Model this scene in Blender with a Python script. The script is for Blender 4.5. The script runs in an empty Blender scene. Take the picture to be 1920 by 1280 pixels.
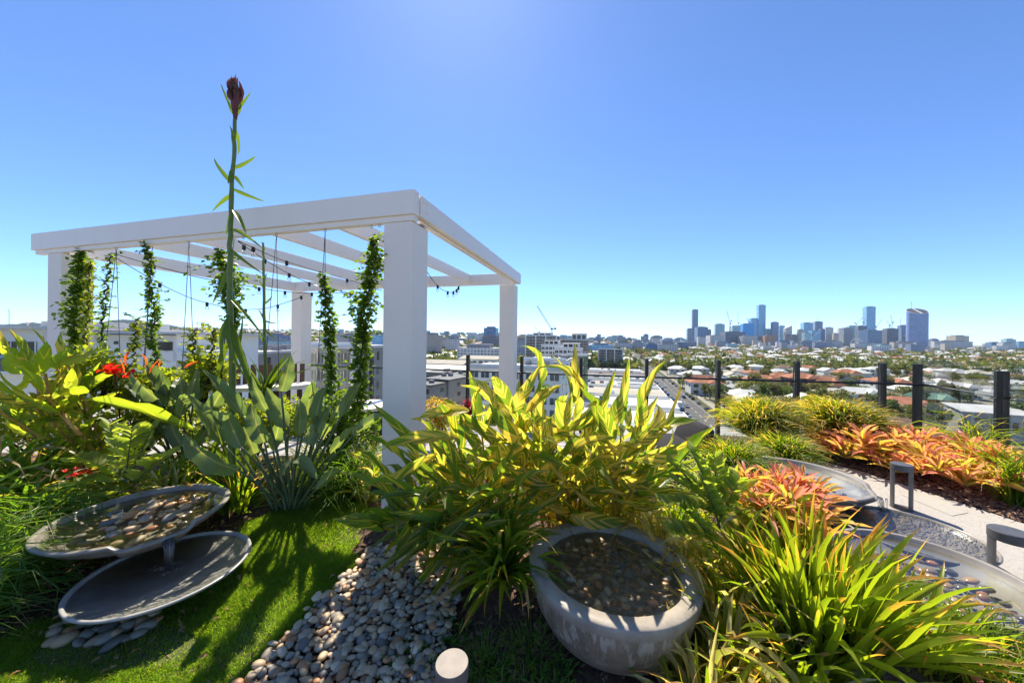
import bpy, bmesh, math, random
import numpy as np
from mathutils import Matrix, Vector, Quaternion, noise as mnoise

sc = bpy.context.scene
COL = sc.collection
R = math.radians
# ------------------------------------------------------------------ camera
CAM_Z = 1.55
ROLL = R(0.6)
FPX = 640.0
cam_d = bpy.data.cameras.new('camera')
cam_d.lens = 12.0; cam_d.sensor_width = 36.0
cam_d.shift_y = -4.0 / 1920
cam_d.clip_start = 0.05; cam_d.clip_end = 60000
cam = bpy.data.objects.new('camera', cam_d); COL.objects.link(cam)
C_R = Vector((math.cos(ROLL), 0, math.sin(ROLL)))
C_U = Vector((-math.sin(ROLL), 0, math.cos(ROLL)))
C_F = Vector((0, 1, 0))
cam.matrix_world = Matrix(((C_R.x, C_U.x, 0, 0), (0, 0, -1, 0), (C_R.z, C_U.z, 0, CAM_Z), (0, 0, 0, 1)))
sc.camera = cam
# ------------------------------------------------------------------ sky, sun, exposure
SUN_EL, SUN_AZ = R(53), R(-10.5)           # azimuth clockwise from +Y
world = bpy.data.worlds.new('World'); sc.world = world; world.use_nodes = True
wn = world.node_tree; wn.nodes.clear()
w_out = wn.nodes.new('ShaderNodeOutputWorld'); w_bg = wn.nodes.new('ShaderNodeBackground')
w_sky = wn.nodes.new('ShaderNodeTexSky'); w_sky.sky_type = 'NISHITA'; w_sky.sun_disc = False
w_sky.sun_elevation = SUN_EL; w_sky.sun_rotation = SUN_AZ
w_sky.altitude = 60; w_sky.air_density = 0.65; w_sky.dust_density = 0.12; w_sky.ozone_density = 10.0
w_hsv = wn.nodes.new('ShaderNodeHueSaturation'); w_hsv.inputs['Saturation'].default_value = 1.0
wn.links.new(w_sky.outputs[0], w_hsv.inputs['Color']); wn.links.new(w_hsv.outputs[0], w_bg.inputs['Color'])
wn.links.new(w_bg.outputs[0], w_out.inputs[0]); w_bg.inputs['Strength'].default_value = 0.073
sun_d = bpy.data.lights.new('sun', 'SUN'); sun_d.energy = 2.6; sun_d.angle = R(0.53); sun_d.color = (1.0, 0.91, 0.77)
sun = bpy.data.objects.new('sun', sun_d); COL.objects.link(sun)
S_DIR = Vector((math.sin(SUN_AZ) * math.cos(SUN_EL), math.cos(SUN_AZ) * math.cos(SUN_EL), math.sin(SUN_EL)))
sun.rotation_euler = S_DIR.to_track_quat('Z', 'Y').to_euler(); sun.location = (0, 0, 30)
vs = sc.view_settings
vs.view_transform = 'Standard'; vs.look = 'None'; vs.gamma = 1.0; vs.use_curve_mapping = False
vs.exposure = 1.8
sc.cycles.max_bounces = 12; sc.cycles.transparent_max_bounces = 16; sc.cycles.transmission_bounces = 6
sc.cycles.diffuse_bounces = 7; sc.cycles.volume_bounces = 1

# ------------------------------------------------------------------ helpers
def ray(px, py):
    return C_F + C_R * ((px - 960) / FPX) + C_U * ((636 - py) / FPX)
CP = Vector((0, 0, CAM_Z))
def at(px, py, Y):                       # point at distance Y in front of the camera
    return CP + ray(px, py) * Y
def gp(px, py, z=0.0):                   # point where that line meets height z
    d = ray(px, py); return CP + d * ((z - CAM_Z) / d.z)
def xat(px, Y): return (px - 960) / FPX * Y
def zat(px, py, Y): return at(px, py, Y).z
def ss(a, b, x):
    t = min(1, max(0, (x - a) / (b - a))); return t * t * (3 - 2 * t)
def lerp(a, b, t): return a + (b - a) * t
def rnd(a, b): return random.uniform(a, b)

class MB:
    """collects geometry for ONE mesh object"""
    def __init__(s): s.V = []; s.F = []; s.UV = []; s.M = []; s.n = 0
    def add(s, v, f, uv=None, m=0, M=None):
        v = np.asarray(v, dtype=np.float64).reshape(-1, 3)
        if M is not None:
            A = np.array(M); v = v @ A[:3, :3].T + A[:3, 3]
        s.V.append(v)
        k = s.n
        s.F.extend([tuple(i + k for i in q) for q in f])
        s.UV.append(np.zeros((len(v), 2)) if uv is None else np.asarray(uv, dtype=np.float64))
        s.M.extend([m] * len(f)); s.n += len(v); return s
    def box(s, c, d, M=None, m=0, taper=1.0):
        x, y, z = d[0] / 2, d[1] / 2, d[2] / 2; t = taper
        v = [(-x, -y, -z), (x, -y, -z), (x, y, -z), (-x, y, -z), (-x * t, -y * t, z), (x * t, -y * t, z), (x * t, y * t, z), (-x * t, y * t, z)]
        v = np.array(v) + np.array(c)
        return s.add(v, [(0, 3, 2, 1), (4, 5, 6, 7), (0, 1, 5, 4), (1, 2, 6, 5), (2, 3, 7, 6), (3, 0, 4, 7)], None, m, M)
    def bbox(s, c, d, b=0.01, M=None, m=0):      # box with bevelled edges
        bm = bmesh.new(); bmesh.ops.create_cube(bm, size=1)
        bmesh.ops.scale(bm, vec=Vector(d), verts=bm.verts)
        bmesh.ops.bevel(bm, geom=list(bm.edges), offset=min(b, min(d) * .45), segments=2, affect='EDGES', profile=.5)
        bm.verts.ensure_lookup_table()
        v = [tuple(p.co + Vector(c)) for p in bm.verts]; f = [tuple(q.index for q in fc.verts) for fc in bm.faces]
        bm.free(); return s.add(v, f, None, m, M)
    def tube(s, pts, r, n=8, m=0, cap=True, M=None):
        pts = [Vector(p) for p in pts]; rs = r if hasattr(r, '__len__') else [r] * len(pts)
        v = []; f = []; uv = []; N = len(pts); ref = None
        for i, p in enumerate(pts):
            t = (pts[min(i + 1, N - 1)] - pts[max(i - 1, 0)]).normalized()
            if ref is None:
                ref = Vector((0, 0, 1)) if abs(t.z) < .9 else Vector((1, 0, 0))
            a = (ref - t * ref.dot(t)).normalized(); ref = a; b = t.cross(a)
            for k in range(n):
                th = 2 * math.pi * k / n
                v.append(p + (a * math.cos(th) + b * math.sin(th)) * rs[i]); uv.append((k / n, i / max(1, N - 1)))
        for i in range(N - 1):
            for k in range(n):
                k2 = (k + 1) % n; f.append((i * n + k, i * n + k2, (i + 1) * n + k2, (i + 1) * n + k))
        if cap:
            f.append(tuple(range(n - 1, -1, -1))); f.append(tuple((N - 1) * n + k for k in range(n)))
        return s.add([tuple(q) for q in v], f, uv, m, M)
    def lathe(s, prof, n=64, c=(0, 0, 0), m=0, fn=None, M=None, close=False):
        v = []; f = []; uv = []
        for j, (r, z) in enumerate(prof):
            for k in range(n):
                th = 2 * math.pi * k / n; rr, zz = (r, z) if fn is None else fn(th, r, z, j)
                v.append((c[0] + rr * math.cos(th), c[1] + rr * math.sin(th), c[2] + zz)); uv.append((k / n, j / len(prof)))
        P = len(prof)
        for j in range(P if close else P - 1):
            j2 = (j + 1) % P
            for k in range(n):
                k2 = (k + 1) % n; f.append((j * n + k, j * n + k2, j2 * n + k2, j2 * n + k))
        if not close:
            f.append(tuple(range(n - 1, -1, -1))); f.append(tuple((P - 1) * n + k for k in range(n)))
        return s.add(v, f, uv, m, M)
    def mesh(s, name, mats, smooth=False):
        me = bpy.data.meshes.new(name)
        V = np.concatenate(s.V) if s.V else np.zeros((0, 3))
        me.from_pydata(V.tolist(), [], s.F)
        for mt in (mats if isinstance(mats, (list, tuple)) else [mats]): me.materials.append(mt)
        if any(s.M): me.polygons.foreach_set('material_index', s.M)
        UV = np.concatenate(s.UV); ul = me.uv_layers.new(name='UVMap')
        li = np.zeros(len(me.loops), dtype=np.int32); me.loops.foreach_get('vertex_index', li)
        ul.data.foreach_set('uv', UV[li].ravel())
        if smooth: me.polygons.foreach_set('use_smooth', [True] * len(me.polygons))
        me.update(); return me
    def build(s, name, mats, parent=None, smooth=False):
        return put(name, s.mesh(name, mats, smooth), parent)

def put(name, me, parent=None, M=None):
    """link an object; coordinates are world coordinates, made local to the parent thing"""
    o = bpy.data.objects.new(name, me); COL.objects.link(o)
    M = Matrix.Identity(4) if M is None else M
    if parent is not None:
        o.parent = parent
        M = world_of(parent).inverted() @ M
    o.matrix_basis = M
    return o
def world_of(o):
    M = o.matrix_basis.copy()
    while o.parent is not None:
        o = o.parent; M = o.matrix_basis @ M
    return M
def tag(o, label=None, cat=None, group=None, kind=None):
    if label: o['label'] = label
    if cat: o['category'] = cat
    if group: o['group'] = group
    if kind: o['kind'] = kind
    return o
def thing(name, loc, label, cat, group=None, rz=0.0):
    o = bpy.data.objects.new(name, None); COL.objects.link(o); o.empty_display_size = .1
    o.matrix_basis = Matrix.Translation(Vector(loc)) @ Matrix.Rotation(rz, 4, 'Z')
    return tag(o, label, cat, group)
def copy_tree(o, parent=None):
    c = o.copy(); COL.objects.link(c)
    if parent is not None: c.parent = parent
    for ch in KIDS(o): copy_tree(ch, c)
    return c
def KIDS(o): return list(o.children)
def TRS(loc, az=0, el=0, roll=0, s=1.0):
    S = Matrix.Diagonal((s, s, s, 1)) if not hasattr(s, '__len__') else Matrix.Diagonal((*s, 1))
    return Matrix.Translation(Vector(loc)) @ Matrix.Rotation(az, 4, 'Z') @ Matrix.Rotation(-el, 4, 'Y') @ Matrix.Rotation(roll, 4, 'X') @ S

# ------------------------------------------------------------------ materials
class NT:
    def __init__(s, name):
        s.m = bpy.data.materials.new(name); s.m.use_nodes = True; s.t = s.m.node_tree; s.t.nodes.clear()
        s.out = s.n('OutputMaterial')
    def n(s, typ, **kw):
        nd = s.t.nodes.new('ShaderNode' + typ)
        for k, v in kw.items(): setattr(nd, k, v)
        return nd
    def l(s, a, b): s.t.links.new(a, b)
    def val(s, sock, x):
        if hasattr(x, 'is_output'): s.l(x, sock)
        else:
            if hasattr(x, '__len__') and len(x) == 3 and sock.type == 'RGBA': x = (*x, 1)
            sock.default_value = x
    def math(s, op, a, b=0.0, c=0.0, clamp=False):
        nd = s.n('Math', operation=op, use_clamp=clamp)
        s.val(nd.inputs[0], a); s.val(nd.inputs[1], b)
        if len(nd.inputs) > 2: s.val(nd.inputs[2], c)
        return nd.outputs[0]
    def mix(s, f, a, b, mode='MIX'):
        nd = s.n('Mix', data_type='RGBA', blend_type=mode); s.val(nd.inputs[0], f)
        s.val(nd.inputs[6], a); s.val(nd.inputs[7], b); return nd.outputs[2]
    def noise(s, vec, scale, detail=3, rough=.55, dim='3D'):
        nd = s.n('TexNoise'); nd.noise_dimensions = dim
        nd.inputs['Scale'].default_value = scale; nd.inputs['Detail'].default_value = detail; nd.inputs['Roughness'].default_value = rough
        if vec is not None: s.l(vec, nd.inputs['Vector'])
        return nd.outputs[0]
    def step(s, x, a, b):
        nd = s.n('MapRange', interpolation_type='SMOOTHSTEP'); s.val(nd.inputs[0], x)
        nd.inputs[1].default_value = a; nd.inputs[2].default_value = b; return nd.outputs[0]
    def coord(s, kind='Object'): return s.n('TexCoord').outputs[kind]
    def bump(s, h, strength=.3, dist=.01):
        nd = s.n('Bump'); nd.inputs['Strength'].default_value = strength; nd.inputs['Distance'].default_value = dist
        s.l(h, nd.inputs['Height']); return nd.outputs[0]
    def prin(s, col, rough=.5, metal=0.0, spec=.5, normal=None):
        p = s.n('BsdfPrincipled'); s.val(p.inputs['Base Color'], col); s.val(p.inputs['Roughness'], rough)
        s.val(p.inputs['Metallic'], metal); s.val(p.inputs['Specular IOR Level'], spec)
        if normal is not None: s.l(normal, p.inputs['Normal'])
        return p.outputs[0]
    def done(s, sh): s.l(sh, s.out.inputs['Surface']); return s.m

def mat(name, c, rough=.6, metal=0.0, spec=.4, var=.18, scale=6.0, bump=None, c2=None, rand=0.0, space='Object', mscale=None):
    """plain surface with uneven colour, wear and fine relief"""
    t = NT(name); co = t.coord(space)
    f = t.noise(co, scale, 5, .6)
    d = [x * (1 - var) for x in c] if c2 is None else c2
    col = t.mix(t.step(f, .3, .7), c, d)
    if rand:
        h = t.n('HueSaturation'); oi = t.n('ObjectInfo').outputs['Random']
        t.val(h.inputs['Value'], t.math('MULTIPLY_ADD', oi, rand * 2, 1 - rand)); t.l(col, h.inputs['Color']); col = h.outputs[0]
    nrm = None
    if bump: nrm = t.bump(t.noise(co, bump[0], 4, .6), bump[1], bump[2] if len(bump) > 2 else .004)
    return t.done(t.prin(col, rough, metal, spec, nrm))

def paint_mat(name, c, rough, streak=.14, bump=(90, .06, .002)):
    """white paint with faint rain streaks, handling marks and grime"""
    t = NT(name); co = t.coord('Object'); mp = t.n('Mapping'); t.l(co, mp.inputs[0]); mp.inputs['Scale'].default_value = (5, 5, .5)
    s_ = t.noise(mp.outputs[0], 1.0, 4, .65); n = t.noise(co, 2.2, 5, .65); d = t.noise(co, 26, 3, .6)
    col = t.mix(t.math('MULTIPLY', t.step(s_, .48, .72), streak), c, (.46, .40, .32))
    col = t.mix(t.math('MULTIPLY', t.step(n, .52, .75), streak * .8), col, (.55, .50, .42)); col = t.mix(t.math('MULTIPLY', t.step(d, .66, .72), streak), col, (.40, .35, .29))
    return t.done(t.prin(col, rough, 0, .45, t.bump(t.noise(co, bump[0], 4, .6), bump[1], bump[2])))
def leaf_mat(name, c1, c2, tr=.45, tgain=(1.5, 1.7, .5), stripe=None, tip=None, mid=None, rough=.42, spec=.35, island=False, veins=0.0, age=None):
    t = NT(name); uv = t.n('UVMap').outputs[0]
    sep = t.n('SeparateXYZ'); t.l(uv, sep.inputs[0]); u, v = sep.outputs[0], sep.outputs[1]
    au = t.math('ABSOLUTE', t.math('MULTIPLY_ADD', u, 2.0, -1.0))
    rn = t.n('NewGeometry').outputs['Random Per Island'] if island else t.n('ObjectInfo').outputs['Random']
    col = t.mix(rn, c1, c2)
    big = t.noise(t.coord('Object'), 5.0, 2)
    col = t.mix(t.math('MULTIPLY', t.step(big, .35, .7), .35), col, c2)
    if veins:
        w = t.math('SINE', t.math('MULTIPLY', t.math('SUBTRACT', v, t.math('MULTIPLY', au, .16)), 190.0))
        col = t.mix(t.math('MULTIPLY', t.math('MULTIPLY_ADD', w, .5, .5), veins), col, [x * .55 for x in c1])
    if stripe:
        sc_, fr, sl, th = stripe
        s_ = t.math('SUBTRACT', v, t.math('MULTIPLY', au, sl))
        cx = t.n('CombineXYZ'); t.l(t.math('MULTIPLY', s_, fr), cx.inputs[0]); t.l(t.math('MULTIPLY', u, .5), cx.inputs[1]); t.l(t.math('MULTIPLY', rn, 37.0), cx.inputs[2])
        nz = t.noise(cx.outputs[0], 1.0, 2, .5)
        f = t.step(nz, th - .035, th + .035)
        col = t.mix(f, col, sc_)
    if mid: col = t.mix(t.step(au, .14, .05), col, mid)
    if age: col = t.mix(t.step(rn, 1 - age[1], 1.0), col, age[0])
    if tip:
        nz = t.noise(t.coord('Object'), 30.0, 2)
        e = t.math('ADD', t.math('ADD', v, t.math('MULTIPLY', t.math('SUBTRACT', nz, .5), .25)), t.math('MULTIPLY', t.math('SUBTRACT', rn, .5), tip[2] if len(tip) > 2 else .3))
        col = t.mix(t.step(e, tip[1], tip[1] + .08), col, tip[0])
    g = t.mix(1.0, col, [tgain[0] * 1.45, tgain[1] * 1.24, tgain[2] * 1.3], 'MULTIPLY')
    p = t.prin(col, rough, 0, spec)
    tl = t.n('BsdfTranslucent'); t.l(g, tl.inputs[0])
    mx = t.n('MixShader'); mx.inputs[0].default_value = min(.74, tr * 1.34); t.l(p, mx.inputs[1]); t.l(tl.outputs[0], mx.inputs[2])
    return t.done(mx.outputs[0])

def water_mat(name, tint=(.85, .9, .88), bump=(22.0, .25), rough=.015, ior=1.42):
    t = NT(name); co = t.coord('Object')
    nr = t.bump(t.noise(co, bump[0], 3, .6), bump[1], .012)
    fr = t.n('Fresnel'); fr.inputs[0].default_value = ior; t.l(nr, fr.inputs['Normal'])
    tr = t.n('BsdfTransparent'); t.val(tr.inputs[0], (*tint, 1))
    gl = t.n('BsdfGlossy'); gl.inputs['Roughness'].default_value = rough; t.l(nr, gl.inputs['Normal'])
    mx = t.n('MixShader'); t.l(t.math('MULTIPLY_ADD', fr.outputs[0], 1.0, .03), mx.inputs[0]); t.l(tr.outputs[0], mx.inputs[1]); t.l(gl.outputs[0], mx.inputs[2])
    return t.done(mx.outputs[0])
def glass_mat(name, tint=(.93, .96, .95), refl=.8):
    t = NT(name)
    fr = t.n('Fresnel'); fr.inputs[0].default_value = 1.45
    tr = t.n('BsdfTransparent'); t.val(tr.inputs[0], (*tint, 1))
    gl = t.n('BsdfGlossy'); gl.inputs['Roughness'].default_value = .01
    mx = t.n('MixShader'); t.l(t.math('MULTIPLY', fr.outputs[0], refl), mx.inputs[0]); t.l(tr.outputs[0], mx.inputs[1]); t.l(gl.outputs[0], mx.inputs[2])
    return t.done(mx.outputs[0])

def facade_mat(name, wall, glass, fh=3.2, bw=3.0, zr=(.25, .8), ur=(.12, .88), grough=.15, rand=.12, wall2=None):
    """far facade: floors and bays too small to tell apart one by one"""
    t = NT(name); co = t.coord('Object'); nr = t.coord('Normal')
    a = t.n('SeparateXYZ'); t.l(co, a.inputs[0]); b = t.n('SeparateXYZ'); t.l(nr, b.inputs[0])
    uu = t.math('ADD', t.math('MULTIPLY', a.outputs[0], t.math('ABSOLUTE', b.outputs[1])), t.math('MULTIPLY', a.outputs[1], t.math('ABSOLUTE', b.outputs[0])))
    fz = t.math('FRACT', t.math('DIVIDE', t.math('ADD', a.outputs[2], 500.0 * fh), fh)); fu = t.math('FRACT', t.math('DIVIDE', t.math('ADD', uu, 500.0 * bw), bw))
    def band(x, r): return t.math('MULTIPLY', t.math('GREATER_THAN', x, r[0]), t.math('LESS_THAN', x, r[1]))
    mk = t.math('MULTIPLY', band(fz, zr), band(fu, ur))
    mk = t.math('MULTIPLY', mk, t.math('LESS_THAN', t.math('ABSOLUTE', b.outputs[2]), .5))
    ix = t.n('CombineXYZ'); t.l(t.math('FLOOR', t.math('DIVIDE', uu, bw)), ix.inputs[0]); t.l(t.math('FLOOR', t.math('DIVIDE', a.outputs[2], fh)), ix.inputs[1])
    wn_ = t.n('TexWhiteNoise'); t.l(ix.outputs[0], wn_.inputs['Vector'])
    gcol = t.mix(t.math('MULTIPLY', wn_.outputs[0], .6), glass, [min(1, x * 2.2 + .03) for x in glass])
    wcol = t.mix(t.step(t.noise(co, .08, 3), .3, .7), wall, wall2 or [x * .85 for x in wall])
    oi = t.n('ObjectInfo').outputs['Random']; h = t.n('HueSaturation')
    t.val(h.inputs['Value'], t.math('MULTIPLY_ADD', oi, rand * 2, 1 - rand)); t.l(wcol, h.inputs['Color'])
    col = t.mix(mk, h.outputs[0], gcol)
    ro = t.math('MULTIPLY_ADD', mk, grough - .75, .75)
    return t.done(t.prin(col, ro, 0, .5))
# ================================================================== materials of the terrace
M_white = paint_mat('white_painted_steel', (.86, .785, .685), .42, .06)
M_render = paint_mat('white_rendered_column', (.84, .76, .66), .65, .06, (120, .3, .003))
M_black = mat('black_powder_coat', (.016, .016, .017), .38, .0, .5, .3, 9)
M_steel = mat('galvanised_steel', (.42, .42, .42), .35, .9, .5, .2, 30)
M_rope = mat('steel_wire_rope', (.12, .11, .10), .5, .5, .4, .3, 60)
M_cable = mat('black_cable', (.012, .012, .012), .6)
M_bulb = glass_mat('clear_bulb_glass', (.95, .93, .88), 1.0)
M_fpost = mat('bronze_post', (.035, .031, .028), .38, .3, .5, .3, 8)
M_fpostr = mat('post_reveal', (.075, .062, .05), .5, .1, .4, .3, 8)
M_glass = glass_mat('balustrade_glass', (.95, .97, .96), .3)
M_dish = mat('grey_concrete_glaze', (.30, .265, .215), .32, 0, .5, .35, 9, (55, .12, .002), c2=(.19, .172, .145))
M_dishin = mat('grey_dish_inner', (.20, .205, .19), .45, 0, .4, .3, 5, (30, .1, .002), c2=(.13, .135, .125))
M_plate = mat('pale_glazed_plate', (.42, .40, .35), .3, 0, .5, .3, 7, (45, .1, .002), c2=(.29, .28, .25))
M_dishp = mat('pale_concrete_dish', (.27, .25, .225), .5, 0, .4, .2, 8, (60, .12, .002))
M_mulch = mat('bark_soil', (.15, .095, .065), .95, 0, .15, .5, 28, (90, 1.0, .012), c2=(.065, .042, .03))
M_soil = mat('lawn_soil', (.13, .15, .045), .95, 0, .1, .5, 22, (80, .8, .01), c2=(.09, .11, .03))
M_water = water_mat('still_water', (.93, .95, .92), (16, .15), .012, 1.5)
M_rippled = water_mat('rippled_water', (.93, .95, .94), (26, .55), .02, 1.6)
M_bubble = water_mat('bubbling_water', (.95, .95, .90), (48, 1.0))

def bowl_mat():
    t = NT('weathered_stone_bowl'); co = t.coord('Object')
    s = t.n('Mapping'); t.l(co, s.inputs[0]); s.inputs['Scale'].default_value = (34, 34, 2.2)
    streak = t.noise(s.outputs[0], 1.0, 4, .65); blot = t.noise(co, 9, 5, .65)
    z = t.n('SeparateXYZ'); t.l(co, z.inputs[0])
    col = t.mix(t.step(blot, .3, .7), (.29, .235, .17), (.17, .14, .105))
    rim = t.step(z.outputs[2], .31, .335)
    f = t.math('MULTIPLY', t.math('MULTIPLY', t.step(t.math('ADD', streak, t.math('MULTIPLY', z.outputs[2], .25)), .55, .68), t.step(z.outputs[2], .06, .22)), t.math('SUBTRACT', 1.0, rim))
    col = t.mix(t.math('MULTIPLY', f, .8), col, (.46, .42, .36))
    col = t.mix(rim, col, t.mix(t.step(t.noise(co, 12, 5, .65), .3, .7), (.36, .315, .25), (.26, .225, .18)))
    return t.done(t.prin(col, .5, 0, .4, t.bump(t.noise(co, 70, 4), .2, .003)))
M_bowl = bowl_mat()

def path_mat():
    t = NT('exposed_aggregate'); co = t.coord('Object')
    v = t.n('TexVoronoi'); v.inputs['Scale'].default_value = 95; t.l(co, v.inputs['Vector'])
    c = t.n('SeparateColor'); t.l(v.outputs['Color'], c.inputs[0])
    col = t.mix(c.outputs[0], (.36, .335, .295), (.42, .39, .345))
    col = t.mix(t.step(c.outputs[1], .86, .9), col, (.29, .275, .25))
    col = t.mix(t.math('MULTIPLY', t.step(t.noise(co, 1.3, 4), .35, .7), .25), col, (.27, .25, .225))
    return t.done(t.prin(col, .72, 0, .35, t.bump(v.outputs['Distance'], .12, .002)))
M_path = path_mat()
M_deck = mat('pale_paver', (.38, .36, .33), .75, 0, .3, .18, 3, (120, .2, .002), rand=.06)
M_ledge = mat('cement_ledge', (.36, .355, .345), .8, 0, .3, .25, 2.2, (50, .2, .003))

# ================================================================== ground of the terrace
def g(x, y):
    s = 1 - ss(1.3, 3.0, y)
    s *= 1 - ss(1.25, 1.9, x)
    return -0.10 * s + .006 * math.sin(x * 3.1 + y * 2.2) + .05 * math.exp(-((x - .4) ** 2 + (y - 2.75) ** 2) / .35) + .05 * math.exp(-((x + 2.2) ** 2 + (y - 3.2) ** 2) / .5) + .28 * math.exp(-(x - 1.6) ** 2 / .25 - (y - 1.95) ** 2 / .3) - .07 * ss(2.25, 2.6, x)

def gpg(px, py):                    # point of the garden ground seen at a pixel of the photograph
    p = gp(px, py, 0)
    for _ in range(4): p = gp(px, py, g(p.x, p.y))
    return p

def quad_sheet(name, pts, z, m, th=0.0):
    b = MB(); n = len(pts)
    v = [(p[0], p[1], z) for p in pts] + [(p[0], p[1], z - (th or .3)) for p in pts]
    f = [tuple(range(n))] + [(i, i + n, (i + 1) % n + n, (i + 1) % n) for i in range(n)]
    b.add(v, f); return b.build(name, m)
def sheet(name, x0, x1, y0, y1, nx, ny, m, zoff=0.0, kind='structure'):
    V = []; F = []
    for j in range(ny + 1):
        for i in range(nx + 1):
            x = lerp(x0, x1, i / nx); y = lerp(y0, y1, j / ny); V.append((x, y, g(x, y) + zoff + .010 * (mnoise.noise((x * 5, y * 5, 0)))))
    for j in range(ny):
        for i in range(nx):
            a = j * (nx + 1) + i; F.append((a, a + 1, a + nx + 2, a + nx + 1))
    mb = MB(); mb.add(V, F); o = mb.build(name, m, None, True); tag(o, kind=kind); return o
sheet('garden_bed', -7.5, 3.2, -.6, 4.45, 110, 70, M_mulch)
rear = quad_sheet('rear_terrace', [(-13, -13.5), (6.8, -13.5), (6.8, .1), (3.1, .1), (3.1, -.62), (-13, -.62)], .0, M_deck, .1); tag(rear, kind='structure')

def inside(poly, x, y):
    r = False; n = len(poly)
    for i in range(n):
        a = poly[i]; b = poly[i - 1]
        if (a[1] > y) != (b[1] > y) and x < (b[0] - a[0]) * (y - a[1]) / (b[1] - a[1]) + a[0]: r = not r
    return r
def gpoly(pts): return [tuple(gpg(*p).xy) for p in pts]
LAWN = gpoly([(-60, 1215), (60, 1180), (120, 1165), (300, 1150), (440, 1060), (455, 985), (560, 950), (640, 925), (690, 930), (692, 975), (668, 1020), (668, 1075), (600, 1140), (545, 1200), (470, 1290), (360, 1420), (-250, 1420)])
PEBB = gpoly([(462, 1290), (545, 1195), (600, 1135), (670, 1070), (690, 1040), (760, 1030), (830, 1050), (862, 1100), (850, 1170), (825, 1240), (805, 1330), (740, 1420), (380, 1420)])

lv = {}; LV_ = []; LF_ = []; st_ = .05
x0_, y0_ = min(p[0] for p in LAWN), max(.9, min(p[1] for p in LAWN)); nx_, ny_ = int((max(p[0] for p in LAWN) - x0_) / st_) + 1, int((max(p[1] for p in LAWN) - y0_) / st_) + 1
def lvert(i, j):
    if (i, j) not in lv:
        x, y = x0_ + i * st_, y0_ + j * st_; lv[(i, j)] = len(LV_); LV_.append((x, y, g(x, y) + .012 + .006 * mnoise.noise((x * 5, y * 5, 0))))
    return lv[(i, j)]
for j in range(ny_):
    for i in range(nx_):
        if inside(LAWN, x0_ + (i + .5) * st_, y0_ + (j + .5) * st_): LF_.append((lvert(i, j), lvert(i + 1, j), lvert(i + 1, j + 1), lvert(i, j + 1)))
b = MB(); b.add(LV_, LF_); o = b.build('lawn_base', M_soil, None, True); tag(o, kind='structure')
# paved roof deck behind the garden, with real paver slabs
mb = MB()
mb.box((0, 0, 0), (1, 1, 1))
deck = MB()
deck.add([(-12, 4.3, -.115), (14, 4.3, -.115), (14, 10.2, -.115), (-12, 10.2, -.115), (-12, 4.3, -31), (14, 4.3, -31), (14, 10.2, -31), (-12, 10.2, -31)],
         [(0, 1, 2, 3), (3, 2, 6, 7), (0, 3, 7, 4), (1, 5, 6, 2)])
# ledge beyond the balustrade on the right: the roof edge follows the balustrade at some distance
ROOF_EDGE = [(-14, 9.6), (-2, 8.3), (1.5, 7.2), (4.2, 6.75), (6.9, 6.3), (7.2, 4.4), (7.0, 2.0), (7.0, 0.2)]
roof = quad_sheet('roof_slab', [(-14, -14)] + ROOF_EDGE + [(7.0, -14)], -.135, M_ledge, .6); tag(roof, kind='structure')
tw = quad_sheet('building_walls', [(-14.2, -14.2)] + [(-14.2, 9.75)] + [(x + .1, y + .1) for x, y in ROOF_EDGE[1:]] + [(7.1, -14.2)], -.745, M_ledge, 31); tag(tw, kind='structure')
# pavers: individual slabs of the deck
deckset = thing('paved_deck', (2.0, 5.3, -.1), None, None); deckset['kind'] = 'structure'
pm = MB(); pm.bbox((0, 0, 0), (.592, .592, .04), .004); pme = pm.mesh('paver', M_deck)
def infence(x, y):
    return y < 6.05 + max(0, (2 - x)) * .27 - max(0, x - 4.5) * .3
for i in range(-12, 11):
    for j in range(0, 9):
        x, y = i * .6 + .2, 4.35 + j * .6
        if infence(x, y + .2) and x < 5.6 and not (x > 2.2 and y < 4.8):
            put('paver', pme, deckset, TRS((x, y, -.098 + rnd(-.0015, .0015))))

# right-hand path of exposed aggregate
PATH = [gp(*p).xy for p in [(1440, 850), (1530, 862), (1620, 885), (1760, 930), (1920, 982), (2300, 1110), (2500, 1330), (1900, 1330), (1640, 1080), (1560, 960), (1490, 900)]]
pth = quad_sheet('garden_path', [tuple(p) for p in PATH], .004, M_path, .1); tag(pth, kind='structure')
pale = quad_sheet('pale_paving_inlay', [tuple(gp(*p).xy) for p in [(1690, 928), (1735, 925), (1815, 962), (1785, 968)]], .008, mat('pale_paving', (.40, .38, .33), .7, 0, .3, .1, 30), .003); tag(pale, kind='structure')
BED = [gp(*p).xy for p in [(1520, 850), (1560, 800), (1660, 790), (1760, 810), (2010, 860), (2300, 1000), (2300, 1105), (1920, 980), (1760, 928), (1620, 883), (1530, 860)]]
bed2 = quad_sheet('bark_bed', [tuple(p) for p in BED], -.002, M_mulch, .12); tag(bed2, kind='structure')
rb = quad_sheet('bark_strip', [tuple(gp(*p, -.08).xy) for p in [(1306, 815), (1306, 823), (1500, 838), (1500, 822)]], -.072, M_mulch, .02); tag(rb, kind='structure')

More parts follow.
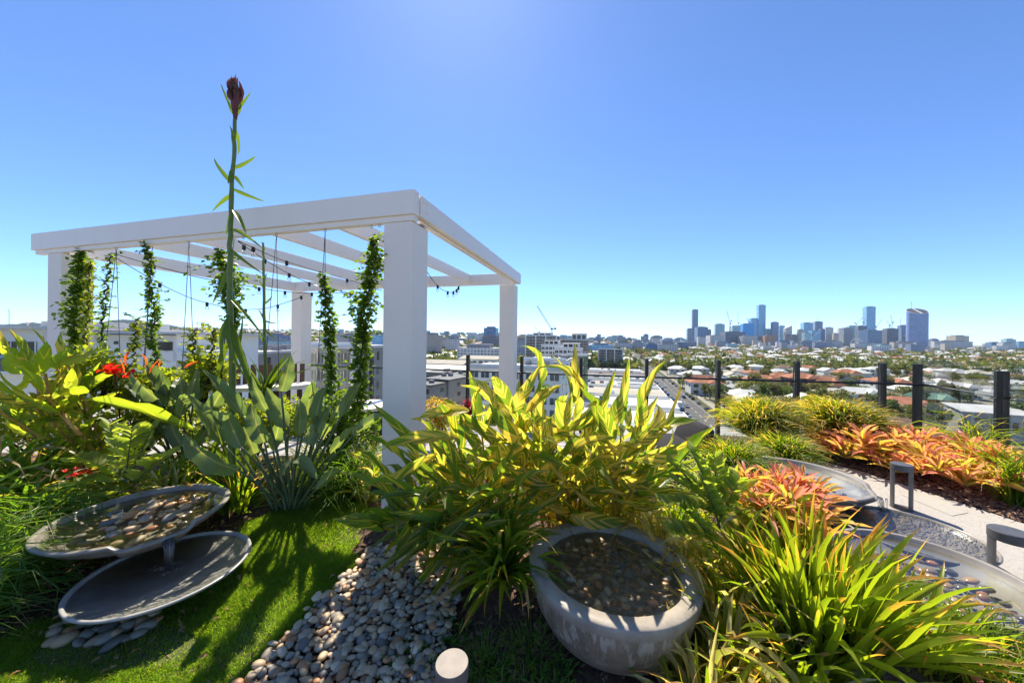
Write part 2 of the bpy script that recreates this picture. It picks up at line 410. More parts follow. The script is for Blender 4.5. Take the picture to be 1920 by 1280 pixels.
# ================================================================== dishes and bowls
def dish(name, label, c, Rr, depth, m, rimw=.03, water=None, wz=-.035, wm=None, notch=None, group='round water dishes', inner=None, ztop=0.0):
    """c = centre of the rim"""
    t = thing(name, (c[0], c[1], c[2] - depth), label, 'water bowl', group)
    th = .022
    def fn(a, r, z, j):
        if notch:
            d = (a - notch[0] + math.pi) % (2 * math.pi) - math.pi
            k = ss(notch[1] * 1.15, notch[1] * .92, abs(d))
            rk = r / Rr
            if rk > .8:
                # rim cut to a straight, lowered pouring lip
                chord = Rr * math.cos(notch[1]) / max(.5, math.cos(d)) if abs(d) < notch[1] * 1.15 else r
                z -= .036 * k
                r += .006 * k
        return r, z
    n = 96
    outer = [(Rr * .22, -depth), (Rr * .42, -depth * .96), (Rr * .66, -depth * .74), (Rr * .86, -depth * .42), (Rr * .97, -depth * .15), (Rr, -.012), (Rr, -.004), (Rr - .004, 0)]
    inn = [(Rr - rimw + .004, 0), (Rr - rimw, -.004), (Rr - rimw - .006, -.02), (Rr * .84, -depth * .40), (Rr * .64, -depth * .66), (Rr * .4, -depth * .82), (Rr * .15, -depth * .87)]
    b = MB(); b.lathe(outer + inn, n, c, 0, fn)
    b.build('bowl_body', m, t, True)
    if wm:
        wr = water; w = MB(); nn = 72; rings = 14
        v = [(c[0], c[1], c[2] + wz)]; f = []
        for i in range(1, rings + 1):
            for k in range(nn):
                a = 2 * math.pi * k / nn; v.append((c[0] + wr * i / rings * math.cos(a), c[1] + wr * i / rings * math.sin(a), c[2] + wz))
        for k in range(nn): f.append((0, 1 + k, 1 + (k + 1) % nn))
        for i in range(rings - 1):
            for k in range(nn):
                k2 = (k + 1) % nn; f.append((1 + i * nn + k, 1 + (i + 1) * nn + k, 1 + (i + 1) * nn + k2, 1 + i * nn + k2))
        w.add(v, f); w.build('water', wm, t, True)
    return t

UC = Vector((-2.55, 2.37, .327)); UR_ = .47
LC = Vector((-2.11, 2.11, .12)); LR_ = .41
notch_dir = math.atan2(2.07 - UC.y, -2.0 - UC.x)
dish('water_dish', 'grey dish heaped with river stones pouring into the lower dish beside the lawn', UC, UR_, .17, M_dish, .032, UR_ - .036, -.030, M_water, (notch_dir - .12, .36), 'left pair of stacked water dishes')
dish('water_dish', 'shallow grey dish of rippling water under the stone-filled upper dish, at the lawn edge', LC, LR_, .085, M_plate, .018, LR_ - .024, -.016, M_rippled, None, 'left pair of stacked water dishes')
# water pouring from the spout
def stream(p, q, w, label, n=11):
    b = MB()
    for i in range(n):
        o = Vector((rnd(-w, w), rnd(-w * .5, w * .5), 0)); mid = p.lerp(q, .5) + o + Vector((0, 0, (p.z - q.z) * .2))
        b.tube([p + o * 1.3, mid, q + o * .7], [.007, rnd(.004, .008), rnd(.004, .007)], 6)
    for i in range(10):
        a = rnd(0, 6.28); rr = rnd(.01, .07); b.lathe([(.002, -.004), (.007, 0), (.002, .005)], 6, (q.x + rr * math.cos(a), q.y + rr * math.sin(a), q.z + .004))
    o = b.build('falling_water', M_falling, None, True); tag(o, label, 'water stream'); return o
M_foam = glass_mat('clear_bubble', (.97, .98, .98), 2.2)
M_falling = water_mat('falling_water_clear', (.93, .95, .96), (60, .6), .05)
sp = UC + Vector((math.cos(notch_dir), math.sin(notch_dir), 0)) * (UR_ + .01) + Vector((0, 0, -.045))
stream(sp, Vector((sp.x + .03, sp.y - .03, LC.z - .018)), .03, 'thin water stream falling from the stone-filled dish into the rippling dish on the left')

fo = MB(); random.seed(14)
for i in range(36):
    a = rnd(0, 6.28); r = abs(random.gauss(0, .04)); s_ = rnd(.002, .006); fo.lathe([(.0005, -s_ * .5), (s_, 0), (.0005, s_ * .8)], 7, (sp.x - .05 + r * 1.8 * math.cos(a), sp.y - .02 + r * math.sin(a), LC.z - .014))
o = fo.build('foam_bubbles', M_foam, None, True); tag(o, 'small white bubbles where the stream falls into the lower left dish', 'bubbles', kind='stuff')
BC = Vector((.57, 1.93, .30)); BR = .46
bt = thing('stone_bowl', (BC.x, BC.y, -.06), 'thick-rimmed weathered stone bowl of bubbling water over pebbles, beside the pebble bed', 'water bowl')
b = MB(); D = .375
b.lathe([(BR * .50, -D), (BR * .62, -D * .96), (BR * .78, -D * .78), (BR * .90, -D * .52), (BR * .97, -D * .25), (BR, -.03), (BR, -.008), (BR - .008, 0), (BR * .82 + .006, 0), (BR * .82, -.006), (BR * .80, -.03), (BR * .75, -.07), (BR * .6, -.10), (BR * .3, -.115)], 120, (0, 0, D))
o = put('bowl_body', b.mesh('bowl_body', M_bowl, True), bt, Matrix.Translation((BC.x, BC.y, BC.z - D)))
w = MB(); v = []; f = []; nn = 72; rings = 26
v.append((BC.x, BC.y, BC.z - .035))
for i in range(1, rings + 1):
    for k in range(nn):
        a = 2 * math.pi * k / nn; r = BR * .785 * i / rings; x, y = BC.x + r * math.cos(a), BC.y + r * math.sin(a)
        d = math.hypot(x - BC.x - .08, y - BC.y - .06)
        h = math.exp(-(d / .13) ** 2)
        v.append((x, y, BC.z - .037 + .012 * h * (1 + .8 * mnoise.noise((x * 40, y * 40, 1))) + .003 * math.sin(d * 75) * math.exp(-d / .22)))
for k in range(nn): f.append((0, 1 + k, 1 + (k + 1) % nn))
for i in range(rings - 1):
    for k in range(nn):
        k2 = (k + 1) % nn; f.append((1 + i * nn + k, 1 + (i + 1) * nn + k, 1 + (i + 1) * nn + k2, 1 + i * nn + k2))
w.add(v, f); w.build('water', M_bubble, bt, True)
fo = MB()
for i in range(260):
    a = rnd(0, 6.28); r = abs(random.gauss(0, .085)); s_ = rnd(.0015, .0055)
    fo.lathe([(.0005, -s_), (s_, 0), (.0005, s_)], 6, (BC.x + .08 + r * math.cos(a), BC.y + .06 + r * math.sin(a), BC.z - .028))
o = fo.build('bubbles', M_foam, bt, True); o['kind'] = 'stuff'

TRC = Vector((2.75, 3.28, .28)); RLC = Vector((2.52, 2.05, .20)); RMC = Vector((3.0, 2.56, .15))
dish('water_dish', 'pale concrete dish with a pouring lip beside orange bromeliads and the path', TRC, .525, .18, M_dishp, .036, .482, -.03, M_water, (-.72, .27), 'right group of stepped water dishes')
dish('water_dish', 'thin dark dish of blue rippled water lying on the path below the pale dish', RMC, .40, .10, M_dish, .014, .386, -.012, M_rippled, None, 'right group of stepped water dishes')
dish('water_dish', 'pale-rimmed dish of still water over brown stones at the right edge', RLC, .445, .15, M_dishp, .026, .415, -.03, M_water, None, 'right group of stepped water dishes')
a = -.72
sp = TRC + Vector((math.cos(a), math.sin(a), 0)) * .535 + Vector((0, 0, -.05))
stream(sp, Vector((sp.x + .02, sp.y - .02, RMC.z - .012)), .04, 'thin water stream falling off the pale dish lip into the dark dish on the path', 6)

# ================================================================== pebbles
PCOL = [((.44, .34, .225), 'grey'), ((.29, .26, .21), 'blue-grey'), ((.52, .36, .205), 'tan'), ((.44, .22, .10), 'rust brown'), ((.18, .16, .135), 'dark slate'), ((.60, .47, .31), 'pale sandy')]
PM = [mat('pebble_' + n.replace(' ', '_').replace('-', '_'), c, .5, 0, .4, .3, 14, (60, .15, .002), rand=.25) for c, n in PCOL]
PW = [.30, .17, .25, .11, .08, .09]
WCOL = [(.32, .235, .14), (.19, .165, .13), (.48, .30, .14), (.50, .22, .08), (.10, .09, .075), (.60, .45, .27)]
WM = [mat('wet_' + n.replace(' ', '_').replace('-', '_') + '_stone', c, .18, 0, .6, .35, 14, (60, .15, .002), rand=.25) for c, (_, n) in zip(WCOL, PCOL)]
pme = []
for k in range(7):
    bm = bmesh.new(); bmesh.ops.create_icosphere(bm, subdivisions=2, radius=1)
    sx, sy, sz = 1.0, rnd(.62, .85), rnd(.36, .55)
    for v_ in bm.verts:
        d = 1 + .16 * mnoise.noise(v_.co * 1.3 + Vector((k * 7, 0, 0)))
        v_.co = Vector((v_.co.x * sx, v_.co.y * sy, v_.co.z * sz)) * d
    row = []
    for m_ in PM + WM:
        me = bpy.data.meshes.new('pebble'); bm.to_mesh(me); me.materials.append(m_); me.polygons.foreach_set('use_smooth', [True] * len(me.polygons)); row.append(me)
    bm.free(); pme.append(row)
def pick(): return random.choices(range(6), PW)[0]
random.seed(11)
bedp = thing('pebble_bed', (-.35, 1.7, -.1), None, None); bedp['kind'] = 'structure'
xs = [p[0] for p in PEBB]; ys = [p[1] for p in PEBB]
spots = []; tries = 0
while len(spots) < 1150 and tries < 40000:
    tries += 1
    x, y = rnd(min(xs), max(xs)), rnd(min(ys), max(ys))
    if not inside(PEBB, x, y): continue
    s_ = rnd(.014, .037) * (1.0 if random.random() < .8 else 1.3)
    lay = 0 if len(spots) < 520 else 1
    if any(q[3] == lay and (q[0] - x) ** 2 + (q[1] - y) ** 2 < (.66 * (q[2] + s_)) ** 2 for q in spots): continue
    spots.append((x, y, s_, lay))
spots += [(q[0] + rnd(-.03, .03), q[1] + rnd(-.03, .03), rnd(.02, .035), 2) for q in spots[::3]]
def pxsize(q): return q[2] / q[1]
top = sorted([q for q in spots], key=lambda q: -(pxsize(q) + (.05 if q[3] > 0 else 0)))
small = {m_: MB() for m_ in range(6)}
stuff = MB()
for i, (x, y, s_, lay) in enumerate(top):
    z = g(x, y) + .012 + (.024 if lay == 1 else .04 if lay == 2 else 0) + rnd(0, .008)
    M = TRS((x, y, z), rnd(0, 6.28), rnd(-.35, .35), rnd(-.3, .3), s_)
    k, c_ = random.randrange(7), pick()
    if i < 299: put('pebble', pme[k][c_], bedp, M)
    else:
        me = pme[k][0]; vv = np.zeros(len(me.vertices) * 3); me.vertices.foreach_get('co', vv)
        stuff.add(vv.reshape(-1, 3), [tuple(p.vertices) for p in me.polygons], None, c_, M)
o = stuff.build('small_pebbles', PM, bedp, True); o['kind'] = 'stuff'
# stones under the low left dish
under = thing('stone_patch', (-2.0, 1.75, -.07), None, None); under['kind'] = 'structure'
for px, py in [(110, 1180), (130, 1195), (150, 1185), (120, 1205), (160, 1200), (185, 1190), (205, 1180), (140, 1172), (225, 1178), (215, 1195), (245, 1172), (240, 1188), (265, 1170), (275, 1180), (288, 1170), (258, 1195), (200, 1204), (180, 1207), (100, 1195), (230, 1206), (292, 1160), (175, 1176), (95, 1210), (150, 1212), (210, 1215)]:
    p = gpg(px + rnd(-5, 5), py + rnd(-4, 4)); M = TRS((p.x, p.y, p.z + .030), rnd(-.6, .9), rnd(-.2, .4), rnd(-.2, .2), rnd(.034, .056))
    put('stone', pme[random.randrange(7)][random.choices(range(6), (.2, .3, .15, .15, .2, 0))[0]], under, M)

def stones(c, Rr, n, smin, smax, zf, name, where, group, fx=(0, 0), tone=None, wet=1.0):
    """loose stones lying in a dish; each a thing of its own"""
    done = []; t = 0
    while len(done) < n and t < 6000:
        t += 1
        a = rnd(0, 6.28); r = Rr * math.sqrt(random.random()); x, y = c.x + fx[0] + r * math.cos(a), c.y + fx[1] + r * math.sin(a)
        s_ = rnd(smin, smax)
        if any((q[0] - x) ** 2 + (q[1] - y) ** 2 < (.72 * (q[2] + s_)) ** 2 for q in done): continue
        done.append((x, y, s_)); k = random.choices(range(6), tone or PW)[0]
        zz = c.z + zf(r / Rr) + s_ * .3; kk = k + 6 if random.random() < wet else k
        o = put(name, pme[random.randrange(7)][kk], None, TRS((x, y, zz), rnd(0, 6.28), rnd(-.2, .3), rnd(-.2, .2), s_))
        dx_, dy_ = x - c.x, y - c.y; zone = 'in the middle' if math.hypot(dx_, dy_) < .42 * Rr else ('towards the far rim' if dy_ > abs(dx_) else 'towards the near rim' if -dy_ > abs(dx_) else 'at the left side' if dx_ < 0 else 'at the right side')
        tag(o, '%s %s, %s' % (PCOL[k][1], where, zone), 'stone', group)
stones(UC, .34, 62, .028, .055, lambda q: -.085 + .075 * (1 - q * q), 'river_stone', 'rounded stone in the heap inside the upper left dish', 'stones heaped in the upper left dish', (.03, .03), [.22, .10, .32, .22, .08, .06], .6)
stones(BC, .31, 92, .018, .036, lambda q: -.066 + .012 * q * q, 'wet_pebble', 'wet pebble under the water of the big stone bowl', 'pebbles under water in the stone bowl', (0, 0), [.22, .10, .30, .22, .04, .12], .55)
stones(RLC, .30, 50, .026, .05, lambda q: -.095 + .02 * q, 'sunken_stone', 'sunken stone in the right edge dish', 'stones sunk in the right edge dish', (-.02, -.03), [.22, .2, .36, .08, .1, .04])
stones(TRC, .30, 24, .022, .04, lambda q: -.1 + .02 * q, 'dark_stone', 'stone under water in the pale lipped dish', 'stones sunk in the pale lipped dish', (.08, -.02), [.1, .4, .1, 0, .4, 0])

# ================================================================== bollard lights
def bollard(p, h, r, rz, label, slim=1.0):
    t = thing('bollard_light', p, label, 'bollard light', 'slotted bollard lights', rz)
    b = MB(); n = 40
    b.lathe([(r * .985, 0), (r, .004), (r, .052), (r * .96, .058), (.001, .058)], n, (0, 0, h - .058))
    put('cap', b.mesh('cap', M_boll, False), t, world_of(t))
    for s_ in (-1, 1):
        b = MB(); k = 10; pr = []
        for i in range(k + 1):
            a = lerp(-.95, .95, i / k); pr.append((s_ * r * .97 * math.cos(a), r * .97 * math.sin(a)))
        pr += [(s_ * r * .56, r * .78), (s_ * r * .56, -r * .78)]
        m_ = len(pr); v = [(x, y, .012) for x, y in pr] + [(x, y, h - .06) for x, y in pr]
        f = [tuple(range(m_)), tuple(range(2 * m_ - 1, m_ - 1, -1))] + [(i, (i + 1) % m_, (i + 1) % m_ + m_, i + m_) for i in range(m_)]
        b.add(v, f); put('leg', b.mesh('leg', M_boll), t, world_of(t))
    b = MB(); b.lathe([(r, 0), (r, .012), (.001, .013)], n, (0, 0, 0)); put('base', b.mesh('base', M_boll), t, world_of(t))
    return t
M_boll = mat('grey_cast_bollard', (.105, .105, .108), .5, .25, .5, .25, 20, (90, .1, .001))
M_bollp = mat('dusty_bollard', (.19, .165, .145), .55, .1, .4, .25, 25, (80, .1, .001))
p = gp(1690, 953); bollard((p.x, p.y, 0), .42, .076, R(-49), 'grey slotted bollard standing by the pouring lip of the pale dish')
p = gp(1893, 1112); bollard((p.x, p.y, 0), .39, .088, R(-56), 'grey slotted bollard at the right edge beside the path and stone dish')
M_keep = M_boll; M_boll = M_bollp
bollard((-.205, 1.235, -.09), .47, .060, R(95), 'dusty grey bollard with a round top at the pebble bed, front centre')
M_boll = M_keep

# ================================================================== pergola
PT = CAM_Z + 1.25
def pl(px, py, z): return gp(px, py, z)
CC = pl(776.6, 353.8, PT); CA = pl(58, 438.3, PT); CB = pl(972.7, 512.8, PT)
pv = (CA - CC); PL = pv.length; pv.normalize(); pu = Vector((-pv.y, pv.x, 0))
if pu.y < 0: pu = -pu
PD = (CB - CC).dot(pu)
ang_v = math.atan2(pv.y, pv.x)
PM_ = Matrix(((pv.x, pu.x, 0, CC.x), (pv.y, pu.y, 0, CC.y), (0, 0, 1, 0), (0, 0, 0, 1)))   # local: x along the front beam (to the left), y away, z up
def onbeam(px):                      # distance along the front beam seen at a pixel column
    d = ray(px, 500); n = pu; t_ = (CC - CP).dot(n) / d.dot(n); return ((CP + d * t_) - CC).dot(pv)
perg = thing('pergola', (CC.x, CC.y, 0), 'white steel pergola frame on four columns standing over the planting, hung with wires and vines', 'pergola')
BH, BT = .205, .085
def pbox(name, c, d, m=None, bev=.004):
    b = MB(); b.bbox(c, d, bev); me = b.mesh(name, m or M_white)
    return put(name, me, perg, PM_)
fb = pbox('front_beam', (PL / 2, BT / 2, PT - BH / 2), (PL, BT, BH))
b = MB(); b.bbox((PL / 2 - .01, BT / 2 + .012, PT - BH - .024), (PL - .05, BT - .02, .048), .003); put('beam_flange', b.mesh('beam_flange', M_white), fb, PM_)
rbm = pbox('rear_beam', (PL / 2, PD - BT / 2, PT - BH / 2), (PL, BT, BH))
sb = pbox('side_beam', (-.012 + BT / 2, PD / 2 + .045, PT - BH / 2 - .006), (BT, PD - .10, BH - .02))
b = MB(); b.bbox((BT / 2 + .02, PD / 2, PT - BH - .012), (.05, PD - .4, .02), .003); put('beam_flange', b.mesh('beam_flange', M_white), sb, PM_)
for yy in (.14, PD - .10):
    for zz in (.055, .14):
        for dy in (0, .055):
            b = MB(); b.lathe([(.011, 0), (.011, .006), (.006, .009)], 6, (0, 0, 0)); put('bolt', b.mesh('bolt', M_white), sb, PM_ @ Matrix.Translation((-.012, yy + dy, PT - zz - .006)) @ Matrix.Rotation(-math.pi / 2, 4, 'Y'))
pbox('side_beam', (PL - BT / 2 - .03, PD / 2 + .0, PT - BH / 2 - .004), (BT, PD - 2 * BT - .004, BH - .008))
for px in (591, 456, 304, 205):
    s_ = onbeam(px); pbox('rafter', (s_, PD / 2, PT - .087), (.05, PD - 2 * BT - .004, .165))
PW_ = onbeam(715) - onbeam(768); ph = PT - BH - .048
s0 = onbeam(768)
def column(cx, cy, w=PW_):
    b = MB(); b.bbox((cx, cy, (ph - .3) / 2 + .0), (w, w, ph + .3 - .002), .006); return put('column', b.mesh('column', M_render), perg, PM_)
col1 = column(s0 + PW_ / 2, .03 + PW_ / 2)
s1 = onbeam(108); column(s1 + PW_ / 2 - .0, .03 + PW_ / 2)
column(s0 + PW_ / 2, PD - .05 - PW_ / 2); column(s1 + PW_ / 2, PD - .05 - PW_ / 2)
# dark gap plate between column and side beam, as in the photograph
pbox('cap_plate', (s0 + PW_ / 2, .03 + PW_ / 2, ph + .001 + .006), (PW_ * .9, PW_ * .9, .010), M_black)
# black uplight strapped to the front column
cw = PM_ @ Vector((s0 + PW_ / 2, .03, 0))
upl = thing('spotlight', (cw.x, cw.y, .24), 'black box spotlight fixed low on the front right white column', 'spotlight')
zc = zat(735, 906, cw.y)
b = MB(); b.bbox((s0 + PW_ / 2 + .035, -.035, zc), (.235, .125, .085), .012); put('housing', b.mesh('housing', M_black), upl, PM_)
b = MB(); b.bbox((s0 + PW_ / 2 + .035, -.035, zc + .0455), (.20, .10, .006), .002); put('lens', b.mesh('lens', mat('dark_lens', (.01, .01, .012), .08)), upl, PM_)
b = MB(); b.bbox((s0 + PW_ / 2 + .02, .012, zc - .01), (.07, .03, .05), .004); put('bracket', b.mesh('bracket', M_black), upl, PM_)
def bp(px, z, dy=BT * .5):           # point under the front beam at a pixel column
    return PM_ @ Vector((onbeam(px), dy, z))
zb = PT - BH - .05
for px in (208, 345, 447, 510, 602, 690, 705):
    p = bp(px, zb - .012); b = MB()
    b.tube([p + Vector((.011 * math.cos(t_ / 12 * 6.283), 0, .011 * math.sin(t_ / 12 * 6.283) - .002)) for t_ in range(13)], .003, 6); b.tube([p + Vector((0, 0, .01)), p + Vector((0, 0, .03))], .003, 6)
    put('eye_bolt', b.mesh('eye_bolt', M_steel, True), perg)
# wire loops for the vines
WIRES = [(208, 178, 222), (345, 330, 362), (430, 400, 402), (510, 482, 520), (602, 585, 606), (276, 255, 258)]
LBL = ['wire loop left of the pergola beam beside the first hanging bulb', 'bare wire loop hanging between the two thick vines on the left half of the pergola', 'single wire behind the tall flower stalk', 'wire loop just right of the tall flower stalk', 'wire loop above the slender vine left of the front column', 'single wire beside the thin vine on the left']
for (px, pa, pb), lb in zip(WIRES, LBL):
    top_ = bp(px, zb - .02); b = MB()
    for e in {pa, pb}:
        q = bp(e, .75); q.z = .62
        b.tube([top_, top_.lerp(q, .5), q], .0032, 6)
    o = b.build('trellis_wire', M_rope, None, True); tag(o, lb, 'wire', 'trellis wires under the pergola')

# festoon lights
def festoon(pts, Y0, Y1, bulbs, label):
    P = []; n = len(pts)
    for i, (px, py) in enumerate(pts): P.append(at(px, py, lerp(Y0, Y1, i / (n - 1))))
    t = thing('string_light', P[0], label, 'string lights', 'festoon string lights')
    Q = []
    for i in range(n - 1):
        for k in range(6): Q.append(P[i].lerp(P[i + 1], k / 6))
    Q.append(P[-1])
    for _ in range(3): Q = [Q[0]] + [(Q[i - 1] + Q[i] * 2 + Q[i + 1]) / 4 for i in range(1, len(Q) - 1)] + [Q[-1]]
    b = MB(); b.tube(Q, .0048, 6); b.build('cable', M_cable, t, True)
    for f_ in bulbs:
        p = Q[min(len(Q) - 1, int(f_ * (len(Q) - 1)))]
        h = MB(); h.lathe([(.010, .012), (.017, .008), (.018, -.035), (.014, -.042)], 10, p); ho = h.build('lamp_holder', M_cable, t, True)
        h = MB(); h.lathe([(.011, -.042), (.020, -.058), (.024, -.075), (.018, -.092), (.004, -.098)], 12, p); h.build('bulb', M_bulb, ho, True)
yb = bp(208, 2).y
festoon([(208, 476), (228, 490), (300, 533), (361, 561), (440, 581), (500, 579), (561, 559), (573, 549)], 3.95, 5.5, (.06, .3, .48, .62, .78, .92), 'sagging strand of bulbs from the left pergola hook to the rear left column')
festoon([(208, 474), (287, 497), (374, 521), (455, 534), (515, 545), (571, 550), (647, 549), (700, 547)], 3.95, 6.0, (.16, .34, .5, .63, .76, .9), 'long strand of bulbs crossing from the left pergola hook behind the vines')
festoon([(447, 452), (523, 486), (600, 510), (660, 526), (716, 545)], 3.4, 5.6, (.1, .3, .52, .74), 'upper of two strands from the hook right of the flower stalk')
festoon([(447, 453), (462, 464), (512, 497), (556, 521), (591, 535), (650, 548)], 3.4, 5.6, (.14, .36, .56, .75, .9), 'lower of two strands from the hook right of the flower stalk')
festoon([(796, 502), (813, 528), (828, 543), (845, 549), (855, 545), (862, 535)], 5.2, 6.1, (.3, .55, .72, .84, .95), 'short bunched strand of bulbs right of the front column')

# ================================================================== balustrade
FP = [(560, 655, 7.9), (617, 659, 7.65), (697, 661, 7.35), (790, 663, 7.1), (878, 665, 6.85), (979, 667, 6.55), (1090, 670, 6.25), (1213, 673, 6.0), (1347, 675, 5.8), (1494, 678, 5.6), (1655, 681, 5.45), (1721, 683, 5.30), (1879, 695, 4.05), (2250, 790, 2.5)]
fence = thing('glass_balustrade', (2, 6, -.1), 'glass balustrade with dark posts and a thin grab rail along the roof edge', 'balustrade')
FW = []
for i, (px, py, Y) in enumerate(FP):
    x = xat(px, Y); FW.append(Vector((x, Y, 0)))
M_post_prev = None
for i, p in enumerate(FW):
    d = (FW[min(i + 1, len(FW) - 1)] - FW[max(i - 1, 0)]).normalized(); rz = math.atan2(d.y, d.x)
    Mx = Matrix.Translation((p.x, p.y, 0)) @ Matrix.Rotation(rz, 4, 'Z')
    h = 1.235; zb0 = -.13
    b = MB(); b.bbox((0, 0, (h + zb0) / 2), (.048, .105, h - zb0), .004)
    po = put('post', b.mesh('post', M_fpost), fence, Mx)
    for s_ in (-1, 1):
        b = MB(); b.box((s_ * .0255, .01, (h + zb0) / 2 - .01), (.003, .04, h - zb0 - .06)); put('channel', b.mesh('channel', M_fpostr), po, Mx)
    b = MB(); b.bbox((0, -.075, .905), (.016, .05, .012), .003); put('rail_bracket', b.mesh('rail_bracket', M_steel), po, Mx)
rail = MB(); rail.tube([(p.x, p.y - .10 - (0 if i < 11 else 0.0), .92) for i, p in enumerate(FW)], .0165, 10); rail.build('grab_rail', M_black, fence, True)
for i in range(len(FW) - 1):
    a_, c_ = FW[i], FW[i + 1]; d = (c_ - a_); L = d.length; rz = math.atan2(d.y, d.x); mid_ = (a_ + c_) / 2
    b = MB(); b.box((0, 0, .62), (L - .06, .0102, 1.36)); put('glass_pane', b.mesh('glass_pane', M_glass), fence, Matrix.Translation((mid_.x, mid_.y, 0)) @ Matrix.Rotation(rz, 4, 'Z'))

# ================================================================== furniture glimpsed through the leaves
M_cush = mat('charcoal_fabric', (.045, .042, .042), .9, 0, .15, .3, 60, (300, .3, .001))
M_frame = mat('slate_aluminium', (.10, .115, .14), .45, .5, .5, .2, 10)
lo = thing('lounge_chair', (xat(1262, 4.1), 4.1, -.09), 'charcoal cushioned lounge chair on slate tube legs behind the yellow striped leaves', 'lounge chair')
c = at(1255, 838, 4.05)
b = MB(); b.bbox((c.x, c.y, c.z + .02), (.62, .62, .15), .05); b.build('seat_cushion', M_cush, lo, True)
b = MB(); b.bbox((0, 0, 0), (.14, .60, .34), .06)
put('back_cushion', b.mesh('back_cushion', M_cush, True), lo, Matrix.Translation((c.x + .27, c.y, c.z + .15)) @ Matrix.Rotation(R(24), 4, 'Y'))
b = MB(); b.tube([(c.x - .33, c.y - .33, c.z - .075), (c.x + .36, c.y - .33, c.z - .075), (c.x + .36, c.y + .33, c.z - .075), (c.x - .33, c.y + .33, c.z - .075), (c.x - .33, c.y - .33, c.z - .075)], .018, 8); b.build('frame', M_frame, lo, True)
for sx in (-1, 1):
    for sy in (-1, 1):
        b = MB(); b.tube([(c.x + sx * .3, c.y + sy * .33, c.z - .075), (c.x + sx * .36 + .03, c.y + sy * .33, -.09)], .016, 8); b.build('leg', M_frame, lo, True)
# curved timber-slat bench with a white top
bench = thing('curved_bench', (xat(500, 4.4), 4.4, -.09), 'curved white bench top with brown timber slats behind the broad grey-green leaves', 'bench')
b = MB(); n = 18; pr = []; cx, cy, r0, r1 = xat(520, 5.6), 5.75, 1.05, 1.45
zt = zat(500, 727, 4.4)
for i in range(n + 1):
    a = lerp(R(200), R(320), i / n); pr.append((math.cos(a), math.sin(a)))
v = [(cx + r1 * a_, cy + r1 * b_, z) for z in (zt - .05, zt) for a_, b_ in pr] + [(cx + r0 * a_, cy + r0 * b_, z) for z in (zt - .05, zt) for a_, b_ in pr]
m_ = n + 1; f = []
for i in range(n):
    f += [(i, i + 1, m_ + i + 1, m_ + i), (m_ + i, m_ + i + 1, 3 * m_ + i + 1, 3 * m_ + i), (2 * m_ + i + 1, 2 * m_ + i, 3 * m_ + i, 3 * m_ + i + 1)]
b.add(v, f); b.build('seat_top', M_white, bench)
M_timber = mat('brown_timber', (.11, .065, .04), .7, 0, .3, .35, 12)
sm = MB(); sm.bbox((0, 0, 0), (.06, .025, .34), .004); sme = sm.mesh('slat', M_timber)
for i in range(22):
    a = lerp(R(203), R(317), i / 21); put('slat', sme, bench, Matrix.Translation((cx + (r0 - .02) * math.cos(a), cy + (r0 - .02) * math.sin(a), zt + .10)) @ Matrix.Rotation(a + math.pi / 2, 4, 'Z'))
for i in range(22):
    a = lerp(R(203), R(317), i / 21); put('slat', sme, bench, Matrix.Translation((cx + (r1 - .04) * math.cos(a), cy + (r1 - .04) * math.sin(a), zt - .23)) @ Matrix.Rotation(a + math.pi / 2, 4, 'Z'))
tb = thing('round_table', (xat(682, 4.2), 4.2, -.09), 'round white table with a brown slatted side, left of the front column', 'table')
b = MB(); c = at(682, 757, 4.2); b.lathe([(.30, -.05), (.325, -.04), (.325, -.005), (.315, 0), (.001, .001)], 40, c); b.build('table_top', M_white, tb)
for i in range(26):
    a = i / 26 * 6.283; put('slat', sme, tb, Matrix.Translation((c.x + .27 * math.cos(a), c.y + .27 * math.sin(a), c.z - .22)) @ Matrix.Rotation(a + math.pi / 2, 4, 'Z'))
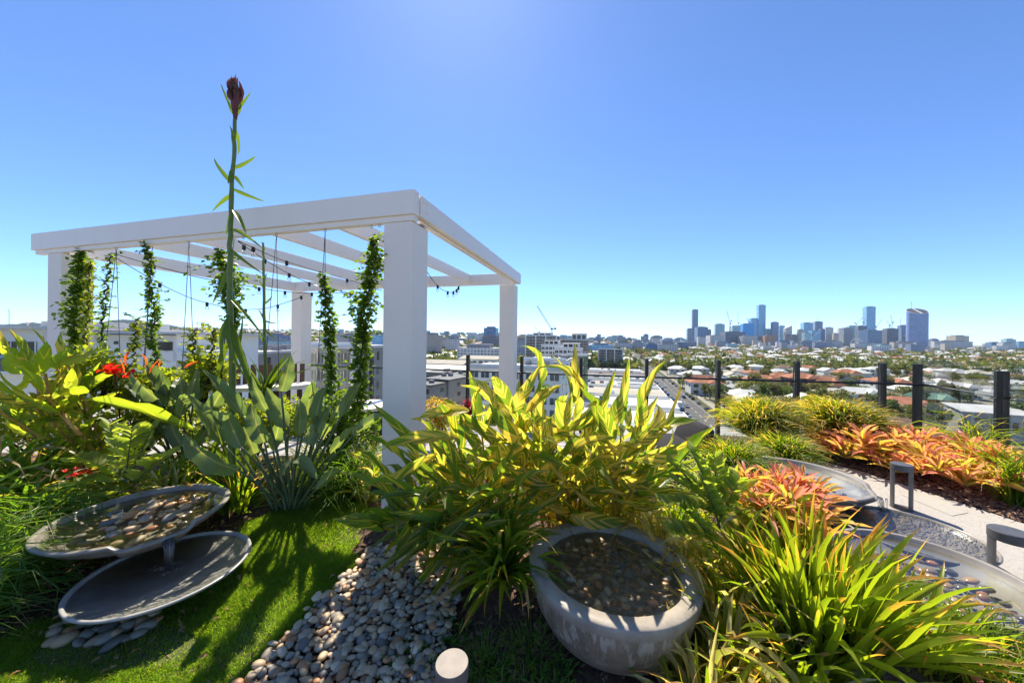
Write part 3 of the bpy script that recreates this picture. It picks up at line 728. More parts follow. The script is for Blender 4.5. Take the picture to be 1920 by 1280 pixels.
# ================================================================== leaves
def blade_arrays(arch=.2, shape='lance', n=8, fold=.25, ripple=0.0, cross=4, curl=0.0, seed=0, twist=0.0, asp=.15):
    """unit leaf: base at the origin, tip at (1,0,0), full width 1 (scaled later); returns verts, faces, uvs"""
    rg = random.Random(seed)
    pts = [(0, 0)]; ang = arch * 1.6
    seg = 1.0 / n
    for i in range(n):
        t = (i + .5) / n
        a = ang * (1 - 2 * t) - curl * max(0, t - .6) ** 2 * 6
        x, z = pts[-1]; pts.append((x + math.cos(a) * seg, z + math.sin(a) * seg))
    ex, ez = pts[-1]; L = math.hypot(ex, ez); ca, sa = ex / L, ez / L
    pts = [((x * ca + z * sa) / L, (-x * sa + z * ca) / L) for x, z in pts]
    V = []; UV = []; F = []
    ph = rg.uniform(0, 6)
    for i, (x, z) in enumerate(pts):
        t = i / n
        if shape == 'lance': w = max(0.02, math.sin(math.pi * min(1, t * .97 + .015) ** .72)) ** .85
        elif shape == 'paddle': w = max(.03, math.sin(math.pi * min(1, .03 + t * .965) ** .62)) ** .62
        elif shape == 'strap': w = min(1, .55 + 2.2 * t) * (1 - t ** 3.2) ** .75 + .01
        elif shape == 'sword': w = (min(1, .5 + 2.5 * t)) * (1 - t) ** .55 + .015
        elif shape == 'brom': w = min(1, .62 + .9 * t) * (1.0 if t < .8 else max(.03, math.sqrt(max(0, 1 - ((t - .8) / .2) ** 2.0))))
        elif shape == 'oval': w = max(.04, math.sin(math.pi * min(1, .02 + .975 * t))) ** .6
        else: w = max(0.02, 1 - t)
        for j in range(cross + 1):
            u = j / cross * 2 - 1
            zz = z + fold * abs(u) * w * .5 * asp + ripple * .16 * asp * abs(u) * math.sin(t * 17 + ph + (0 if u > 0 else 1.7)) * w
            yy = u * w * .5
            if twist:
                a = twist * t; yy, dz = yy * math.cos(a), yy * math.sin(a) * .2; zz += dz * 5 * asp
            V.append((x, yy, zz)); UV.append((u * .5 + .5, t))
    c1 = cross + 1
    for i in range(n):
        for j in range(cross):
            a = i * c1 + j; F.append((a, a + c1, a + c1 + 1, a + 1))
    return np.array(V), F, np.array(UV)
def leaf_set(name, m, k, shape, archs, n=8, fold=.3, ripple=.5, cross=4, curl=0.0, twist=0.0, asp=.15):
    out = []
    for i in range(k):
        a = lerp(archs[0], archs[1], i / max(1, k - 1)); b = MB(); v, f, u = blade_arrays(a, shape, n, fold, ripple, cross, curl * (i % 3) / 2, i * 7 + 1, twist * (1 if i % 2 else -1), asp); b.add(v, f, u)
        out.append(b.mesh(name, m, True))
    return out
def frame(B, d, L, w, roll=0.0, up=Vector((0, 0, 1))):
    x = d.normalized(); y = up.cross(x)
    if y.length < 1e-4: y = Vector((0, 1, 0)).cross(x)
    y.normalize(); z = x.cross(y)
    M = Matrix(((x.x, y.x, z.x, B.x), (x.y, y.y, z.y, B.y), (x.z, y.z, z.z, B.z), (0, 0, 0, 1)))
    return M @ Matrix.Rotation(roll, 4, 'X') @ Matrix.Diagonal((L, w, L, 1))
def face(B, d, L, w, tilt=0.0):
    x = d.normalized(); y = (B - CP).normalized().cross(x)
    y = y.normalized() if y.length > 1e-3 else Vector((0, 0, 1)); z = x.cross(y)
    if z.z < 0: y, z = -y, -z
    M = Matrix(((x.x, y.x, z.x, B.x), (x.y, y.y, z.y, B.y), (x.z, y.z, z.z, B.z), (0, 0, 0, 1)))
    return M @ Matrix.Rotation(tilt, 4, 'X') @ Matrix.Diagonal((L, w, L, 1))
def fleaf(name, me, parent, B, T, w, tilt=0.0):
    d = T - B
    return put(name, me, parent, face(B, d, d.length, w, tilt))
def leaf(name, me, parent, B, T, w, roll=0.0):
    d = T - B
    return put(name, me, parent, frame(B, d, d.length, w, roll))
def bez(a, b, c, t): return a.lerp(b, t).lerp(b.lerp(c, t), t)

TAN = (.34, .22, .10)
M_ginger = leaf_mat('striped_ginger_leaf', (.085, .18, .026), (.135, .225, .03), .5, (1.55, 1.55, .55), stripe=((.46, .40, .11), 9.0, .30, .505), tip=((.38, .22, .07), .97, .1), rough=.36)
M_gingerd = leaf_mat('deep_green_ginger_leaf', (.07, .14, .026), (.105, .175, .03), .42, (1.8, 1.9, .5), stripe=((.36, .31, .05), 10.0, .30, .57), tip=((.38, .22, .07), .97, .1), rough=.33)
M_cane = mat('ginger_cane', (.52, .36, .08), .5, 0, .3, .3, 14, c2=(.50, .20, .05))
M_strel = leaf_mat('bird_of_paradise_leaf', (.105, .15, .075), (.15, .195, .09), .36, (1.8, 2.2, .7), mid=(.25, .225, .115), veins=.42, rough=.34, spec=.5)
M_strelst = mat('bird_of_paradise_stalk', (.11, .155, .065), .45, 0, .35, .25, 12)
M_strap = leaf_mat('broad_strap_leaf', (.13, .19, .02), (.21, .245, .03), .46, (1.7, 2.0, .4), tip=((.46, .24, .08), .90, .35), rough=.36, veins=0)
M_strapd = leaf_mat('deep_green_strap_leaf', (.09, .17, .026), (.15, .22, .032), .42, (1.7, 2.1, .5), tip=((.45, .30, .16), .82, .4), rough=.34, age=((.36, .25, .10), .07))
M_tuftd = leaf_mat('dark_grassy_leaf', (.08, .165, .028), (.13, .21, .034), .4, (1.7, 2.1, .5), tip=((.30, .24, .10), .9, .3), rough=.35, island=True)
M_tuftl = leaf_mat('bright_grassy_leaf', (.085, .17, .02), (.16, .21, .028), .45, (1.7, 1.9, .4), tip=((.46, .32, .14), .84, .5), rough=.38, island=True)
M_tufty = leaf_mat('golden_tipped_leaf', (.08, .15, .018), (.18, .22, .03), .48, (1.7, 1.7, .4), tip=((.56, .42, .18), .84, .4), rough=.4, island=True)
M_varieg = leaf_mat('pale_striped_leaf', (.27, .31, .10), (.42, .39, .15), .45, (1.4, 1.45, .6), stripe=((.64, .58, .34), 3.0, .0, .53), tip=((.45, .28, .13), .9, .4), rough=.4)
M_spider = leaf_mat('cream_edged_grassy_leaf', (.14, .22, .07), (.46, .48, .28), .4, (1.5, 1.7, .7), rough=.4, island=True)
M_zamia = leaf_mat('cycad_leaflet', (.17, .24, .06), (.24, .28, .07), .44, (1.8, 2.0, .5), rough=.45)
M_vine = leaf_mat('vine_leaf', (.055, .115, .022), (.11, .165, .028), .42, (1.9, 2.1, .5), rough=.35, island=True)
M_bush = leaf_mat('shrub_leaf', (.13, .20, .03), (.24, .27, .04), .42, (1.8, 1.9, .4), rough=.4, island=True)
M_gold = leaf_mat('golden_shrub_leaf', (.26, .21, .03), (.42, .33, .06), .45, (1.5, 1.4, .5), rough=.45, island=True)
M_brom = [leaf_mat('bromeliad_orange', (.60, .36, .09), (.64, .46, .12), .40, (1.15, 1.05, .6), tip=((.62, .32, .22), .55, .8), rough=.36),
          leaf_mat('bromeliad_pink', (.58, .22, .15), (.60, .34, .14), .38, (1.15, .95, .8), tip=((.62, .26, .20), .5, .8), rough=.36),
          leaf_mat('bromeliad_yellow', (.56, .47, .11), (.36, .40, .09), .42, (1.15, 1.15, .5), tip=((.60, .38, .16), .6, .8), rough=.36)]
M_sword = leaf_mat('gymea_sword_leaf', (.09, .16, .022), (.13, .19, .028), .34, (1.2, 1.35, .4), rough=.38)
M_stalk = mat('flower_stalk_green', (.085, .155, .022), .45, 0, .4, .35, 20, c2=(.15, .19, .03))
M_bract = mat('maroon_bract', (.10, .022, .03), .5, 0, .3, .5, 24, c2=(.17, .06, .045))
M_red = leaf_mat('red_petal', (.50, .018, .016), (.55, .05, .02), .45, (1.5, .9, .8), rough=.4)
M_redleaf = leaf_mat('orange_red_leaf', (.46, .085, .02), (.50, .16, .03), .5, (1.7, 1.2, .6), rough=.4)
M_cord = leaf_mat('burgundy_leaf', (.13, .015, .02), (.22, .03, .03), .42, (2.0, 1.0, 1.0), rough=.4)
M_bractl = leaf_mat('maroon_bract_leaf', (.10, .035, .04), (.15, .075, .05), .2, (1.2, 1.0, 1.0), tip=((.22, .14, .06), .75, .3))
M_twig = mat('brown_twig', (.06, .04, .026), .8, 0, .2, .3, 20)
M_succ = leaf_mat('juicy_green_finger', (.07, .17, .02), (.12, .22, .03), .3, (1.5, 1.8, .4), rough=.35, island=True)

GL = leaf_set('leaf', M_ginger, 7, 'lance', (.1, .75), 9, .55, 1, 4, .4, .6, .2)
M_gingerl = leaf_mat('bright_plain_ginger_leaf', (.19, .28, .035), (.27, .33, .045), .58, (1.55, 1.75, .5), stripe=((.44, .42, .07), 6.0, .34, .60), tip=((.38, .22, .07), .97, .1), rough=.36, veins=.25)
GLH = leaf_set('leaf', M_ginger, 6, 'lance', (.02, .34), 9, .55, .8, 4, .2, .5, .2)
GLL = leaf_set('leaf', M_gingerl, 7, 'lance', (.02, .5), 9, .6, 1, 4, .4, .5, .22)
GLD = leaf_set('leaf', M_gingerd, 6, 'lance', (.05, .6), 9, .5, 1, 4, .4, .5, .18)
SL = leaf_set('leaf', M_strel, 8, 'paddle', (.0, .45), 10, .7, .8, 4, .3, .4, .36)
ST = leaf_set('leaf', M_strap, 6, 'strap', (.03, .40), 8, .8, .3, 2, .3, .8, .05)
STD = leaf_set('leaf', M_strapd, 6, 'strap', (.3, 1.15), 9, .8, .3, 2, .6, .8, .06)
VS = leaf_set('leaf', M_varieg, 5, 'strap', (.2, .9), 7, .7, .3, 2, .4, .8, .09)
BL = [leaf_set('leaf', m_, 3, 'brom', (.05, .45), 6, 1.0, .1, 2, 0, .5, .12) for m_ in M_brom]
ZL = leaf_set('leaflet', M_zamia, 3, 'oval', (.0, .2), 4, .5, .2, 2, 0, .2, .38)
SW = leaf_set('leaf', M_sword, 5, 'sword', (.0, .45), 8, .9, .2, 2, .2, .6, .07)
RP = leaf_set('petal', M_red, 2, 'oval', (.1, .5), 4, .5, .9, 2, 0, 0, .5)
RL_ = leaf_set('leaf', M_redleaf, 2, 'lance', (.0, .3), 6, .5, .6, 4, 0, .3, .25)

def cane(root, base, tip, n, sets, Lr, wr, start=.16, spread=.85, lift=.5):
    up = Vector((0, 0, 1)); H = (tip - base).length
    ctrl = base.lerp(tip, .42) + up * H * .22
    b = MB(); b.tube([bez(base, ctrl, tip, i / 8) for i in range(9)], [lerp(.012, .005, i / 8) for i in range(9)], 6); b.build('stem', M_cane, root, True)
    lean = (tip - base); lean.z = 0
    side = Vector((1, rnd(-.9, .9), 0)).normalized() if lean.length < .05 else Vector((-lean.y, lean.x, 0)).normalized()
    for i in range(n):
        t = lerp(start, 1.0, i / max(1, n - 1)); p = bez(base, ctrl, tip, t); q = bez(base, ctrl, tip, min(1, t + .02)); tg = (q - bez(base, ctrl, tip, t - .02)).normalized()
        s_ = 1 if i % 2 else -1
        d = tg * lift + side * s_ * spread + Vector((rnd(-.25, .25), rnd(-.25, .25), rnd(-.1, .3)))
        if i == n - 1: d = tg + Vector((rnd(-.1, .1), rnd(-.1, .1), .15))
        L = rnd(*Lr) * (1 if i > 0 else .8)
        d.normalize(); d.z -= .12 * (1 - t)
        (fleaf if random.random() < .55 else leaf)('leaf', random.choice(sets), root, p, p + d * L, rnd(*wr) * 1.1, rnd(-.9, .9))

random.seed(5)
# ---- striped ginger in the middle
def ginger(name, base, tips, label, sets, n=(8, 10), Lr=(.36, .54), wr=(.056, .076), group='striped ginger clumps', spread=.75):
    B = base; t = thing(name, B, label, 'ginger plant', group)
    for px, py, Y in tips:
        tip = at(px, py, Y); b0 = Vector((B.x + rnd(-.12, .12) + (tip.x - B.x) * .3, B.y + rnd(-.10, .10), g(B.x, B.y)))
        cane(t, b0, tip, random.randint(*n), sets, Lr, wr, spread=spread)
    return t
cb = Vector((.42, 2.62, 0)); cb.z = g(cb.x, cb.y)
ginger('striped_ginger', cb, [(1000, 745, 2.5), (1080, 760, 2.6), (940, 815, 2.35), (1010, 900, 2.2), (1060, 905, 2.2), (960, 790, 2.4), (1060, 780, 2.6), (1025, 815, 2.35), (1110, 815, 2.45), (1080, 850, 2.3), (1040, 870, 2.25), (985, 850, 2.3)], 'tall yellow-striped ginger clump rising behind the stone bowl in the middle', GL, (7, 8))
cb = Vector((.78, 2.62, 0)); cb.z = g(cb.x, cb.y)
ginger('striped_ginger', cb, [(1165, 800, 2.5), (1250, 880, 2.3), (1120, 915, 2.2), (1190, 920, 2.2), (1205, 800, 2.6), (1130, 835, 2.4), (1180, 845, 2.35), (1225, 830, 2.45), (1150, 880, 2.3), (1215, 880, 2.3)], 'yellow-striped ginger clump in front of the charcoal lounge chair', GL + GLD[:2], (6, 8))
cb = Vector((-.1, 2.62, 0)); cb.z = g(cb.x, cb.y)
ginger('striped_ginger', cb, [(900, 790, 2.55), (850, 830, 2.45), (920, 830, 2.35), (800, 850, 2.4), (870, 870, 2.25), (770, 880, 2.35), (935, 880, 2.2)], 'yellow-striped ginger clump leaning across the foot of the front white column', GL + GLD[:2])
cb = Vector((-.25, 2.40, 0)); cb.z = g(cb.x, cb.y)
ginger('dark_ginger', cb, [(800, 930, 2.25), (760, 950, 2.2), (730, 960, 2.25), (860, 930, 2.15), (790, 985, 2.05), (850, 975, 2.0), (910, 940, 2.1), (740, 1000, 2.1), (960, 950, 2.1)], 'low dark green ginger leaves drooping over the lawn edge below the front column', GLD, (9, 11), (.36, .54), (.045, .06), None, .8)
# named big leaves that stand out in the photograph
def hero(root, me, bpx, tpx, Yb, Yt, w, roll): fleaf('leaf', me, root, at(*bpx, Yb), at(*tpx, Yt), w * 1.12, rnd(-.45, .45) if abs(roll) > .7 else rnd(.3, .9) * random.choice((-1, 1)))
h0 = thing('striped_ginger', (.3, 2.45, .02), 'broad cream and yellow ginger leaves fanned highest in front of the white apartment block', 'ginger plant', 'striped ginger clumps')
random.seed(6)
for bpx, tpx, w, r_ in [((962, 775), (1014, 684), .075, .9), ((930, 765), (877, 708), .085, -.5), ((955, 765), (930, 706), .10, -.9), ((985, 775), (1053, 722), .06, .6), ((965, 770), (978, 726), .075, -1.1), ((1010, 830), (996, 752), .075, 1.0),
        ((1060, 800), (1072, 735), .05, .9), ((1075, 790), (1088, 744), .05, 1.1), ((1150, 830), (1118, 756), .09, -.9), ((1148, 800), (1165, 738), .08, .8), ((1195, 800), (1212, 748), .07, .8), ((1180, 800), (1182, 762), .05, 1),
        ((1215, 812), (1312, 788), .075, .25), ((1190, 860), (1292, 826), .085, .3), ((1180, 835), (1260, 803), .07, .2), ((1010, 845), (918, 755), .10, -.4), ((880, 770), (783, 785), .075, -.2), ((860, 820), (718, 836), .07, -.2), ((800, 850), (672, 905), .065, -.2), ((820, 850), (745, 905), .06, -.2),
        ((935, 835), (888, 915), .12, -1.2), ((985, 840), (948, 890), .10, -1.0), ((895, 930), (760, 953), .085, -.3), ((935, 950), (875, 995), .085, -.9), ((1070, 965), (1175, 975), .09, .2), ((840, 795), (860, 765), .09, .6), ((1000, 900), (1040, 822), .085, .8), ((1080, 900), (1120, 830), .10, .7), ((1160, 900), (1225, 905), .09, .3), ((1180, 920), (1232, 930), .08, .3)]:
    Y = rnd(2.1, 2.3); hero(h0, random.choice(GLH), bpx, tpx, Y, Y + rnd(-.12, .1), w, r_)
for bpx, tpx, w in [((850, 965), (702, 1076), .062), ((860, 985), (728, 1092), .058), ((870, 990), (760, 1108), .055), ((840, 950), (690, 1030), .06), ((830, 940), (684, 985), .055), ((880, 1000), (800, 1120), .05), ((900, 985), (838, 1105), .05), ((860, 960), (742, 1040), .06), ((845, 935), (700, 945), .06), ((905, 940), (800, 1010), .065), ((880, 960), (770, 1060), .055), ((895, 1000), (860, 1120), .048)]:
    Y = rnd(2.05, 2.2); fleaf('leaf', random.choice(GLD[1:]), h0, at(*bpx, Y), at(*tpx, Y + rnd(-.1, .05)), w, rnd(-.5, .5))
for px in (985, 1010, 1040, 1065, 1090, 1115, 1140, 1165, 1020, 1075, 1105, 1050):
    p = at(px + rnd(-8, 8), 975, 2.42); q = at(px + rnd(-14, 14), rnd(820, 860), 2.35); b = MB(); b.tube([p, p.lerp(q, .5) + Vector((rnd(-.02, .02), 0, 0)), q], [.011, .010, .007], 6); b.build('stem', M_cane, h0, True)

# ---- striped ginger on the left
random.seed(8)
lb = Vector((-3.8, 3.2, g(-3.8, 3.2)))
ginger('striped_ginger', lb, [(15, 660, 2.9), (60, 690, 2.85), (-40, 690, 2.8), (100, 680, 3.0), (130, 690, 3.0), (30, 740, 2.7), (-30, 760, 2.6), (150, 730, 3.0), (80, 740, 2.75), (-90, 720, 2.7)], 'large yellow-green ginger clump in front of the left pergola column', GLL + GL[:5], (11, 13), (.26, .38), (.046, .064))
h1 = thing('striped_ginger', (-3.3, 2.9, .02), 'long leaning ginger cane with narrow yellow leaves left of the cycad', 'ginger plant', 'striped ginger clumps')
for bpx, tpx, w, r_ in [((112, 772), (0, 695), .10, .4), ((112, 778), (-5, 758), .08, .2), ((118, 775), (140, 730), .11, 1), ((105, 770), (40, 700), .10, .5), ((70, 720), (52, 640), .12, -1), ((60, 690), (-2, 617), .13, .7), ((90, 680), (182, 648), .14, .2), ((80, 700), (88, 640), .15, 1.1), ((40, 700), (5, 672), .12, .3), ((125, 745), (135, 690), .11, 1.2), ((165, 730), (112, 742), .12, .3), ((100, 690), (128, 655), .12, .8)]:
    Y = rnd(2.75, 2.95); hero(h1, random.choice(GLL), bpx, tpx, Y, Y + rnd(-.15, .1), w * .62, r_)
for q in [((152, 815), (112, 775)), ((148, 815), (120, 775)), ((80, 800), (70, 715)), ((100, 800), (85, 700))]:
    b = MB(); b.tube([at(*q[0], 2.85), at(*q[1], 2.85)], [.013, .009], 6); b.build('stem', M_cane, h1, True)

# ---- bird of paradise
def strelitzia(crown, leaves, Y, label):
    t = thing('bird_of_paradise', crown, label, 'bird of paradise', 'bird of paradise clumps')
    for tpx, bpx, w, r_ in leaves:
        Yl = Y + rnd(-.22, .22); B = at(*bpx, Yl); T = at(*tpx, Yl + rnd(-.16, .16))
        c0 = Vector((crown.x + rnd(-.07, .07) + (B.x - crown.x) * .12, crown.y + rnd(-.06, .06), crown.z - .03))
        ctrl = c0.lerp(B, .5) + Vector((0, 0, .06 * (B - c0).length))
        b = MB(); pts = [bez(c0, ctrl, B, i / 7) for i in range(8)]; b.tube(pts, [lerp(.016, .007, i / 7) for i in range(8)], 6)
        st = b.build('leaf_stalk', M_strelst, t, True)
        fleaf('leaf', random.choice(SL), st, B, T, w * .86, rnd(-.4, .4) if abs(r_) > .7 else rnd(.25, .8) * random.choice((-1, 1)))
    return t
random.seed(21)
c1 = gpg(540, 955)
LV = [((544, 664), (527, 733), .125, 1.1), ((500, 727), (541, 798), .17, -1.0), ((588, 714), (576, 778), .15, -1.25), ((613, 725), (593, 797), .10, 1.2), ((593, 778), (576, 833), .135, -1.3), ((523, 796), (512, 845), .12, 1.3), ((470, 757), (496, 828), .15, 1.0),
      ((381, 694), (456, 781), .12, .5), ((386, 768), (441, 834), .10, .5), ((352, 740), (416, 830), .15, .5), ((346, 812), (446, 880), .15, .35), ((676, 718), (638, 782), .10, -.8), ((637, 783), (606, 824), .08, -.6), ((594, 898), (553, 862), .11, -.5), ((627, 838), (596, 880), .08, -.7), ((638, 884), (592, 918), .09, -.4),
      ((717, 778), (662, 816), .09, -.4), ((664, 800), (620, 850), .08, -.5), ((424, 770), (452, 838), .14, 1.1), ((470, 700), (500, 770), .10, .8), ((455, 800), (478, 850), .11, 1.2), ((560, 750), (560, 815), .12, 1.3), ((640, 740), (615, 800), .09, 1.0), ((525, 895), (545, 862), .07, .5), ((620, 760), (596, 812), .10, -1.2)]
strelitzia(c1, LV, 2.85, 'broad grey-green paddle-leaved bird of paradise rising from the lawn edge left of the front column')
c2 = gpg(345, 890)
LV = [((272, 678), (315, 744), .14, .9), ((246, 696), (296, 748), .13, .7), ((235, 720), (281, 757), .12, .5), ((212, 725), (254, 762), .13, .8), ((338, 708), (346, 752), .16, 1.2), ((386, 706), (362, 752), .15, -1.0), ((351, 742), (336, 780), .13, 1.3), ((190, 785), (243, 800), .14, .4), ((208, 808), (285, 838), .15, .4), ((300, 700), (322, 760), .14, 1.1), ((420, 730), (385, 790), .15, -.8), ((262, 780), (306, 815), .13, .6), ((370, 690), (352, 760), .12, .9), ((320, 790), (340, 836), .13, 1.0), ((400, 780), (370, 830), .14, -.9)]
strelitzia(c2, LV, 3.25, 'bird of paradise clump with mid-green paddles directly behind the stone-filled left dish')

fleaf('leaf', GLL[2], h1, at(372, 812, 2.95), at(152, 751, 2.75), .075, .5)
# ---- gymea lilies: tall flower stalks
def gymea(base, pts, r0, r1, head, label, nsw, Lsw, seed):
    random.seed(seed)
    t = thing('gymea_lily', base, label, 'flower stalk plant', 'tall flower stalks')
    b = MB(); n = len(pts); P = []
    for i in range(n - 1):
        for k in range(5): P.append(pts[i].lerp(pts[i + 1], k / 5))
    P.append(pts[-1]); P = [p + Vector((rnd(-.004, .004), rnd(-.004, .004), 0)) for p in P]
    N = len(P); b.tube(P, [lerp(r0, r1, (i / (N - 1))) * (1.0 + .06 * (i % 3 - 1)) for i in range(N)], 10); b.build('stalk', M_stalk, t, True)
    for i in range(nsw):                                   # sword leaves at the foot
        a = rnd(0, 6.28); e = rnd(.95, 1.5); L = rnd(*Lsw); d = Vector((math.cos(a) * math.cos(e), math.sin(a) * math.cos(e) * .7, math.sin(e)))
        p = Vector(base) + Vector((rnd(-.08, .08), rnd(-.08, .08), 0)); leaf('leaf', random.choice(SW), t, p, p + d * L, rnd(.035, .055), rnd(-1, 1))
    return t, P
b0 = Vector((at(438, 760, 2.98).x, 2.98, .05))
gpts = [b0, at(436, 690, 2.97), at(431, 560, 2.96), at(431, 460, 2.95), at(434, 370, 2.95), at(438, 290, 2.95), at(441, 215, 2.95)]
gt, GP = gymea(b0, gpts, .026, .013, True, 'very tall flower stalk topped by a closed maroon bud, rising in front of the pergola', 13, (.7, 1.0), 31)
def bracts(t, Y, lst):
    for bpx, tpx, w in lst: fleaf('bract_leaf', random.choice(SW[1:4]), t, at(*bpx, Y), at(*tpx, Y + rnd(-.12, .12)), w * 1.45, rnd(-.8, .8))
bracts(gt, 2.95, [((437, 345), (403, 296), .03), ((437, 315), (480, 292), .03), ((436, 320), (427, 345), .03), ((438, 355), (497, 378), .028), ((436, 366), (397, 398), .03), ((440, 330), (458, 355), .025), ((438, 395), (462, 440), .034), ((437, 430), (492, 465), .025), ((436, 470), (496, 515), .024), ((432, 500), (398, 570), .034), ((434, 400), (424, 440), .03), ((433, 560), (500, 640), .024), ((432, 590), (470, 720), .04), ((435, 610), (490, 760), .04), ((428, 600), (420, 680), .045), ((440, 640), (470, 740), .05), ((430, 640), (408, 715), .05), ((438, 680), (455, 590), .03), ((436, 270), (430, 235), .03), ((439, 240), (446, 290), .03)])
hd = MB(); hp = at(441, 218, 2.95)
hd.lathe([(.013, -.03), (.019, .02), (.032, .09), (.036, .15), (.031, .22), (.017, .28), (.004, .325)], 14, hp); hob = hd.build('flower_bud', M_bract, gt, True)
br = leaf_set('bract', M_bractl, 2, 'lance', (.05, .2), 5, .8, .2, 2, 0, 0, .4)
for i in range(26):
    a = i * 2.4; zz = -.02 + .0085 * i; r = .017 + .021 * math.sin(min(1.5, (zz + .03) * 8)) if zz < .15 else .033
    B = hp + Vector((math.cos(a) * r * .8, math.sin(a) * r * .8, zz)); T = hp + Vector((math.cos(a) * r * 1.12, math.sin(a) * r * 1.12, zz + .11)) if zz < .1 else hp + Vector((math.cos(a) * .022, math.sin(a) * .022, zz + .14))
    leaf('bract', br[i % 2], hob, B, T, .045, 0)
bracts(gt, 2.95, [((434, 204), (414, 157), .016), ((447, 205), (470, 173), .017), ((446, 214), (455, 190), .018), ((437, 214), (431, 184), .018)])
for dx, dz in ((-.028, .34), (.012, .355), (.034, .325), (-.008, .33)): leaf('bract', br[0], hob, hp + Vector((dx * .6, -.01, .23)), hp + Vector((dx, -.015, dz)), .026, 0)
b1 = Vector((at(497, 735, 4.0).x, 4.0, -.09))
gt2, _ = gymea(Vector((b1.x, b1.y, .62)), [at(499, 735, 4.0), at(496, 640, 4.0), at(495, 560, 4.0), at(494, 490, 4.0), at(494, 455, 4.0)], .019, .010, False, 'shorter thinner flower stalk with narrow bracts under the pergola, right of the tallest stalk', 0, (.5, .7), 33)
bracts(gt2, 4.0, [((495, 600), (480, 575), .02), ((495, 570), (510, 555), .02), ((496, 600), (519, 605), .02), ((496, 620), (518, 638), .022), ((495, 540), (486, 525), .02), ((495, 530), (500, 512), .02), ((495, 640), (484, 622), .02), ((495, 470), (489, 452), .02)])
for bpx, tpx in [((492, 735), (440, 665)), ((494, 735), (463, 665)), ((496, 735), (477, 690)), ((500, 735), (530, 672)), ((502, 735), (560, 655)), ((503, 735), (575, 675)), ((505, 735), (545, 690)), ((490, 735), (455, 690)), ((498, 735), (515, 690)), ((503, 735), (585, 690)), ((492, 735), (446, 700)), ((500, 735), (540, 660))]:
    leaf('leaf', random.choice(SW[:3]), gt2, at(*bpx, 4.0), at(*tpx, 4.0 + rnd(-.25, .25)), rnd(.06, .09), rnd(-1, 1))

# ---- strap-leaved clumps
def strap_clump(name, base, n, Lr, wr, el, sets, label, cat, group=None, seed=1, bias=(0, 0), rad=.1):
    random.seed(seed); t = thing(name, base, label, cat, group)
    for i in range(n):
        a = rnd(0, 6.28); f = (i + .5) / n; e = lerp(el[0], el[1], f ** .7) + rnd(-.12, .12); L = rnd(*Lr) * lerp(.85, 1.05, f)
        d = Vector((math.cos(a) * math.cos(e) + bias[0], math.sin(a) * math.cos(e) + bias[1], math.sin(e))); d.normalize()
        rr = rad * math.sqrt(random.random()); p = Vector(base) + Vector((math.cos(a) * rr, math.sin(a) * rr, rnd(0, .03)))
        leaf('leaf', random.choice(sets), t, p, p + d * L * (1 if e > .3 else .9), rnd(*wr), rnd(-.5, .5))
    return t
q = gpg(950, 1120); strap_clump('strap_leaf_clump', Vector((q.x - .03, q.y, q.z + .10)), 190, (.38, .62), (.024, .034), (-.05, 1.3), STD[:3] + ST[2:], 'dark strap-leaved clump with withered tips arching onto the pebbles beside the stone bowl', 'strap-leaf plant', 'strap-leaved clumps', 41, (-.05, -.12), .08)
q = Vector((1.44, 1.60, 0)); q.z = g(q.x, q.y); strap_clump('strap_leaf_clump', q, 300, (.42, .68), (.022, .033), (.45, 1.55), ST, 'big bright green strap-leaved clump with burnt tips, front right', 'strap-leaf plant', 'strap-leaved clumps', 42, (.02, 0), .20)
q = Vector((1.80, 1.56, 0)); q.z = g(q.x, q.y); strap_clump('strap_leaf_clump', q, 90, (.26, .42), (.020, .030), (.3, 1.4), ST, 'strap-leaved clump spilling against the stone dish at the right edge', 'strap-leaf plant', 'strap-leaved clumps', 43, (.12, 0), .14)
q = Vector((-3.95, 2.72, 0)); q.z = g(q.x, q.y) + .05; strap_clump('strap_leaf_clump', q, 170, (.42, .68), (.028, .042), (.1, 1.3), STD + ST[2:5], 'deep green strap-leaved clump left of the cycad fronds on the left edge', 'strap-leaf plant', 'strap-leaved clumps', 44, (0, -.1), .14)
q = Vector((-3.55, 2.45, 0)); q.z = g(q.x, q.y); strap_clump('strap_leaf_clump', Vector((q.x, q.y, q.z)), 130, (.40, .6), (.026, .038), (.0, 1.3), STD + ST[:2], 'strap-leaved clump at the left edge above the fine grassy tuft', 'strap-leaf plant', 'strap-leaved clumps', 45, (.05, -.1), .12)
q = Vector((-3.0, 3.15, 0)); q.z = g(q.x, q.y); strap_clump('strap_leaf_clump', q, 100, (.3, .48), (.018, .028), (.1, 1.2), STD, 'small strap-leaved clump between the cycad and the stone-filled dish', 'strap-leaf plant', 'strap-leaved clumps', 46, (0, -.1), .1)
q = Vector((1.02, 1.52, 0)); q.z = g(q.x, q.y); strap_clump('pale_striped_clump', q, 80, (.28, .48), (.024, .036), (.0, 1.35), VS + ST[3:5], 'pale cream-striped strappy plant right of the stone bowl, front', 'striped plant', 'pale striped plants', 47, (0, -.08), .10)
q = Vector((1.12, 1.30, 0)); q.z = g(q.x, q.y); strap_clump('pale_striped_clump', q, 80, (.24, .42), (.024, .034), (-.1, 1.2), VS, 'pale striped strappy plant at the bottom edge in front of the big green clump', 'striped plant', 'pale striped plants', 48, (-.05, -.05), .10)
q = Vector((1.03, 2.12, 0)); q.z = g(q.x, q.y); strap_clump('pale_striped_clump', q, 100, (.28, .46), (.022, .032), (.1, 1.4), VS, 'pale striped strappy plant behind the right rim of the stone bowl', 'striped plant', 'pale striped plants', 49, (0, 0), .12)
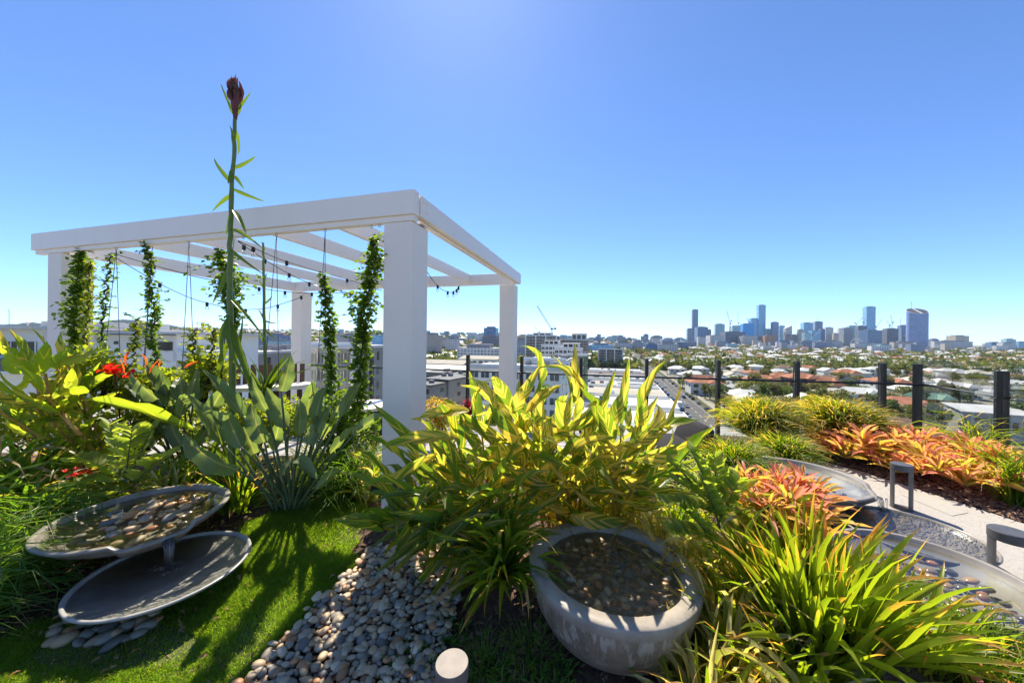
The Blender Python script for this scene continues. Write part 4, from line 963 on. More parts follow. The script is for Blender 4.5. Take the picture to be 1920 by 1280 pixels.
q = Vector((1.35, 1.92, 0)); q.z = g(q.x, q.y); strap_clump('pale_striped_clump', q, 70, (.32, .52), (.018, .028), (.1, 1.4), VS + ST[:2], 'yellowing strappy plant between the stone bowl and the big front right clump', 'striped plant', 'pale striped plants', 50, (0, -.05), .14)

for k, (x, y, lb) in enumerate([(.98, 2.42, 'yellow-green strappy plant right of the orange ginger canes'), (1.28, 2.62, 'strappy plant between the cycad and the charcoal lounge chair'), (.62, 2.50, 'strappy plant at the foot of the orange ginger canes behind the stone bowl'), (1.62, 2.35, 'strappy plant behind the near orange bromeliads'), (-2.9, 2.95, 'yellow-green strappy plant behind the stone-filled dish'), (-4.1, 2.6, 'light green strappy plant at the far left edge'), (1.13, 1.72, 'yellow-green strappy plant tucked against the right side of the stone bowl'), (1.22, 1.42, 'low yellow-green strappy plant in front of the big green clump'), (.80, 1.38, 'small strappy plant in front of the right side of the stone bowl'), (-3.45, 3.05, 'bright strappy plant between the left ginger and the cycad'), (-2.75, 3.45, 'bright strappy plant behind the red flowers on the left'), (-1.75, 3.55, 'bright strappy plant behind the tall flower stalk'), (-4.7, 3.1, 'bright strappy plant at the left frame edge behind the ginger'), (-2.35, 2.95, 'bright strappy plant between the two bird of paradise clumps'), (-1.35, 3.25, 'light green strappy plant behind the right bird of paradise')]):
    q = Vector((x, y, g(x, y))); strap_clump('strappy_plant', q, 100, (.28, .46), (.020, .030), (.1, 1.4), (VS + ST) if k % 2 == 0 else (ST + STD[:2]), lb, 'strap-leaf plant', 'strappy filler plants', 300 + k, (0, -.05), .13)
# ---- fine grassy tufts (each tuft one thing, its blades past counting)
def tuft(base, n, Lr, w, el, m, label, seed=1, rad=.12, arch=(.3, 1.1), name='grassy_tuft', group='grassy tufts'):
    random.seed(seed); arr = [blade_arrays(lerp(arch[0], arch[1], k / 4), 'sword', 5, .8, 0, 2, .3, k, .6, .04) for k in range(5)]
    b = MB()
    for i in range(n):
        a = rnd(0, 6.28); e = lerp(el[0], el[1], random.random() ** .8); L = rnd(*Lr)
        d = Vector((math.cos(a) * math.cos(e), math.sin(a) * math.cos(e), math.sin(e))); rr = rad * math.sqrt(random.random())
        p = Vector(base) + Vector((math.cos(a) * rr, math.sin(a) * rr, 0)); v, f, u = arr[i % 5]
        b.add(v, f, u, 0, frame(p, d, L, w * rnd(.7, 1.2), rnd(-.6, .6)))
    o = b.build(name, m, None, True); return tag(o, label, 'grassy plant', group)
q = Vector((-3.12, 1.98, -.06)); tuft(q, 900, (.3, .52), .0095, (.0, 1.35), M_tuftd, 'fine dark green grassy tuft on the left edge of the lawn beside the lower dish', 61, .16)
q = Vector((-3.0, 1.68, -.07)); tuft(q, 800, (.3, .52), .0095, (.0, 1.35), M_tuftd, 'fine grassy tuft in the bottom left corner region at the frame edge', 62, .16)
q = Vector((-3.25, 2.3, 0)); tuft(q, 520, (.3, .5), .012, (.1, 1.35), M_tuftd, 'grassy tuft just left of the stone-filled dish', 63, .14)
q = gpg(640, 935); tuft(q, 700, (.3, .5), .010, (.1, 1.4), M_tuftd, 'dark grassy tuft between the bird of paradise and the front column', 64, .15)
q = gpg(600, 905); tuft(q, 300, (.3, .48), .010, (.1, 1.3), M_spider, 'cream-edged grassy tuft behind the bird of paradise stalks', 65, .2)
q = gpg(690, 905); tuft(q, 340, (.3, .5), .010, (.0, 1.3), M_spider, 'cream-edged grassy tuft beside the left side of the front column', 66, .2)
for px, py, Y, h, m_, lb, sd in [(1428, 800, 4.9, .52, M_tufty, 'round golden-tipped grassy clump nearest the street view, in front of the balustrade', 67), (1570, 795, 4.8, .48, M_tufty, 'golden-tipped grassy clump behind the orange bromeliads at the balustrade', 68), (1470, 845, 4.2, .34, M_tuftl, 'bright green grassy clump behind the pale dish rim', 69), (1370, 865, 3.6, .36, M_tuftl, 'green grassy clump right of the lounge chair', 70)]:
    c = at(px, py, Y); tuft(Vector((c.x, c.y, max(-.05, c.z - .12))), 1500 if m_ is M_tufty else 900, (h * .75, h * 1.15), .022 if m_ is M_tufty else .017, (.05, 1.45), m_, lb, sd, .24 if m_ is M_tufty else .18, (.2, .9))
c = at(1310, 880, 3.3); tuft(Vector((c.x, c.y, .05)), 160, (.3, .45), .008, (.0, 1.2), M_spider, 'sparse straw-coloured grassy tuft under the lounge chair', 71, .12)
c = at(1905, 870, 3.3); tuft(Vector((c.x, c.y, .0)), 170, (.4, .62), .013, (.3, 1.3), M_tuftl, 'loose green grassy tuft at the right edge beside the bark', 72, .12)
c = at(1830, 800, 4.0); tuft(Vector((c.x, c.y, .15)), 130, (.35, .6), .016, (.1, 1.3), M_tufty, 'straggly pale grassy plant in front of the corner post', 73, .14)
q = Vector((2.15, 1.50, -.03)); tuft(q, 900, (.24, .36), .009, (.0, 1.2), M_tuftl, 'bright green grassy tuft in the bottom right corner', 74, .2)
q = gpg(1000, 1240); tuft(q, 130, (.08, .16), .005, (.2, 1.3), M_tuftd, 'short grass sprouting in front of the stone bowl', 75, .16)
q = gpg(905, 1260); tuft(q, 130, (.08, .16), .005, (.2, 1.3), M_tuftd, 'short grass sprouting behind the dusty bollard', 76, .14)

# ---- cycads
def cycad(base, fronds, label, w=(.11, .15), lw=.042, pairs=11):
    t = thing('cycad', base, label, 'cycad', 'cardboard palm cycads')
    for B, T in fronds:
        ctrl = B.lerp(T, .5) + Vector((0, 0, .12 * (T - B).length)); d0 = (T - B)
        b = MB(); b.tube([bez(B, ctrl, T, i / 7) for i in range(8)], [lerp(.007, .002, i / 7) for i in range(8)], 5); fr = b.build('frond', M_strelst, t, True)
        for i in range(pairs):
            tt = lerp(.22, .98, i / (pairs - 1)); p = bez(B, ctrl, T, tt); tg = (bez(B, ctrl, T, min(1, tt + .05)) - bez(B, ctrl, T, tt - .05)).normalized()
            sd = tg.cross(Vector((0, 0, 1)))
            sd = sd.normalized() if sd.length > .05 else Vector((1, 0, 0)); nrm = sd.cross(tg)
            for s_ in (-1, 1):
                d = sd * s_ * .85 + tg * .45 + nrm * .35 + Vector((rnd(-.08, .08),) * 3); L = rnd(*w) * (1 - .35 * abs(tt - .5)) ; d.normalize()
                (fleaf if random.random() < .6 else leaf)('leaflet', random.choice(ZL), fr, p, p + d * L, lw * rnd(.85, 1.1), rnd(-.5, .5) + s_ * .2)
    return t
random.seed(77)
cb = at(225, 925, 2.72); cycad(Vector((cb.x, cb.y, g(cb.x, cb.y))), [(at(228, 900, 2.7), at(205, 795, 2.6)), (at(250, 900, 2.68), at(110, 918, 2.55)), (at(245, 895, 2.72), at(288, 800, 2.75)), (at(240, 905, 2.7), at(145, 862, 2.6)), (at(250, 910, 2.7), at(310, 855, 2.65)), (at(245, 920, 2.66), at(125, 950, 2.52)), (at(235, 905, 2.7), at(248, 805, 2.6))], 'cycad with stiff paired leaflets above the stone-filled left dish')
cb = at(1330, 960, 2.02); B0 = Vector((cb.x, cb.y, g(cb.x, cb.y) + .05))
cycad(B0, [(at(1345, 960, 2.0), at(1296, 845, 2.02)), (at(1350, 950, 2.0), at(1335, 855, 2.05)), (at(1345, 965, 1.98), at(1258, 868, 2.0)), (at(1350, 965, 1.96), at(1250, 945, 1.88)), (at(1345, 1030, 1.85), at(1285, 955, 1.85)), (at(1345, 985, 1.92), at(1388, 900, 1.95)), (at(1350, 960, 1.96), at(1272, 905, 1.95)), (at(1340, 1010, 1.88), at(1262, 1000, 1.82)), (at(1350, 990, 1.9), at(1320, 905, 1.9))], 'cycad with rounded paired leaflets right behind the rim of the stone bowl', (.075, .105), .036, 13)
cb = at(1440, 990, 1.95); cycad(Vector((cb.x, cb.y, g(cb.x, cb.y))), [(at(1415, 1000, 1.95), at(1510, 930, 1.95)), (at(1420, 1000, 1.95), at(1530, 965, 1.9)), (at(1420, 1005, 1.95), at(1420, 930, 2.0)), (at(1410, 1005, 1.95), at(1380, 960, 1.95)), (at(1420, 1010, 1.9), at(1370, 990, 1.9))], 'small cycad under the orange bromeliads beside the pale dish', (.07, .10), .034, 9)

# ---- bromeliads
def bromeliad_proto(seed, n, Lr, wr):
    random.seed(seed); t = thing('bromeliad', (0, 0, 0), 'x', 'bromeliad')
    for i in range(n):
        a = i * 2.399 + rnd(-.2, .2); f = i / n; e = lerp(1.35, .12, f) + rnd(-.12, .12); L = rnd(*Lr) * lerp(.75, 1.1, f)
        d = Vector((math.cos(a) * math.cos(e), math.sin(a) * math.cos(e), math.sin(e))); p = Vector((math.cos(a) * .015, math.sin(a) * .015, .02 + .03 * (1 - f)))
        k = random.choices((0, 1, 2), ((.42, .22, .36) if seed % 2 else (.32, .10, .58)))[0]
        leaf('leaf', random.choice(BL[k]), t, p, p + d * L, rnd(*wr), rnd(-.25, .25))
    return t
protos = [bromeliad_proto(90 + k, 30, (.20, .34), (.024, .034)) for k in range(7)]
random.seed(99)
bps = []
BEDP = [tuple(p) for p in BED]
xs = [p[0] for p in BEDP]; ys = [p[1] for p in BEDP]
tries = 0
while len(bps) < 130 and tries < 9000:
    tries += 1; x, y = rnd(min(xs), min(max(xs), 5.2)), rnd(min(ys), max(ys))
    if not inside(BEDP, x, y): continue
    px = 960 + x / y * 640
    if px > 1885 or (y < 3.3) or px < 1498: continue
    pyg = 636 + 1.55 / y * 640 + (px - 960) * .0105
    if pyg > 925 - (1900 - px) * .12 + 18: continue
    if any((x - u) ** 2 + (y - v) ** 2 < .135 ** 2 for u, v in bps): continue
    bps.append((x, y))
for i, (x, y) in enumerate(bps):
    o = protos[i % 7] if i < 7 else copy_tree(protos[i % 7])
    px = 960 + x / y * 640
    o.matrix_basis = TRS((x, y, rnd(.04, .26)), rnd(0, 6.28), 0, 0, rnd(.7, 1.25))
    tag(o, '%s bromeliad, %s' % (('yellow-orange', 'orange and pink')[i % 7 % 2], 'at the bark bed edge left of the slotted bollard' if px < 1660 and y < 4.3 else 'at the back of the bark bed, below the golden-tipped clumps' if px < 1660 else 'at the bark bed edge right of the slotted bollard' if y < 3.9 else 'in front of the paired balustrade posts' if px < 1770 else 'near the corner balustrade post'), 'bromeliad', 'bromeliads massed in the bark bed')
near = []
for px, py, Y in [(1425, 905, 2.15), (1460, 895, 2.2), (1500, 905, 2.15), (1530, 920, 2.1), (1480, 930, 2.0), (1440, 945, 1.95), (1410, 930, 2.05), (1540, 950, 1.95), (1395, 895, 2.2), (1515, 985, 1.85)]:
    o = copy_tree(random.choice(protos)); c = at(px, py, Y); near.append(o)
    o.matrix_basis = TRS((c.x, c.y, c.z - .10), rnd(0, 6.28), 0, 0, rnd(.58, .80))
    tag(o, 'orange bromeliad rosette %s' % ('at the back, against the pale dish rim' if py < 908 else 'leaning right over the pale dish' if px > 1505 else 'at the front, above the small cycad' if py > 925 else 'in the middle of the cluster beside the pale dish'), 'bromeliad', 'bromeliads beside the pale dish')
o = copy_tree(protos[1]); o.matrix_basis = TRS((1.92, 1.56, .10), 1, 0, 0, .8); tag(o, 'pink-cream bromeliad poking out under the right edge dish behind the green clump', 'bromeliad')
random.seed(102); t = thing('broad_leaf_plant', at(1375, 960, 2.1), 'upright pair of broad grey-green oval leaves beside the orange bromeliads', 'broad-leaf plant')
for bpx, tpx, w in [((1375, 918), (1362, 873), .085), ((1380, 915), (1384, 870), .06), ((1378, 920), (1420, 898), .05)]: leaf('leaf', ZL[0], t, at(*bpx, 2.05), at(*tpx, 2.0), w, 1.2)

# ---- leafy shrubs and vines
QV = np.array([(0, 0, 0), (.45, -.36, .06), (1, 0, -.05), (.45, .36, .06)]); QF = [(0, 1, 2), (0, 2, 3)]; QU = np.array([(.5, 0), (0, .5), (.5, 1), (1, .5)])
def foliage(b, p, L, d):
    b.add(QV, QF, QU, 0, frame(p, d, L, L, rnd(-1, 1)))
def shrub(name, c, rx, ry, rz, n, L, m, label, cat='shrub', group='leafy shrubs', seed=1):
    random.seed(seed); base = Vector((c[0], c[1], c[2] - rz)); t = thing(name, base, label, cat, group)
    b = MB()
    lobes = [(Vector((rnd(-.5, .5) * rx, rnd(-.5, .5) * ry, rnd(-.4, .45) * rz)), rnd(.45, .7)) for _ in range(7)]
    for i in range(n):
        lc, lr = random.choice(lobes); q = Vector((random.gauss(0, 1), random.gauss(0, 1), random.gauss(0, 1))).normalized(); rr = random.random() ** .33 * lr
        p = Vector(c) + lc + Vector((q.x * rx * rr, q.y * ry * rr, q.z * rz * rr)); d = q * .6 + Vector((rnd(-1, 1), rnd(-1, 1), rnd(-.4, .9)))
        foliage(b, p, L * rnd(.7, 1.3), d)
    fo_ = b.build('foliage', m, t); fo_['kind'] = 'stuff'
    b = MB()
    for i in range(7):
        q = Vector(c) + Vector((rnd(-.5, .5) * rx, rnd(-.5, .5) * ry, rnd(-.1, .5) * rz)); b.tube([base + Vector((rnd(-.04, .04), rnd(-.04, .04), 0)), base.lerp(q, .5) + Vector((rnd(-.05, .05),) * 3), q], [.012, .008, .004], 5)
    b.build('twigs', M_twig, t, True); return t
for i, (px, py, Y, rx, rz, n, L, m_, lb) in enumerate([
    (200, 705, 3.35, .34, .30, 1500, .055, M_bush, 'small-leaved jasmine shrub beneath the thin vine at the left pergola column'),
    (300, 735, 3.6, .4, .28, 1300, .055, M_bush, 'leafy shrub behind the red flowers on the left'),
    (390, 700, 3.5, .24, .34, 900, .05, M_bush, 'reddish-tipped leafy shrub left of the tall flower stalk'),
    (560, 775, 3.7, .5, .26, 1600, .05, M_bush, 'yellow-green leafy shrub behind the bird of paradise paddles'),
    (640, 790, 3.5, .34, .34, 1500, .05, M_vine, 'dark leafy shrub at the foot of the thick vine beside the front column'),
    (190, 850, 3.7, .5, .3, 1500, .06, M_bush, 'mid-green shrub behind the left cycad'),
    (60, 780, 3.6, .6, .35, 1500, .06, M_bush, 'leafy shrub behind the left strap-leaved clump'),
    (420, 800, 3.9, .7, .3, 1800, .055, M_bush, 'low leafy shrub between the two bird of paradise clumps'),
    (700, 800, 4.2, .35, .3, 1100, .05, M_bush, 'pale green shrub behind the left edge of the front column'),
    (270, 790, 3.5, .4, .3, 1500, .055, M_bush, 'yellow-green shrub behind the middle of the left bird of paradise'),
    (480, 800, 3.5, .4, .3, 1500, .05, M_bush, 'leafy shrub filling the gap behind the tall flower stalk')]):
    c = at(px, py, Y); shrub('leafy_shrub', c, rx, rx * .8, rz, n, L, m_, lb, seed=120 + i)
c = at(826, 772, 4.6); shrub('golden_shrub', c, .27, .25, .24, 2600, .030, M_gold, 'clipped golden-yellow shrub right of the front column', 'shrub', None, 140)
c = at(790, 800, 4.4); shrub('leafy_shrub', c, .3, .25, .2, 800, .045, M_bush, 'green shrub half hidden behind the front column, below the golden shrub', seed=141)
c = at(925, 782, 4.9); tuft(Vector((c.x, c.y, c.z - .1)), 200, (.16, .28), .016, (.3, 1.4), M_tuftl, 'small bright green tuft in front of the white apartment block', 142, .12)
c = at(880, 770, 4.8); tuft(Vector((c.x, c.y, c.z - .05)), 46, (.16, .26), .026, (.2, 1.4), M_cord, 'burgundy spiky cordyline in front of a balustrade post', 143, .05, name='cordyline', group=None)
# red flowers
random.seed(150)
rf = thing('red_flower', at(215, 740, 3.1), 'red-flowered canna with orange-red upright leaves on the left between the thin vines', 'flower')
for px, py in [(200, 697), (208, 702), (216, 700), (240, 705), (197, 690), (212, 694)]:
    p = at(px, py, 3.05)
    for k in range(6):
        a = rnd(0, 6.28); d = Vector((math.cos(a), math.sin(a) * .6, rnd(-.3, .7))).normalized(); leaf('petal', random.choice(RP), rf, p, p + d * rnd(.05, .085), .035, rnd(-1, 1))
for bpx, tpx, w in [((240, 688), (247, 655), .075), ((270, 690), (265, 663), .05), ((300, 690), (305, 675), .05), ((345, 690), (372, 677), .05), ((233, 700), (225, 672), .05), ((280, 700), (300, 672), .06)]: leaf('leaf', random.choice(RL_), rf, at(*bpx, 3.1), at(*tpx, 3.1), w, 1.0)
b = MB(); b.tube([at(225, 790, 3.15), at(222, 740, 3.12), at(216, 700, 3.06)], .006, 6); b.build('stem', M_twig, rf, True)
rf = thing('red_flower', at(140, 895, 2.7), 'little red flowers low down behind the horizontal cycad frond on the left', 'flower')
for px, py in [(124, 884), (146, 880), (147, 890), (168, 888), (160, 886), (135, 892)]:
    p = at(px, py, 2.62)
    for k in range(4): a = rnd(0, 6.28); d = Vector((math.cos(a), math.sin(a) * .6, rnd(-.2, .8))).normalized(); leaf('petal', random.choice(RP), rf, p, p + d * .035, .018, rnd(-1, 1))

# vines climbing the wires
def vine(path, Y, wid, dens, label, seed, L=.045, m=None, wild=0.0):
    """path: pixel columns from the top down with half widths"""
    random.seed(seed); P = [at(px, py, Y) for px, py, w_ in path]; W = [w_ * Y / 640 * .8 for _, _, w_ in path]
    t = thing('climbing_vine', P[-1], label, 'vine', 'vines on the pergola wires')
    S = []
    for i in range(len(P) - 1):
        for k in range(8): S.append(P[i].lerp(P[i + 1], k / 8) + Vector((math.sin(k * 1.9 + i) * .012, math.cos(k * 1.9) * .012, 0)))
    S.append(P[-1]); b = MB(); b.tube(S, .006, 5)
    b.tube([s_ + Vector((.012 * math.sin(i * .8), .012 * math.cos(i * .8), 0)) for i, s_ in enumerate(S)], .004, 5); b.build('stem', M_twig, t, True)
    b = MB(); tot = sum((P[i] - P[i + 1]).length * (W[i] + W[i + 1]) for i in range(len(P) - 1)); n = int(dens * tot)
    wts = [(P[i] - P[i + 1]).length * (W[i] + W[i + 1] + .01) for i in range(len(P) - 1)]
    for j in range(n):
        i = random.choices(range(len(wts)), wts)[0]; f = random.random(); c = P[i].lerp(P[i + 1], f); w_ = lerp(W[i], W[i + 1], f)
        a = rnd(0, 6.28); w_ *= .32 + 1.35 * max(0, .45 + mnoise.noise((c.z * 7, seed * 3.1, 0))); r = min(1.7, abs(random.gauss(0, .66))) * w_; d = Vector((math.cos(a) + rnd(-.7, .7), math.sin(a) + rnd(-.7, .7), rnd(-1.1, .8)))
        foliage(b, c + Vector((math.cos(a) * r, math.sin(a) * r * .8, rnd(-.02, .02))), L * rnd(.6, 1.25), d)
    for k in range(int(8 + wild * 1.5)):                     # loose shoots
        i = random.randrange(len(P) - 1); c = P[i].lerp(P[i + 1], random.random()); a = random.choice((0, math.pi)) + rnd(-.5, .5); e = c + Vector((math.cos(a), math.sin(a) * .4, rnd(-.2, .5))) * rnd(.10, .2)
        b.tube([c, c.lerp(e, .5) + Vector((0, 0, .02)), e], .002, 4)
        for q in range(7): foliage(b, c.lerp(e, .3 + .1 * q), L * .7, Vector((rnd(-1, 1), rnd(-1, 1), rnd(-.2, .8))))
    f_ = b.build('foliage', m or M_vine, t); f_['kind'] = 'stuff'
    return t
def Yb(px): return bp(px, 2).y
vine([(152, 470, 10), (152, 500, 15), (146, 540, 17), (140, 580, 20), (138, 610, 19), (139, 635, 9), (142, 665, 13)], Yb(150) + .02, 0, 7600, 'thick dark green vine in front of the left column', 201, .05)
vine([(168, 490, 4), (166, 560, 8), (163, 600, 8), (160, 650, 7)], Yb(165) + .04, 0, 5000, 'light green trailing shoots along the right side of the left column vine', 202, .05, M_bush, 4)
vine([(207, 478, 2), (203, 510, 9), (198, 540, 6), (195, 580, 6), (190, 620, 5), (192, 660, 4), (196, 690, 6)], Yb(205), 0, 3600, 'thin sparse vine second from the left', 203, .048, None, 5)
vine([(270, 455, 6), (279, 480, 8), (281, 510, 9), (283, 550, 9), (288, 575, 14), (290, 600, 13), (282, 630, 12), (290, 660, 10), (296, 690, 8)], Yb(280), 0, 5200, 'medium vine with a bushy lower half, third from the left', 204, .05, None, 3)
vine([(412, 468, 5), (415, 490, 20), (430, 520, 28), (432, 555, 28), (438, 590, 22), (436, 620, 12)], Yb(430) - .02, 0, 6500, 'bushy vine hanging behind the tall flower stalk', 205, .05)
vine([(606, 515, 6), (610, 545, 14), (614, 585, 15), (618, 620, 15), (620, 660, 13), (622, 700, 14), (620, 740, 15)], Yb(610), 0, 6800, 'slender vine on the wire left of the front column', 206, .05)
vine([(700, 448, 8), (703, 470, 16), (700, 510, 20), (688, 550, 22), (680, 600, 22), (680, 640, 20), (676, 680, 16), (673, 730, 16), (668, 790, 14)], Yb(695), 0, 8200, 'thick vine against the left side of the front column', 207, .052, None, 4)
vine([(258, 595, 2), (254, 620, 7), (252, 650, 5), (250, 680, 4)], Yb(256), 0, 5200, 'short young shoot with lime leaves on a wire at the left', 208, .05, M_bush, 2)
vine([(366, 615, 3), (363, 640, 7), (364, 670, 5), (364, 700, 6)], Yb(365), 0, 5200, 'short lime shoot left of the flower stalk', 209, .05, M_bush, 2)
vine([(400, 615, 4), (398, 650, 9), (394, 690, 12), (392, 730, 14)], Yb(398), 0, 5200, 'reddish young vine just left of the flower stalk', 210, .05, M_bush, 3)

# ---- juicy ground cover by the bollard
random.seed(160)
def fingers(px, py, label):
    p = gpg(px, py); b = MB()
    for i in range(60):
        q = p + Vector((rnd(-.12, .12), rnd(-.08, .08), rnd(.0, .03))); d = Vector((rnd(-1, 1), rnd(-1, 1), rnd(.3, 1.4))).normalized(); L = rnd(.04, .075)
        b.tube([q, q + d * L * .5 + Vector((0, 0, .004)), q + d * L], [.005, .0055, .0015], 6)
    o = b.build('succulent', M_succ, None, True); tag(o, label, 'succulent', 'finger-leaved succulents')
fingers(835, 1190, 'finger-leaved succulent at the pebble edge above the dusty bollard'); fingers(780, 1245, 'finger-leaved succulent among pebbles left of the dusty bollard'); fingers(905, 1275, 'finger-leaved succulent right of the dusty bollard'); fingers(1035, 1275, 'finger-leaved succulent at the bottom edge below the stone bowl')

# ---- lawn: single mesh of blades
def blades_mesh(name, P, H, lean, W, m, seed):
    rg = np.random.default_rng(seed); n = len(P)
    a = rg.uniform(0, 2 * np.pi, n); la = rg.uniform(0, 2 * np.pi, n); h = H * rg.uniform(.5, 1.25, n); l_ = lean * rg.uniform(.2, 1.5, n) * h
    wx, wy = np.cos(a) * W, np.sin(a) * W; dx, dy = np.cos(la) * l_, np.sin(la) * l_
    V = np.zeros((n, 5, 3)); V[:, 0] = P - np.c_[wx, wy, wx * 0]; V[:, 1] = P + np.c_[wx, wy, wx * 0]
    mid_ = P + np.c_[dx * .4, dy * .4, h * .6]; V[:, 2] = mid_ + np.c_[wx, wy, wx * 0] * .8; V[:, 3] = mid_ - np.c_[wx, wy, wx * 0] * .8; V[:, 4] = P + np.c_[dx, dy, h * .95]
    me = bpy.data.meshes.new(name); me.vertices.add(n * 5); me.vertices.foreach_set('co', V.ravel())
    base = np.arange(n)[:, None] * 5; loops = np.concatenate([base + [0, 1, 2, 3], base + [3, 2, 4]], 1).ravel()
    me.loops.add(n * 7); me.loops.foreach_set('vertex_index', loops.astype(np.int32)); me.polygons.add(n * 2)
    st_ = (np.arange(n)[:, None] * 7 + [0, 4]).ravel(); me.polygons.foreach_set('loop_start', st_.astype(np.int32)); me.polygons.foreach_set('loop_total', np.tile([4, 3], n).astype(np.int32))
    me.update(calc_edges=True); me.materials.append(m)
    ul = me.uv_layers.new(name='UVMap'); ul.data.foreach_set('uv', np.tile(np.array([0, 0, 1, 0, 1, .6, 0, .6, 0, .6, 1, .6, .5, 1.]), n))
    return put(name, me)
M_grass = leaf_mat('lawn_grass', (.115, .21, .03), (.20, .27, .042), .50, (1.6, 1.9, .4), rough=.5, spec=.2, island=True, age=((.26, .21, .08), .10))
rg = np.random.default_rng(3)
xs = [p[0] for p in LAWN]; ys = [p[1] for p in LAWN]; pts = []
from_y = min(ys)
while len(pts) < 105000:
    x = rg.uniform(min(xs), max(xs), 4000); y = rg.uniform(max(1.35, min(ys)), max(ys), 4000)
    for X, Y in zip(x, y):
        if abs(X) / Y > 1.62: continue
        jx, jy = X + .03 * math.sin(Y * 31), Y + .03 * math.sin(X * 27)
        if ((X + 2.03) / .40) ** 2 + ((Y - 1.77) / .13) ** 2 < 1 and random.random() < .9: continue
        if inside(LAWN, jx, jy) and random.random() < 1.05 + 1.3 * mnoise.noise((X * 2.5, Y * 2.5, 5)) and random.random() > .93 * math.exp(-((X + 1.15) ** 2 + (Y - 2.72) ** 2) / .035) + .9 * math.exp(-((X + 2.75) ** 2 + (Y - 1.78) ** 2) / .05): pts.append((X, Y, g(X, Y)))
P = np.array(pts); P[:, 2] += .012
HG = np.array([.030 + .034 * max(-.4, mnoise.noise((p[0] * 4.5, p[1] * 4.5, 9))) for p in P])
o = blades_mesh('lawn_grass', P, HG, .9, .0015, M_grass, 4); tag(o, 'short green lawn with streaks of leaf shadow between the left dishes and the pebble bed', 'grass', kind='stuff')
# ---- bark chips, fallen leaves
def chips(name, reg, n, m, seed, smin=.006, smax=.02, zf=None):
    rg = np.random.default_rng(seed); out = []
    while len(out) < n:
        x = rg.uniform(reg[0], reg[1]); y = rg.uniform(reg[2], reg[3])
        if reg[4] is None or inside(reg[4], x, y): out.append((x, y))
    b = MB()
    for x, y in out:
        z = (g(x, y) if zf is None else zf) + rnd(.002, .014); s_ = rnd(smin, smax)
        b.box((0, 0, 0), (s_ * 2.2, s_, s_ * .25), TRS((x, y, z), rnd(0, 6.28), rnd(-.5, .5), rnd(-.5, .5)), 0)
    o = b.build(name, m); tag(o, None, None, None, 'stuff'); return o
M_dry = leaf_mat('fallen_leaf', (.26, .15, .07), (.42, .28, .13), .25, (1.2, 1.0, .8), rough=.7, island=True)
random.seed(180); b = MB(); lv3 = [blade_arrays(.5, 'oval', 4, .9, 1, 2, .3, k, .6, .4) for k in range(3)]
for i in range(170):
    px, py = rnd(20, 1000), rnd(985, 1300); p = gpg(px, py); v, f, u = lv3[i % 3]; d = Vector((rnd(-1, 1), rnd(-1, 1), rnd(-.2, .3))).normalized(); L = rnd(.018, .05)
    b.add(v, f, u, 0, frame(p + Vector((0, 0, rnd(.025, .045))), d, L, L * rnd(.25, .5), rnd(-1, 1)))
o = b.build('fallen_leaves', M_dry, None, True); tag(o, 'dry brown fallen leaves scattered over the lawn and pebbles', 'fallen leaves', kind='stuff')
M_chip = leaf_mat('bark_chip', (.15, .085, .055), (.33, .21, .14), .0, (1, 1, 1), rough=.9, spec=.1, island=True)
random.seed(170)
o = chips('bark_chips', (2.6, 5.4, 2.4, 5.2, BEDP), 3600, M_chip, 5, .008, .024, .0); o['label'] = 'brown bark chips covering the bed right of the path'; o['category'] = 'bark chips'
o = chips('bark_chips', (-4.2, 1.6, 1.45, 3.4, None), 4200, M_chip, 6, .006, .018); o['label'] = 'brown bark chips and leaf litter under the planting'; o['category'] = 'bark chips'
# ================================================================== city: terrain
GZ = -31.5
def hill(x, y):
    y = max(y, 1.0); th = math.atan2(x, y)
    pts = [(-1.2, 66), (-.75, 70), (-.55, 66), (-.25, 52), (.0, 47), (.2, 40), (.45, 22), (.7, 10), (1.3, 8)]
    A = pts[0][1] if th <= pts[0][0] else pts[-1][1]
    for (a, p), (b_, q) in zip(pts, pts[1:]):
        if a <= th < b_: A = lerp(p, q, (th - a) / (b_ - a))
    return A * ss(330, 1900, y)
def cg(x, y): return GZ + hill(x, y) + 5 * ss(300, 900, y) * mnoise.noise((x / 260, y / 260, 0))
def cgp(px, py):                           # city ground seen at a pixel
    p = gp(px, py, GZ)
    for _ in range(12):
        q = gp(px, py, cg(p.x, p.y))
        if q.y < 0 or q.y > 6000: return p
        p = p.lerp(q, .5)
    return p
def terr_mat():
    t = NT('suburb_ground'); co = t.coord('Object')
    a = t.noise(co, .012, 5, .6); b_ = t.noise(co, .05, 4, .6)
    col = t.mix(t.step(a, .4, .6), (.14, .155, .07), (.25, .22, .165)); col = t.mix(t.step(b_, .52, .62), col, (.34, .32, .285)); col = t.mix(t.step(t.noise(co, .2, 3), .55, .62), col, (.06, .085, .03))
    return t.done(t.prin(col, .9, 0, .2))
V = []; F = []
rings = [18, 30, 50, 80, 115, 150, 190, 235, 290, 350, 420, 500, 600, 720, 860, 1020, 1200, 1400, 1650, 1900, 2200, 2600, 3100, 3800, 4700, 6000, 8000, 12000]
NA = 120
for r in rings:
    for k in range(NA):
        a = 2 * math.pi * k / NA; x, y = r * math.sin(a), r * math.cos(a); V.append((x, y, cg(x, y) if y > 0 else GZ))
for j in range(len(rings) - 1):
    for k in range(NA):
        k2 = (k + 1) % NA; F.append((j * NA + k, j * NA + k2, (j + 1) * NA + k2, (j + 1) * NA + k))
F.append(tuple(range(NA - 1, -1, -1))); F = [tuple(reversed(f)) for f in F]
b = MB(); b.add(V, F); o = b.build('ground', terr_mat(), None, True); tag(o, kind='structure')

